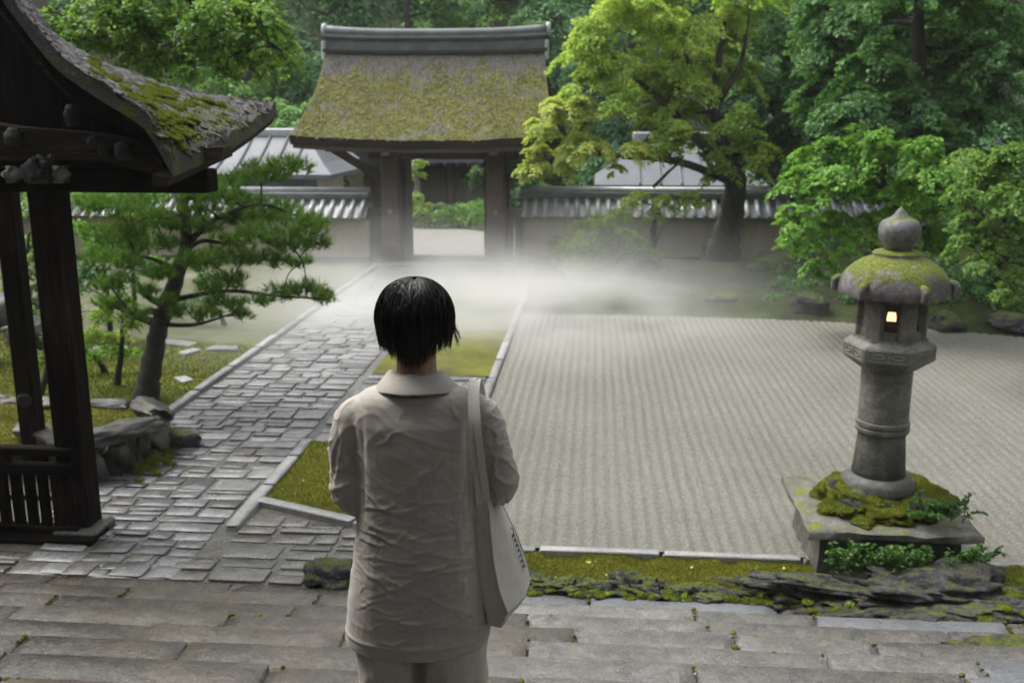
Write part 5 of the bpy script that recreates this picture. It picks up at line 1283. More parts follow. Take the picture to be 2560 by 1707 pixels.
# --- the green trees on the right
Y = 25.0
b = blobs_at([(1770, 60, 75), (1800, 150, 70), (1840, 40, 80), (1770, 230, 60), (1850, 240, 65), (1800, 310, 50), (1740, -30, 80), (1830, -50, 80), (1880, 130, 60), (1860, 330, 45), (1740, 300, 50), (1790, 380, 45), (1850, 400, 45)], Y, 1.2, 4)
tree('broadleaf_tree', 'shadowy dark green tree just right of the yellow maple', 'tree', (6.2, 26.5, 0.3), [(6.2, 26.5, 0.3), D(1800, 400, 26), D(1810, 250, 25.6), D(1805, 100, 25.2)], [0.3, 0.24, 0.17, 0.08], [(b, MT['leaf_deep'])], MT['bark'], 0.12, 66, 2, spray=0.6, flat=0.8)
Y = 18.5
b = blobs_at([(1920, 30, 62), (2000, 60, 75), (2085, 40, 75), (2180, 60, 80), (2280, 40, 80), (1905, 150, 55), (1965, 215, 62), (2055, 175, 70), (2150, 170, 75), (2250, 190, 78), (2335, 140, 70), (1900, 275, 45), (2300, 275, 55), (2210, 285, 48), (1985, 280, 42), (2060, 265, 45), (2000, -50, 80), (2150, -50, 90), (2300, -60, 90), (1940, 100, 50), (2120, 105, 55), (2020, 120, 60), (2200, 120, 60), (2290, 120, 60), (1880, 90, 50), (2110, 240, 60), (2020, 300, 45), (1870, 200, 45), (2240, 340, 50), (2160, 330, 40), (1860, 380, 50), (1930, 340, 45), (2320, 350, 55), (2250, 400, 55)], Y, 1.1, 5)
tree('broadleaf_tree', 'large deep green tree with layered sprays filling the upper right', 'tree', (8.2, 19.8, 0.7), [(8.2, 19.8, 0.7), D(2150, 420, 19.3), D(2120, 300, 19), D(2110, 120, 18.7), D(2110, -40, 18.5)], [0.28, 0.22, 0.17, 0.12, 0.06], [(b, MT['leaf_deep'])], MT['bark'], 0.10, 70, 3, spray=0.6, flat=0.8,
     main=[([D(2120, 330, 19), D(2000, 240, 18.7), D(1930, 160, 18.5)], 0.09), ([D(2120, 300, 19), D(2230, 200, 18.8), D(2320, 120, 18.6)], 0.09)])
Y = 16.4
b = blobs_at([(1880, 345, 42), (1955, 335, 50), (2040, 335, 55), (2120, 355, 52), (2175, 405, 45), (1845, 420, 42), (1920, 415, 52), (2000, 425, 58), (2085, 435, 55), (2150, 475, 45), (1830, 495, 36), (1900, 510, 45), (1985, 520, 50), (1855, 560, 28), (2060, 515, 48), (1880, 600, 34), (1820, 540, 36), (2090, 580, 40), (2160, 560, 40), (1950, 575, 30), (2120, 530, 40), (2010, 585, 26)], Y, 0.8, 6)
tree('maple_tree', 'bright green young maple spreading behind the stone lantern', 'tree', (5.7, 18.4, 0.35), [(5.7, 18.4, 0.35), D(2060, 580, 17.4), D(2050, 500, 17.0), D(2030, 420, 16.7), D(2030, 350, 16.5)], [0.10, 0.08, 0.07, 0.05, 0.03], [(b, MT['leaf_bright'])], MT['bark'], 0.085, 70, 4, spray=0.6, flat=0.75)
Y = 13.6
b = blobs_at([(2235, 370, 46), (2310, 350, 55), (2265, 440, 52), (2335, 455, 55), (2240, 510, 38), (2305, 545, 45), (2345, 610, 32), (2285, 395, 40), (2380, 400, 60), (2400, 520, 60), (2215, 440, 30), (2260, 600, 34), (2210, 560, 32), (2320, 650, 34)], Y, 0.7, 7)
tree('maple_tree', 'olive green maple branches hanging in at the right edge', 'tree', (8.4, 14.6, 0.0), [(8.4, 14.6, 0.0), D(2430, 560, 14.2), D(2400, 430, 14), D(2370, 300, 13.8)], [0.14, 0.12, 0.08, 0.04], [(b, MT['leaf_olive'])], MT['bark'], 0.07, 66, 5, spray=0.6, flat=0.75, main=[([D(2400, 430, 14), D(2320, 420, 13.7), D(2250, 440, 13.6)], 0.04)])

# --- big glossy tree over the pavilion roof, upper left
Y = 12.6
b = blobs_at([(130, 30, 55), (215, 25, 65), (315, 35, 68), (415, 35, 70), (515, 35, 70), (600, 55, 55), (645, 105, 38), (560, 120, 48), (470, 120, 50), (380, 115, 52), (300, 105, 48), (225, 85, 45), (668, 148, 22), (600, 150, 30), (165, 95, 35), (340, 150, 35), (430, 160, 30), (280, -40, 80), (420, -50, 80), (560, -40, 70), (520, 165, 26)], Y, 0.9, 8)
tree('broadleaf_tree', 'tall glossy-leaved tree arching over the pavilion roof at upper left', 'tree', (-8.9, 13.4, 0), [(-8.9, 13.4, 0), (-8.7, 13.3, 2.0), (-8.2, 13.0, 3.4), D(250, 60, 12.8), D(330, -40, 12.6)], [0.24, 0.2, 0.16, 0.10, 0.06], [(b, MT['leaf_gloss'])], MT['bark'], 0.075, 58, 6, spray=0.5, flat=0.75, droop=0.8,
     main=[([(-8.2, 13.0, 3.4), D(330, 130, 12.7), D(430, 90, 12.6), D(560, 70, 12.5), D(650, 120, 12.4)], 0.07)])

# --- pine on the lawn edge
Y = 11.83
pine = thing('pine_tree', 'garden pine with leaning dark trunk and spread needle pads beside the path', 'tree', (-5.66, Y, 0)); PB = Vector((-5.66, Y, 0))
pts = [(336, 930), (343, 870), (356, 800), (368, 745), (388, 690), (412, 620), (428, 560), (424, 500), (412, 450), (404, 410)]
tp = [D(px, py, Y) - PB for px, py in pts]; tp[0].z = -0.05
pads = [(600, 398, 50), (665, 388, 40), (700, 520, 50), (640, 492, 46), (590, 540, 44), (662, 560, 40), (560, 470, 44), (505, 445, 42), (560, 590, 40), (625, 600, 30), (445, 450, 34), (300, 480, 50), (250, 540, 42), (215, 470, 38), (330, 560, 46), (280, 600, 38), (372, 630, 30), (350, 500, 42), (470, 520, 36), (480, 600, 40), (530, 645, 36), (650, 672, 32), (705, 668, 32), (752, 684, 26), (600, 692, 22), (520, 700, 36), (470, 722, 30), (560, 722, 22), (262, 700, 36), (312, 728, 28), (405, 720, 22), (385, 560, 26), (730, 560, 24), (530, 420, 30), (380, 690, 18), (690, 605, 22), (520, 560, 36), (440, 600, 32), (300, 530, 36), (400, 520, 30), (455, 480, 34), (600, 500, 30), (230, 590, 34), (250, 650, 30), (330, 670, 28), (480, 665, 26), (540, 500, 34)]
pb = [(p[0] - PB, p[1]) for p in blobs_at(pads, Y, 0.55, 9)]
limbs('trunk', tp, [0.175, 0.14, 0.12, 0.11, 0.105, 0.09, 0.075, 0.06, 0.05, 0.04], pb, MT['bark'], pine, 0.010, 4, 9,
      main=[([tp[4], D(520, 668, Y - .1) - PB, D(640, 680, Y - .2) - PB, D(750, 686, Y - .2) - PB], 0.035), ([tp[6], D(500, 500, Y) - PB, D(600, 470, Y) - PB, D(690, 500, Y) - PB], 0.045), ([tp[7], D(340, 480, Y) - PB, D(240, 500, Y) - PB], 0.04), ([tp[5], D(330, 590, Y) - PB, D(260, 600, Y) - PB], 0.035), ([tp[3], D(450, 745, Y - .1) - PB, D(540, 718, Y - .2) - PB], 0.035)])
g = np.random.default_rng(5); VV = []
for c, r in pb:
    nt = int(46 * (r / 0.2) ** 1.7); d = g.normal(size=(nt, 3)); d /= np.linalg.norm(d, axis=1, keepdims=True)
    tc = np.array(c) + d * (g.random(nt) ** 0.5)[:, None] * np.array([r * 1.2, r * 1.2, r * 0.55])
    ax = d * np.array([.6, .6, .25]) + np.array([0, 0, 1.0]) + g.normal(0, .25, (nt, 3)); ax /= np.linalg.norm(ax, axis=1, keepdims=True)
    m = 24
    nd = ax[:, None] * 0.95 + g.normal(0, 0.55, (nt, m, 3)); nd /= np.linalg.norm(nd, axis=2, keepdims=True)
    ln = g.uniform(0.08, 0.15, (nt, m, 1)); side = np.cross(nd, g.normal(size=(nt, m, 3))); side /= np.linalg.norm(side, axis=2, keepdims=True)
    b0 = tc[:, None] + ax[:, None] * g.uniform(-0.03, 0.03, (nt, m, 1))
    VV.append(np.stack([b0 - side * 0.0042, b0 + side * 0.0042, b0 + nd * ln], 2).reshape(-1, 3))
V = np.concatenate(VV); link_mesh('crown', mesh_np('crown', V, np.arange(len(V)).reshape(-1, 3), MT['needle']), pine)

# --- shrubs
def shrub(name, label, base, lst, Y, mat, L, k=30, seed=0, dy=0.4, group=None, nt=3):
    bl = blobs_at(lst, Y, dy, seed); B = Vector(base); t = thing(name, label, 'shrub', base, 0, group)
    loc = [(c - B, r) for c, r in bl]
    top = max(loc, key=lambda q: q[0].z)[0]
    limbs('stem', [Vector((0, 0, -0.03)), top * 0.4 + Vector((0.03, 0, 0)), top * 0.8], [0.05, 0.035, 0.02], loc, MT['bark'], t, 0.006, nt, seed)
    spray_crown('foliage', loc, mat, t, L, k, seed=500 + seed)
    return t
shrub('shrub', 'yellowish leafy shrub seen between the two pavilion posts', (-9.3, 15.0, 0.0), [(75, 470, 45), (110, 500, 42), (60, 560, 42), (105, 590, 40), (40, 640, 40), (100, 660, 35)], 14.6, MT['leaf_olive'], 0.09, 30, 11)
shrub('shrub', 'green leafy shrub behind the upper left of the pine', (-8.4, 17.4, 0.0), [(215, 450, 48), (280, 440, 45), (345, 450, 40), (230, 540, 45), (190, 520, 35)], 17.0, MT['leaf_bright'], 0.09, 30, 12)
shrub('shrub', 'broad dark green shrub filling the ground behind the pine trunk', (-8.0, 15.6, 0.0), [(200, 620, 46), (260, 640, 44), (320, 610, 40), (150, 660, 40), (470, 640, 30), (230, 560, 40), (300, 560, 36)], 15.4, MT['leaf_deep'], 0.08, 30, 31)
shrub('shrub', 'low rounded shrub at the left edge of the sandy court behind the pine', (-7.0, 19.5, 0.0), [(390, 610, 30), (440, 605, 28), (480, 598, 24), (350, 600, 28)], 19.3, MT['leaf_bright'], 0.08, 30, 32)
shrub('shrub', 'low bright green shrub on the lawn just left of the pine trunk', (-6.9, 13.2, 0.0), [(265, 800, 26), (225, 815, 26), (300, 810, 22), (195, 800, 22)], 13.0, MT['leaf_bright'], 0.05, 26, 33, 0.25)
shrub('shrub', 'dark low shrub at the back of the lawn right of the pine', (-6.3, 16.3, 0.0), [(440, 690, 22), (480, 685, 20), (410, 695, 20)], 16.2, MT['leaf_deep'], 0.06, 26, 34, 0.25)
shrub('shrub', 'low lime azalea at the foot of the pine', (-6.35, 12.4, 0.0), [(285, 692, 30), (240, 720, 36), (205, 770, 34), (260, 780, 34), (300, 745, 26), (170, 720, 28)], 12.3, MT['leaf_lime'], 0.055, 26, 13, 0.25)
shrub('shrub', 'dark wispy shrub beside the moss bed behind the railing', (-7.0, 11.6, 0.0), [(120, 760, 30), (100, 820, 26), (140, 700, 26), (75, 720, 26)], 11.6, MT['leaf_olive'], 0.055, 16, 14, 0.25)
shrub('clipped_shrub', 'grey-green clipped shrub veiled in mist before the right-hand wall', (-0.2, 22.4, 0.0), [(1305, 570, 42), (1365, 540, 52), (1430, 545, 52), (1340, 605, 48), (1415, 610, 50), (1475, 590, 38), (1310, 620, 36)], 22.3, MT['leaf_lime'], 0.07, 60, 15)
b = blobs_at([(1470, 462, 38), (1530, 468, 34), (1580, 452, 26), (1425, 488, 32), (1500, 500, 22), (1380, 500, 26), (1610, 470, 18)], 22.0, 0.4, 16)
sb = D(1490, 605, 22.4); sb.z = 0.0
tree('garden_tree', 'small flat-topped garden tree with two thin stems beside the clipped shrub', 'tree', sb, [sb, D(1498, 560, 22.2), D(1502, 520, 22.1), D(1515, 480, 22.0)], [0.11, 0.09, 0.07, 0.04], [(b, MT['leaf_lime'])], MT['bark'], 0.085, 28, 17, main=[([sb, D(1505, 565, 22.2), D(1525, 510, 22.1)], 0.05)])
for k, (lb, xy, lst, mat, L) in enumerate([
    ('pale green hedge shrub at the left inside the gate opening', (-6.3, 31.3), [(945, 498, 30), (965, 478, 26), (985, 503, 28), (950, 455, 22)], 'leaf_lime', 0.09),
    ('rounded green shrub in the middle of the gate opening', (-5.2, 31.4), [(1005, 500, 30), (1035, 505, 28), (1055, 495, 27), (1020, 480, 22)], 'leaf_bright', 0.09),
    ('domed green shrub at the right inside the gate opening', (-4.3, 31.3), [(1075, 488, 32), (1100, 498, 30), (1090, 472, 24), (1112, 476, 24)], 'leaf_bright', 0.09),
    ('upright bush in front of the slate-roofed hall', (-4.4, 33.2), [(1105, 435, 20), (1110, 455, 24), (1085, 410, 22), (1100, 392, 22)], 'leaf_deep', 0.10)]):
    shrub('garden_shrub', lb, (xy[0], xy[1], 0.0), lst, xy[1], MT[mat], L, 26, 20 + k, 0.3, None, 2)
tree('garden_tree', 'slender pale-trunked tree at the left inside the gate opening', 'tree', (-6.4, 32.6, 0), [(-6.4, 32.6, 0), D(957, 440, 32.6), D(952, 400, 32.6), D(948, 370, 32.6)], [0.12, 0.10, 0.09, 0.05], [(blobs_at([(945, 385, 18), (965, 375, 16), (940, 410, 16), (970, 400, 12)], 32.4, 0.3, 30), MT['leaf_lime'])], MT['kerb'], 0.10, 22, 24)

bl = []
g = random.Random(61)
for k in range(70):
    x = g.uniform(3.4, 10.5); y = gravel_back(x) + g.uniform(0.9, 5.5); bl.append((Vector((x, y, bank_z(x, y) + g.uniform(0.02, 0.16))), g.uniform(0.18, 0.42)))
o = spray_crown('bank_ferns', bl, MT['leaf_deep'], None, 0.07, 14, seed=77); o['kind'] = 'stuff'
# --- wooded hill behind: a few tree shapes, copied, and the far mass as one
def proto_crown(seed, H, Rr, mat, L, kk):
    g = random.Random(seed); bl = []
    for i in range(20):
        t = g.random(); a = g.uniform(0, 6.28); w = Rr * (0.35 + 0.75 * math.sin(math.pi * min(1, 0.15 + t * 0.85)) ** 0.8) * g.uniform(0.4, 0.85)
        bl.append((Vector((w * math.cos(a), w * math.sin(a), H * (0.16 + 0.80 * t))), Rr * g.uniform(0.34, 0.52)))
    return bl
protos = []
for s_, H, Rr, mt in ((1, 8.5, 2.6, 'leaf_wood'), (2, 9.5, 2.2, 'leaf_wood'), (3, 7.0, 2.6, 'leaf_wood2')):
    t = thing('forest_tree', 'x', 'tree', (0, 0, 0), 0, 'woodland trees on the slope behind the gate')
    bl = proto_crown(s_, H, Rr, MT[mt], 0.2, 24)
    limbs('trunk', [(0, 0, -0.3), (0.1, 0, H * .3), (-0.1, 0.1, H * .6), (0, 0, H * .85)], [0.28, 0.22, 0.14, 0.05], bl, MT['bark'], t, 0.02, 2, s_)
    spray_crown('crown', bl, MT[mt], t, 0.19, 22, seed=900 + s_)
    protos.append(t)
ft = [  # x, y, which, scale, label
    (-15.5, 33, 0, 1.0, 'dark woodland tree behind the outbuilding at the left'), (-12.2, 35.5, 2, 1.05, 'pale green woodland tree left of the gate roof'),
    (-10.0, 38.5, 1, 1.05, 'tall dark woodland tree behind the left end of the gate ridge'), (-9.6, 32.6, 2, 0.62, 'low light green woodland tree close to the left of the gate roof'),
    (-7.6, 41, 0, 1.1, 'dark woodland tree behind the left half of the ridge'), (-5.2, 43, 2, 1.1, 'pale woodland tree showing above the middle of the ridge'),
    (-3.0, 40.5, 1, 1.0, 'dark woodland tree behind the right half of the ridge'), (-0.6, 38, 0, 1.0, 'dark woodland tree behind the right end of the gate ridge'),
    (1.0, 34, 1, 0.95, 'dark woodland tree behind the crown of the yellow maple'), (4.0, 35, 0, 1.0, 'dark woodland tree above the right outbuilding'),
    (7.5, 33, 1, 1.0, 'dark woodland tree beyond the end of the right-hand wall'), (11.5, 30, 0, 1.0, 'dark woodland tree on the slope behind the right-hand trees'),
    (-19, 30, 1, 1.0, 'dark woodland tree far left behind the pavilion roof'), (-13.6, 24.9, 2, 0.5, 'small yellow-green woodland tree behind the tip of the pavilion roof'),
    (12.0, 23.5, 0, 0.95, 'dark woodland tree on the bank at the far right'), (-17.5, 22, 2, 0.8, 'light woodland tree behind the pavilion posts')]
used = set()
for x, y, w, sc, lb in ft:
    if w not in used: t = protos[w]; used.add(w)
    else:
        t = protos[w].copy(); col.objects.link(t)
        for ch in protos[w].children:
            c = ch.copy(); col.objects.link(c); c.parent = t
    t.location = (x, y, hill_z(x, y) - 0.05); t.scale = (sc, sc, sc); t.rotation_euler = (0, 0, (x * 1.7 + y) % 6.28); t['label'] = lb
g = random.Random(8); bl = []
for k in range(230):
    x = g.uniform(-48, 40); y = g.uniform(44, 66); bl.append((Vector((x, y, hill_z(x, y) + g.uniform(0.5, 9.0))), g.uniform(1.4, 2.4)))
o = spray_crown('hill_wood', bl, MT['leaf_wood'], None, 0.42, 16, seed=950); o['kind'] = 'stuff'
bl = []
for k in range(60):                                    # undergrowth closing the gaps below the trees
    x = g.uniform(-22, 16); y = g.uniform(31.5, 38); 
    if -8.5 < x < -2.0 and y < 38.5: y = 39 + g.random() * 3
    bl.append((Vector((x, y, hill_z(x, y) + g.uniform(0.2, 2.6))), g.uniform(0.9, 1.5)))
for k in range(26):
    x = g.uniform(7.5, 14); y = g.uniform(20, 27); bl.append((Vector((x, y, bank_z(x, y) + g.uniform(0.2, 1.6))), g.uniform(0.6, 1.0)))
o = spray_crown('undergrowth', bl, MT['leaf_wood'], None, 0.24, 18, seed=951); o['kind'] = 'stuff'

# --- small dark-leaved creeper at the foot of the lantern
def sprigs(stems, L, seed, mat, parent):
    g = np.random.default_rng(seed); P, N_, Dd, Ls = [], [], [], []; mb = MB()
    for pts in stems:
        pp = catmull(pts, 6); mb.tube(pp, [lerp(0.004, 0.0018, i / (len(pp) - 1)) for i in range(len(pp))], 4)
        for i in range(2, len(pp)):
            t = (pp[i] - pp[i - 1]).normalized()
            for s in (-1, 1):
                if g.random() < 0.12: continue
                sd_ = t.cross(Vector((0, 0, 1))); sd_ = (sd_.normalized() if sd_.length > .05 else Vector((1, 0, 0))) * s
                d = t * 0.5 + sd_ + Vector(g.normal(0, .3, 3)); P.append(pp[i] + d.normalized() * L * 0.55); Dd.append(d)
                N_.append(Vector((0, -0.35, 1)) + Vector(g.normal(0, .35, 3))); Ls.append(L * g.uniform(.6, 1.25))
    mb.build('stem', MT['leaf_small'], parent, True)
    l = np.array(Ls); V = leaf_quads(np.array(P), np.array(N_), np.array(Dd), l, l * 0.55, 0.1)
    link_mesh('leaves', mesh_np('leaves', V, np.arange(len(V)).reshape(-1, 4), MT['leaf_small']), parent)
cr = thing('creeping_plant', 'small dark green leafy plant spilling over the front of the lantern plinth', 'plant', (2.45, 7.3, 0.2)); CB = Vector((2.45, 7.3, 0.2))
g = random.Random(4); stems = []
for k in range(70):
    x = g.uniform(1.85, 3.0); x2 = x + g.uniform(-0.12, 0.2); z0 = 0.16 + 0.05 * g.random()
    a = Vector((x, 7.30 + g.uniform(-.04, .03), z0)); b_ = Vector((lerp(x, x2, .5), 7.22 + g.uniform(-.06, .05), z0 + g.uniform(0.05, 0.18))); c = Vector((x2, 7.15 + g.uniform(-.1, .08), z0 + g.uniform(0.02, 0.26)))
    stems.append([a - CB, b_ - CB, c - CB])
for k in range(26):
    x = g.uniform(2.45, 2.95); a = Vector((x, 7.50 + g.uniform(-.1, .1), 0.50)); c = a + Vector((g.uniform(-.12, .15), -g.uniform(0.0, .14), g.uniform(.06, .22)))
    stems.append([a - CB, (a + c) / 2 - CB + Vector((0, 0, .04)), c - CB])
sprigs(stems, 0.042, 3, MT['leaf_small'], cr)
# grass tufts in the rocks and joints
def tufts(name, spots, mat):
    g = np.random.default_rng(6); VV = []
    for x, y, z, s in spots:
        n = 46; a = g.random(n) * 6.283; lean = g.uniform(.1, .9, n); h = s * g.uniform(.5, 1.1, n)
        b0 = np.stack([x + g.normal(0, s * .22, n), y + g.normal(0, s * .22, n), np.full(n, z)], 1)
        tip = b0 + np.stack([np.cos(a) * lean * h, np.sin(a) * lean * h, h * 0.75], 1); sd_ = np.stack([-np.sin(a), np.cos(a), 0 * a], 1) * 0.004
        VV.append(np.stack([b0 - sd_, b0 + sd_, tip], 1).reshape(-1, 3))
    V = np.concatenate(VV); o = link_mesh(name, mesh_np(name, V, np.arange(len(V)).reshape(-1, 3), mat)); o['kind'] = 'stuff'
tufts('grass_tufts', [(0.72, 6.98, 0.02, .09), (0.68, 7.02, 0.02, .07), (1.30, 7.0, 0.05, .07), (1.45, 6.98, 0.06, .06), (-1.68, 7.12, 0.0, .12), (-1.72, 7.2, 0.02, .12), (-1.8, 7.08, 0.0, .08), (2.45, 6.68, 0.1, .06), (3.0, 6.6, .1, .06), (2.72, 5.8, 0.42, .07), (3.1, 6.2, .2, .08), (1.9, 6.8, .1, .05), (0.15, 6.98, 0.02, .05)], MT['leaf_lime'])
# ------------------------------------------------------------------ the person (seen from behind) and the bag
PX, PY, PZ = -0.4578, 2.5, RISE * 9 + 0.022
person = thing('person', 'person with black bob hair in a crumpled linen jacket standing on the stair', 'person', (PX, PY, PZ), YAW)
ZO = 3.18 - 1.621 - PZ                                  # photo heights are measured from the head down

def se_ring(cx, cy, z, a, bf, bb, n=40, e=2.5, twist=0.0):
    out = []
    for i in range(n):
        t = 2 * math.pi * i / n; c, s = math.cos(t), math.sin(t)
        x = a * math.copysign(abs(c) ** (2 / e), c); y = (bf if s > 0 else bb) * math.copysign(abs(s) ** (2 / e), s)
        out.append(Vector((cx + x, cy + y, z)))
    return out

def remesh(mb, voxel, smooth_it=6, fac=0.5):
    me = mb.mesh('tmp', MT['linen'], True); ob = bpy.data.objects.new('tmp', me); col.objects.link(ob)
    m = ob.modifiers.new('r', 'REMESH'); m.mode = 'VOXEL'; m.voxel_size = voxel
    if smooth_it:
        s = ob.modifiers.new('s', 'SMOOTH'); s.iterations = smooth_it; s.factor = fac
    dg = bpy.context.evaluated_depsgraph_get(); dg.update()
    out = bpy.data.meshes.new_from_object(ob.evaluated_get(dg)); bpy.data.objects.remove(ob); bpy.data.meshes.remove(me)
    out.materials.clear(); return out

# ---- body: one continuous figure (head, neck, trunk, arms, hands, legs)
def z_(z): return z + ZO
body = MB()
def limb(pts, rad, n=14): body.tube(catmull(pts, 4), list(np.interp(np.linspace(0, len(rad) - 1, 4 * (len(pts) - 1) + 1), range(len(rad)), rad)), n)
body.loft([se_ring(0, 0, z_(z), a, bf, bb, 24) for z, a, bf, bb in ((0.70, .10, .09, .09), (.78, .155, .11, .12), (.86, .15, .10, .12), (.98, .125, .095, .09), (1.12, .14, .11, .10), (1.22, .16, .105, .10), (1.29, .15, .085, .085), (1.34, .09, .06, .06), (1.37, .055, .05, .05))])
limb([(0, 0.0, z_(1.32)), (0, 0.012, z_(1.40)), (0, 0.025, z_(1.47))], [.058, .053, .055])
# head with face: skull, jaw, nose, brow, ears
hb = bmesh.new(); bmesh.ops.create_uvsphere(hb, u_segments=28, v_segments=20, radius=1)
HC = Vector((0, 0.03, z_(1.505)))
for v in hb.verts:
    p = v.co.copy(); x, y, z = p.x * 0.074, p.y * 0.092, p.z * 0.108
    if z < 0: x *= 1 - 0.35 * (-z / 0.108) ** 1.5; y += 0.018 * (-z / 0.108)
    if y > 0.02: y -= 0.010 * (abs(p.x) ** 2)
    if y > 0.05 and abs(p.z - 0.05) < 0.16: y -= 0.008 * max(0, 1 - abs(abs(x) - 0.03) / 0.02)      # eye sockets at half height
    v.co = Vector((x, y, z)) + HC
me_ = bpy.data.meshes.new('t'); hb.to_mesh(me_); hb.free()
body.add([v.co for v in me_.vertices], [tuple(p.vertices) for p in me_.polygons]); bpy.data.meshes.remove(me_)
body.tube([HC + Vector((0, .086, .022)), HC + Vector((0, .102, -.006)), HC + Vector((0, .108, -.022)), HC + Vector((0, .090, -.030))], [.007, .010, .0135, .008], 8)
for s in (-1, 1):
    body.tube([HC + Vector((s * .072, -.005, .020)), HC + Vector((s * .086, -.014, .010)), HC + Vector((s * .084, -.008, -.018)), HC + Vector((s * .072, .004, -.032))], [.010, .012, .010, .007], 8)
    body.tube([HC + Vector((-.02 * s, .088, -.052)), HC + Vector((0, .096, -.050))], [.005, .008], 8)
    # arm: shoulder, elbow out beside the waist, forearm folded to the front
    ex = .178 if s < 0 else .213; ez = 1.025 if s < 0 else 1.05
    limb([(s * .145, 0, z_(1.27)), (s * (.5 * (ex + .16)), -.012, z_(1.16)), (s * ex, 0.0, z_(ez)), (s * .13, .13, z_(1.01)), (s * .05, .21, z_(1.02))], [.044, .036, .028, .028, .024])
    # hand: palm and five curled fingers, one hand folded over the other
    pw_ = Vector((s * .045, .212, z_(1.02))); dirx = Vector((-s, .25, -.10)).normalized(); upv = Vector((0, 0, 1)); outw = Vector((0, 1, 0)) * (1 if s > 0 else .6)
    body.tube([pw_, pw_ + dirx * .04, pw_ + dirx * .075], [.024, .030, .028], 10)
    for k in range(4):
        b0 = pw_ + dirx * .065 + upv * (.024 - .016 * k); L_ = (.030, .034, .032, .025)[k]
        body.tube([b0, b0 + dirx * L_ + outw * .006, b0 + dirx * L_ * 1.7 - outw * .012, b0 + dirx * L_ * 1.9 - outw * .03], [.0085, .008, .0075, .0065], 8)
    t0 = pw_ + dirx * .02 + upv * .02
    body.tube([t0, t0 + dirx * .022 + upv * .026, t0 + dirx * .05 + upv * .034], [.012, .010, .008], 8)
    limb([(s * .085, 0, z_(.76)), (s * .09, .01, z_(.52)), (s * .088, .012, z_(.40)), (s * .088, -.005, z_(.20)), (s * .088, .0, z_(0.02))], [.085, .066, .052, .048, .036])
    body.tube([(s * .088, -.045, .045), (s * .09, .03, .045), (s * .095, .15, .03)], [.034, .036, .022], 10)
bme = remesh(body, 0.0055, 2, 0.4); bme.name = 'body'
bme.materials.append(MT['skin']); bo = link_mesh('body', bme, person)

# ---- jacket: trunk and sleeves grown together, then creased
jk = MB()
rows = [(.612, -.010, .203, .150, .150), (.64, -.008, .206, .151, .152), (.68, -.006, .205, .150, .150), (.76, -.004, .199, .145, .148), (.88, 0, .183, .135, .142), (.98, 0, .172, .128, .132), (1.08, 0, .165, .125, .126), (1.18, 0, .168, .12, .124), (1.25, 0, .178, .105, .116), (1.285, 0, .180, .092, .104), (1.308, 0, .170, .084, .097), (1.326, 0, .145, .077, .088), (1.34, 0, .105, .066, .074), (1.352, 0, .074, .056, .062), (1.362, 0, .058, .05, .054)]
jk.loft([se_ring(cx, 0.0, z_(z), a, bf, bb, 44, 2.4) for z, cx, a, bf, bb in rows])
for s in (-1, 1):
    if s < 0: pts = [(-.118, 0, 1.278), (-.166, -.002, 1.252), (-.186, -.008, 1.19), (-.190, -.010, 1.12), (-.183, -.006, 1.045), (-.150, .055, 1.0), (-.095, .14, 1.0), (-.05, .2, 1.015)]
    else: pts = [(.118, 0, 1.282), (.168, -.002, 1.260), (.192, -.004, 1.20), (.212, -.006, 1.13), (.218, .0, 1.065), (.185, .06, 1.025), (.11, .14, 1.01), (.06, .2, 1.015)]
    rad = [.050, .056, .0535, .051, .057, .054, .049, .042]
    jk.tube(catmull([(x, y, z_(z)) for x, y, z in pts], 5), list(np.interp(np.linspace(0, 7, 36), range(8), rad)), 20)
jme = remesh(jk, 0.0046, 7, 0.5); jme.name = 'jacket'
n = len(jme.vertices); co = np.empty(n * 3, dtype=np.float32); jme.vertices.foreach_get('co', co); co = co.reshape(-1, 3)
no = np.empty(n * 3, dtype=np.float32); jme.vertex_normals.foreach_get('vector', no); no = no.reshape(-1, 3)
def ridge(p, f, o, sharp=2.2):
    v = 1 - abs(mnoise.noise(Vector((p[0] * f[0] + o, p[1] * f[1] + o * .7, p[2] * f[2] - o)))) * 1.9
    return max(0.0, v) ** sharp
disp = np.zeros(n)
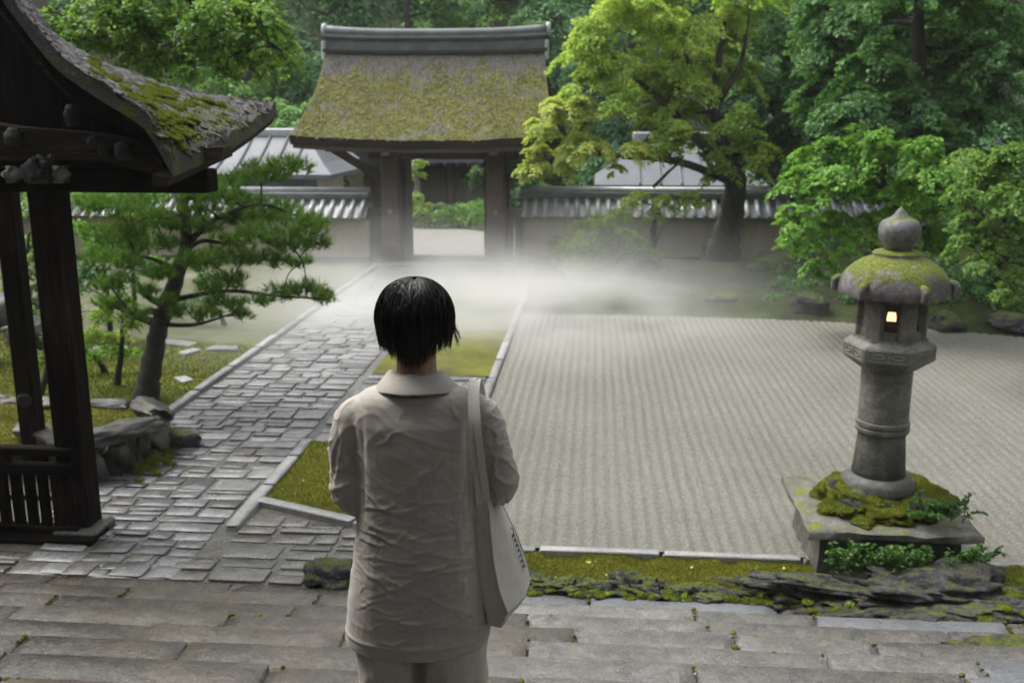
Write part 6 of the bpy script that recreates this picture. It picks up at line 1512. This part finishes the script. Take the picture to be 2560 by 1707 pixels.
for i in range(n):
    x, y, z = co[i]; z -= ZO
    wx = x + 0.03 * mnoise.noise(Vector((x * 9, y * 9, z * 9)))
    wz = z + 0.25 * x * mnoise.noise(Vector((1.3, 2.1, z * 3.1))) + 0.018 * mnoise.noise(Vector((x * 12, y * 8, z * 12 + 4)))
    arm = 1.0 if (abs(x) > 0.158 + max(0, 0.9 - z) * 9 and z > 0.93) or y > 0.15 else 0.0
    low = min(1, max(0, (1.16 - z) / 0.12)); d = 0.0
    if not arm:
        # long slanting drag folds across the lower back, from the bag side down to the left
        d += 0.003 * low * ridge((wx, y, wz + 0.30 * x), (2.0, 3, 14), 3.0, 7.0) * min(1, max(0, (z - 0.58) / 0.08))
        d += 0.0012 * low * ridge((wx, y, wz - 0.1 * x), (4.0, 4, 26), 8.0, 6.5) + 0.001 * ridge((wx, y, wz + 0.55 * x), (5.0, 5, 40), 14.0, 6.0)
        d += 0.0016 * (1 - 0.5 * low) * ridge((wx, y, wz + 0.5 * abs(x)), (7, 5, 9), 5.0, 6.0)
        d += 0.004 * math.exp(-((abs(x) - 0.122) / 0.022) ** 2) * min(1, max(0, (z - 0.62) / .1)) * (0.75 + 0.25 * ridge((x, y, z), (2, 2, 4), 1))   # side folds below the armholes
        d -= 0.006 * math.exp(-((abs(x) - 0.140 + 0.02 * (z - 1.1)) / 0.008) ** 2) * min(1, max(0, (z - 0.98) / .05)) * min(1, max(0, (1.27 - z) / .06))
        d += 0.004 * math.sin(x * 24 + 1.2 + 2 * mnoise.noise(Vector((x * 4, z * 3, 2)))) * max(0, (0.80 - z) / 0.2) * 0.6                          # hem flare
        d += 0.003 * math.exp(-((z - 0.655) / 0.004) ** 2)
    else:
        d += 0.0045 * min(1, max(0.15, (1.27 - z) / .1)) * ridge((wx, y, wz + 0.7 * abs(x)), (8, 8, 13), 2.0, 5.0) + 0.003 * ridge((wx, y, wz), (16, 14, 26), 6.0, 4.0)
    d += 0.0007 * mnoise.noise(Vector((x * 38, y * 38, z * 38)))
    disp[i] = d - 0.006
# crisp creases: short tapering folds, mostly slanting across the lower back, a few on the shoulders and sleeves
cg = np.random.default_rng(23); zz = co[:, 2] - ZO; back = 1 / (1 + np.exp((co[:, 1] - 0.02) / 0.012)); xx = co[:, 0]
def crease(x0, z0, x1, z1, w, amp, side=None):
    d = np.array([x1 - x0, z1 - z0]); L = np.hypot(*d); u = d / L
    bow = cg.uniform(-.06, .06) * L
    px, pz = xx - x0, zz - z0; s = (px * u[0] + pz * u[1]) / L; q = -px * u[1] + pz * u[0] - bow * 4 * s * (1 - s) - 0.004 * np.sin(s * 9 + x0 * 50)
    env = np.clip(1 - np.abs(2 * s - 1), 0, 1) ** 0.7
    return amp * env * (np.exp(-(q / w) ** 2) - 0.75 * np.exp(-((q + 1.7 * w) / (1.1 * w)) ** 2)) * back
main_f = [(-.14, .79, .16, .95), (-.06, .83, .15, .90), (-.13, .70, .12, .80), (-.02, .96, .15, 1.0), (-.15, .90, .05, .905), (-.16, .97, -.02, .94), (-.10, .745, .10, .735), (.0, .87, .16, .86), (-.15, .86, -.03, .80), (-.06, 1.03, .13, 1.06), (-.16, 1.02, -.05, 1.05), (-.02, 1.1, .08, 1.19), (-.1, 1.2, -.03, 1.25), (-.12, .66, .0, .69), (.02, .70, .17, .74)]
for f in main_f: disp += crease(*f, cg.uniform(.003, .005), cg.uniform(.0028, .0052))
for _ in range(85):
    x0 = cg.uniform(-.19, .17); z0 = cg.uniform(.66, 1.08); L = cg.uniform(.04, .15); a = cg.normal(0.12, .35)
    disp += crease(x0, z0, x0 + L * np.cos(a), z0 + L * np.sin(a), cg.uniform(.002, .0035), cg.uniform(.0009, .0024))
for _ in range(40):
    sx_ = cg.choice((-1, 1)); x0 = sx_ * cg.uniform(.15, .235); z0 = cg.uniform(.99, 1.27); L = cg.uniform(.04, .12); a = cg.normal(1.2, .5) * sx_
    disp += crease(x0, z0, x0 + L * np.cos(a), z0 - L * abs(np.sin(a)), cg.uniform(.003, .006), cg.uniform(.002, .0042))
for sx_ in (-1, 1):
    for _ in range(6):
        x0 = sx_ * cg.uniform(.10, .15); disp += crease(x0, cg.uniform(1.1, 1.22), x0 + cg.uniform(-.012, .012), cg.uniform(.78, .98), .0045, .0006)
co += no * disp[:, None]
jme.vertices.foreach_set('co', co.ravel()); jme.update(); jme.polygons.foreach_set('use_smooth', [True] * len(jme.polygons))
jme.materials.append(MT['linen']); jacket = link_mesh('jacket', jme, person)
# collar: stand and fall, wrapped round the neck
def collar_ring(a, bf, bb, z, zs=0.0, n=48):
    out = []
    for i in range(n):
        t = 2 * math.pi * i / n; c, s = math.cos(t), math.sin(t)
        out.append(Vector((a * c, 0.006 + (bf if s > 0 else bb) * s, z_(z) - 0.05 * max(0, s) ** 2 + 0.0022 * math.sin(5 * t + a * 60) + zs * abs(c))))
    return out
cm = MB().loft([collar_ring(.056, .050, .052, 1.350), collar_ring(.057, .053, .054, 1.372), collar_ring(.062, .057, .059, 1.380), collar_ring(.073, .064, .070, 1.376, .0), collar_ring(.090, .074, .085, 1.362, -.006), collar_ring(.109, .084, .105, 1.345, -.011), collar_ring(.1095, .084, .106, 1.341, -.011), collar_ring(.102, .08, .099, 1.342, -.010), collar_ring(.090, .07, .084, 1.352, -.005)], caps=False)
cm.build('collar', MT['linen'], jacket, True)
# back hem stitching and side seams as a fine raised line
for sgn in (-1, 1):
    MB().tube(catmull([(sgn * .150, -.086, z_(z)) for z in (.62, .8, 1.0, 1.1)], 5), 0.0012, 4)

# ---- trousers and shoes
tr = MB()
for s in (-1, 1):
    tr.loft([[Vector((s * cx + a * math.cos(t) * (1 + 0.03 * math.sin(3 * t + z * 14)), cy + b * math.sin(t) * (1 + 0.03 * math.cos(2 * t + z * 17)), z_(z))) for t in [2 * math.pi * k / 28 for k in range(28)]]
             for z, cx, cy, a, b in ((.84, .07, 0, .10, .125), (.72, .084, 0, .098, .128), (.60, .088, 0, .090, .118), (.48, .088, .0, .086, .105), (.34, .088, .0, .084, .098), (.20, .088, 0, .083, .094), (.05, .088, 0.005, .084, .094), (.03 - ZO, .088, .008, .084, .096))])
tme = remesh(tr, 0.007, 3, 0.5); tme.name = 'trousers'
n = len(tme.vertices); co = np.empty(n * 3, dtype=np.float32); tme.vertices.foreach_get('co', co); co = co.reshape(-1, 3)
no = np.empty(n * 3, dtype=np.float32); tme.vertex_normals.foreach_get('vector', no); no = no.reshape(-1, 3)
dd = np.array([0.008 * ridge((p[0], p[1], p[2] + 0.6 * abs(p[0])), (10, 9, 5), 4.0, 2.2) + 0.004 * ridge((p[0], p[1], p[2]), (14, 14, 12), 9.0, 2.0) for p in co])
co += no * dd[:, None]; tme.vertices.foreach_set('co', co.ravel()); tme.update(); tme.polygons.foreach_set('use_smooth', [True] * len(tme.polygons))
tme.materials.append(MT['trouser']); link_mesh('trousers', tme, person)
for s in (-1, 1):
    sh = MB().loft([[Vector((s * .092 + a * math.cos(t), cy + b * math.sin(t), z)) for t in [2 * math.pi * k / 20 for k in range(20)]] for z, cy, a, b in ((0.0, .045, .045, .125), (.02, .045, .047, .128), (.045, .04, .044, .118), (.075, .01, .038, .075), (.10, -.01, .034, .055))])
    sh.build('shoe', MT['shoe'], person, True)

# ---- hair: a dark cap under thousands of combed strands, parted at the crown, ragged at the nape
HCx = Vector((-0.003, 0.018, z_(1.515)))
def hair_surf(th, ph):
    """th azimuth (0 = +x, -pi/2 = towards the camera), ph 0 crown .. 1 rim"""
    pol = ph * 2.05
    c, s = math.cos(th), math.sin(th)
    rx, ry = 0.1035, (0.098 if s < 0 else 0.108)
    r = math.sin(min(pol, 1.65)) ** 0.92
    z = 0.108 * math.cos(pol) if pol < 1.65 else 0.108 * math.cos(1.65) - 0.175 * (pol - 1.65)
    if pol > 1.6: r *= 1 - 0.34 * (pol - 1.6) ** 1.3 * (1.0 if s < 0.3 else 0.7)
    r *= 1 + 0.022 * mnoise.noise(Vector((c * 6, s * 6, ph * 0.8)))  # locks
    if s < 0.5: z -= 0.007 * math.exp(-((r * c - 0.02) / 0.05) ** 2) * max(0, 1 - ph * 4)
    return Vector((rx * r * c, ry * r * s, z))
cap = MB(); rings = []
for j in range(15):
    ph = 0.02 + 0.90 * j / 14
    rings.append([HCx + hair_surf(2 * math.pi * i / 40, ph) * 0.94 for i in range(40)])
capo = cap.loft(rings).build('hair', MT['hair'], person, True)
hv, hf = [], []
hr = random.Random(42)
def strand(th, ph0, ph1, off, w, wav, flick=0.0, curl=None):
    base = len(hv); nseg = 9; prev = None; tw = hr.gauss(0, 0.7)
    for k in range(nseg + 1):
        t = k / nseg; ph = lerp(ph0, ph1, t)
        a = th + wav * math.sin(t * 3.0 + th * 3) * 0.10 + flick * t ** 4
        p = HCx + hair_surf(a, ph) * (1 + off * (0.4 + 0.6 * t))
        if flick: p += Vector((math.cos(a), math.sin(a), 0.35)) * abs(flick) * 0.10 * max(0, t - 0.72) * 2
        tan = Vector((-math.sin(a), math.cos(a), 0)); ww = w * (1 - 0.85 * t ** 2.2) * (0.35 + 0.65 * min(1, t * 5))
        rad_ = Vector((math.cos(a), math.sin(a), 0.25)); ax_ = (tan * math.cos(tw) + rad_ * math.sin(tw)) * ww
        hv.append(tuple(p - ax_)); hv.append(tuple(p + ax_))
        if k: hf.append((base + 2 * k - 2, base + 2 * k - 1, base + 2 * k + 1, base + 2 * k))
for k in range(6500):
    th = hr.uniform(0, 2 * math.pi); s = math.sin(th)
    # rim: longest at the middle of the nape, shorter towards the ears, chin-length in front
    back = max(0, -s); side = abs(math.cos(th))
    rim = 0.99 + 0.12 * back ** 5 - 0.02
    if s > 0.45: rim = 0.62 + 0.2 * side
    layer = hr.random(); ph1 = rim * (1 - 0.30 * layer ** 3) + hr.gauss(0, 0.018) + 0.022 * mnoise.noise(Vector((th * 5, 1, 2)))
    ph0 = hr.uniform(0.0, 0.22) if layer < 0.75 else hr.uniform(0.2, 0.5)
    strand(th + hr.gauss(0, .01), ph0, ph1, hr.uniform(-0.02, 0.03), hr.uniform(0.0006, 0.0022), hr.gauss(0, 0.8))
for k in range(60):                                    # stray and flicked ends
    th = hr.choice((hr.gauss(-0.35, 0.16), hr.gauss(-2.8, 0.2), hr.gauss(-1.5, .6)))
    strand(th, 0.4, 1.02 + hr.gauss(0, .03), 0.03, 0.0009, hr.gauss(0, 1.5), hr.uniform(0.1, .35) if th > -.8 else 0)
for k in range(46):
    th = hr.gauss(-0.30, 0.10); strand(th, 0.45, 1.00 + hr.gauss(0, .02), 0.03, 0.0014, 0.4, hr.uniform(0.25, 0.55))
for k in range(70):                                    # loose loops over the back of the head
    th = hr.gauss(-1.5, 0.5); strand(th, hr.uniform(.15, .4), hr.uniform(.55, .8), 0.045, 0.0006, hr.gauss(0, 4))
link_mesh('strands', mesh_np('strands', np.array(hv), np.array(hf), MT['hair'], True), capo)

# ------------------------------------------------------------------ canvas tote hanging from the right shoulder
tote = thing('tote_bag', 'pale canvas tote bag hanging from the right shoulder of the person', 'bag', (PX, PY, PZ), YAW)
def q4(z, xl, yl, xs, ys, xr, yr, xb, yb): return [Vector((xl, yl, z_(z))), Vector((xs, ys, z_(z))), Vector((xr, yr, z_(z))), Vector((xb, yb, z_(z)))]
secs = [  # height, left-near edge, seam (near), right-far edge, hidden edge
    (1.045, (.152, -.055), (.183, -.060), (.190, .075), (.160, .085)),
    (1.015, (.150, -.060), (.190, -.066), (.204, .085), (.160, .09)),
    (0.95, (.152, -.066), (.195, -.078), (.230, .095), (.160, .10)),
    (0.875, (.155, -.068), (.202, -.085), (.262, .105), (.165, .11)),
    (0.80, (.160, -.070), (.216, -.092), (.288, .11), (.17, .12)),
    (0.755, (.172, -.070), (.232, -.096), (.300, .112), (.18, .12)),
    (0.735, (.178, -.070), (.240, -.098), (.306, .112), (.19, .12))]
def bag_ring(z, a, s, r, b, n=10):
    cs = [Vector((*a, z_(z))), Vector((*s, z_(z))), Vector((*r, z_(z))), Vector((*b, z_(z)))]; out = []
    bul = (0.0, 0.016, 0.008, 0.0)
    for k in range(4):
        p, q = cs[k], cs[(k + 1) % 4]; nrm = (q - p).cross(Vector((0, 0, 1))).normalized()
        for i in range(n):
            t = i / n; d = bul[k] * math.sin(math.pi * t) * min(1, max(0, (1.05 - z) / .12))
            w = (0.007 * mnoise.noise(Vector((p.lerp(q, t).x * 16, p.lerp(q, t).y * 13, z * 9))) + 0.004 * mnoise.noise(Vector((p.lerp(q, t).x * 40 + 5, p.lerp(q, t).y * 30, z * 22)))) * min(1, 6 * t * (1 - t))
            out.append(p.lerp(q, t) + nrm * (d + w))
    return out
def interp_secs(m):
    out = []
    zs = [s_[0] for s_ in secs]
    for k in range(m):
        z = lerp(zs[0], zs[-1], k / (m - 1))
        j = max(i for i in range(len(zs)) if zs[i] >= z - 1e-9); j = min(j, len(zs) - 2); t = (zs[j] - z) / (zs[j] - zs[j + 1])
        out.append((z, *[tuple(lerp(u, v, t) for u, v in zip(secs[j][c], secs[j + 1][c])) for c in (1, 2, 3, 4)]))
    return out
rings = [bag_ring(*s_) for s_ in interp_secs(34)]
# the lower corner sags to a fold below the seam
low = [bag_ring(0.735 - 0.05 * k, tuple(np.array(secs[-1][1]) + np.array((.009, 0)) * k), tuple(lerp(np.array(secs[-1][2]), np.array((.203, -.075)), 0.5 * k)), tuple(lerp(np.array(secs[-1][3]), np.array((.215, .06)), 0.5 * k)), secs[-1][4]) for k in (0.35, .7, 1.0)]
bagm = MB().loft(rings + low, caps=False)
nb_ = len(bagm.v) - 40; bagm.f.append(tuple(range(nb_, nb_ + 40)))
# inner wall so that the mouth reads as open
inn = [[p + (Vector((.172, .012, p.z)) - p) * 0.10 for p in rings[k]] for k in (0, 4, 9)]
bagm.loft(inn, caps=False)
bb_ = len(bagm.v)
bag = bagm.build('bag_body', MT['canvas'], tote, True, fix=False)
bmx = bmesh.new(); bmx.from_mesh(bag.data)
for e in bmx.edges:
    if len(e.link_faces) == 2 and e.calc_face_angle(0) > R(32): e.smooth = False
bmx.to_mesh(bag.data); bmx.free()
def seam(pts, r=0.0022): MB().tube([Vector((x, y, z_(z))) for x, y, z in pts], r, 6).build('seam', MT['canvas'], bag, True)
seam([(s_[2][0] + .001, s_[2][1] - .001, s_[0]) for s_ in secs]); seam([(s_[3][0] + .001, s_[3][1], s_[0]) for s_ in secs])
seam([(.240, -.098, .735), (.222, -.088, .71), (.203, -.076, .687)]); seam([(.240, -.098, .735), (.272, .0, .735), (.306, .112, .735)])
rim = rings[0]; MB().tube([p + Vector((0, 0, 0)) for p in rim] + [rim[0]], 0.0024, 6).build('rim_hem', MT['canvas'], bag, True)
# two flat straps over the shoulder
def strap(path, w=0.019, name='strap'):
    pts = catmull([Vector((x, y, z_(z))) for x, y, z in path], 8); L_, R_ = [], []
    rs = []
    for i, p in enumerate(pts):
        d = (pts[min(i + 1, len(pts) - 1)] - pts[max(i - 1, 0)]).normalized(); ac = Vector((0.95, 0.3, 0)) if True else None
        ac = (ac - d * ac.dot(d)).normalized(); nn = d.cross(ac)
        rs.append([p - ac * w / 2 - nn * .0012, p + ac * w / 2 - nn * .0012, p + ac * w / 2 + nn * .0012, p - ac * w / 2 + nn * .0012])
    return MB().loft(rs).build(name, MT['canvas'], tote)
strap([(.166, -.062, 1.030), (.163, -.088, 1.10), (.157, -.118, 1.20), (.152, -.118, 1.27), (.148, -.085, 1.325), (.148, -.03, 1.352), (.150, .04, 1.345), (.155, .095, 1.28), (.160, .12, 1.18), (.172, .10, 1.03)])
strap([(.186, -.052, 1.030), (.180, -.088, 1.10), (.170, -.118, 1.20), (.163, -.116, 1.27), (.158, -.082, 1.325), (.158, -.03, 1.350), (.162, .04, 1.34), (.172, .09, 1.27), (.178, .115, 1.17), (.190, .075, 1.03)], 0.02)
# dark cursive lettering printed near the far edge of the outer face
pr = MB()
def face_pt(t, z):
    s_ = min(secs, key=lambda q: abs(q[0] - z)); j = [i for i in range(len(secs) - 1) if secs[i][0] >= z >= secs[i + 1][0]][0]
    k = (secs[j][0] - z) / (secs[j][0] - secs[j + 1][0])
    a = Vector((*[lerp(u, v, k) for u, v in zip(secs[j][2], secs[j + 1][2])], z_(z))); b = Vector((*[lerp(u, v, k) for u, v in zip(secs[j][3], secs[j + 1][3])], z_(z)))
    nrm = (b - a).cross(Vector((0, 0, 1))).normalized(); return a.lerp(b, t) + nrm * (0.016 * math.sin(math.pi * t) + 0.0035)
line = []
for k in range(74):
    u = k / 73; z = lerp(.905, .790, u); lo = 0.5 + 0.5 * math.sin(u * 46); big_ = 1.7 if u < .16 else 1.0
    line.append(face_pt(0.76 + 0.055 * big_ * (lo - 0.5) * 2, z + 0.006 * math.cos(u * 46)))
pr.tube(line, 0.0012, 5); pr.build('printed_lettering', MT['ink'], bag, True)
# ------------------------------------------------------------------ low mist drifting over the end of the court
def mist():
    x0, x1, y0, y1, z1 = -7.5, 7.0, 12.5, 23.9, 2.3
    o = MB().box((0, 0, 0), (2, 2, 2)).build('ground_mist', None) if False else None
    me = bpy.data.meshes.new('ground_mist'); mb = MB().box((0, 0, 0), (2, 2, 2)); me.from_pydata(mb.v, [], mb.f)
    o = bpy.data.objects.new('ground_mist', me); col.objects.link(o); o['kind'] = 'stuff'
    o.location = ((x0 + x1) / 2, (y0 + y1) / 2, z1 / 2 - 0.06); o.scale = ((x1 - x0) / 2, (y1 - y0) / 2, z1 / 2)
    m = bpy.data.materials.new('low_mist'); m.use_nodes = True; nt = m.node_tree; nt.nodes.clear()
    out = nt.nodes.new('ShaderNodeOutputMaterial'); pv = nt.nodes.new('ShaderNodeVolumePrincipled')
    pv.inputs['Color'].default_value = (0.95, 0.945, 0.925, 1); pv.inputs['Anisotropy'].default_value = 0.25
    tc = nt.nodes.new('ShaderNodeTexCoord'); sx = nt.nodes.new('ShaderNodeSeparateXYZ'); nt.links.new(tc.outputs['Object'], sx.inputs[0])
    def mt(op, a, b=None, clamp=False):
        n = nt.nodes.new('ShaderNodeMath'); n.operation = op; n.use_clamp = clamp
        for v, i in ((a, 0), (b, 1)):
            if v is None: continue
            if hasattr(v, 'links'): nt.links.new(v, n.inputs[i])
            else: n.inputs[i].default_value = v
        return n.outputs[0]
    def gauss(c, mu, s):                                # exp(-((c-mu)/s)^2)
        t = mt('DIVIDE', mt('SUBTRACT', c, mu), s); return mt('EXPONENT', mt('MULTIPLY', mt('MULTIPLY', t, t), -1.0))
    X, Y, Zc = sx.outputs[0], sx.outputs[1], sx.outputs[2]
    hz = mt('EXPONENT', mt('MULTIPLY', mt('ADD', Zc, 1.0), -2.9))
    gx = gauss(X, -0.32, 0.52); gy = gauss(Y, 0.0, 0.58)
    wv = nt.nodes.new('ShaderNodeVectorMath'); wv.operation = 'MULTIPLY'; nt.links.new(tc.outputs['Object'], wv.inputs[0]); wv.inputs[1].default_value = (3.4, 2.2, 1.3)
    no = nt.nodes.new('ShaderNodeTexNoise'); no.inputs['Scale'].default_value = 1.0; no.inputs['Detail'].default_value = 3; nt.links.new(wv.outputs[0], no.inputs['Vector'])
    nf = mt('MULTIPLY', mt('SUBTRACT', no.outputs['Fac'], 0.34, ), 3.2, True)
    # a wisp lifting in front of the clipped shrub
    wisp = mt('MULTIPLY', mt('MULTIPLY', gauss(X, 0.05, 0.16), gauss(Y, 0.65, 0.22)), mt('MULTIPLY', gauss(Zc, -0.35, 0.5), 0.55))
    core = mt('MULTIPLY', mt('MULTIPLY', gauss(X, 0.07, 0.26), gauss(Y, 0.10, 0.50)), mt('EXPONENT', mt('MULTIPLY', mt('ADD', Zc, 1.0), -3.4)))
    d = mt('ADD', mt('MULTIPLY', mt('MULTIPLY', hz, mt('MULTIPLY', gx, gy)), mt('MULTIPLY', nf, 2.3)), mt('MULTIPLY', core, mt('MULTIPLY', mt('ADD', nf, 0.15), 1.2)))
    edge = mt('MULTIPLY', mt('SUBTRACT', 1.0, mt('MULTIPLY', mt('MULTIPLY', X, X), mt('MULTIPLY', X, X))), mt('SUBTRACT', 1.0, mt('POWER', mt('ABSOLUTE', Y), 8.0)))
    d = mt('MULTIPLY', mt('ADD', d, mt('MULTIPLY', wisp, 0.42)), edge)
    nt.links.new(d, pv.inputs['Density']); nt.links.new(pv.outputs[0], out.inputs['Volume'])
    me.materials.append(m)
mist()

def haze():
    x, y0, y1, z0, z1 = 81.0, -26.0, 111.0, -2.5, 66.0
    me = bpy.data.meshes.new('haze'); mb = MB().box((0, (y0 + y1) / 2, (z0 + z1) / 2), (2 * x, y1 - y0, z1 - z0)); me.from_pydata(mb.v, [], mb.f)
    o = bpy.data.objects.new('haze', me); col.objects.link(o); o['kind'] = 'stuff'
    m = bpy.data.materials.new('thin_haze'); m.use_nodes = True; nt = m.node_tree; nt.nodes.clear()
    out = nt.nodes.new('ShaderNodeOutputMaterial'); pv = nt.nodes.new('ShaderNodeVolumePrincipled')
    pv.inputs['Color'].default_value = (0.95, 0.97, 0.97, 1); pv.inputs['Density'].default_value = 0.0006; pv.inputs['Anisotropy'].default_value = 0.2
    nt.links.new(pv.outputs[0], out.inputs['Volume']); me.materials.append(m)
haze()
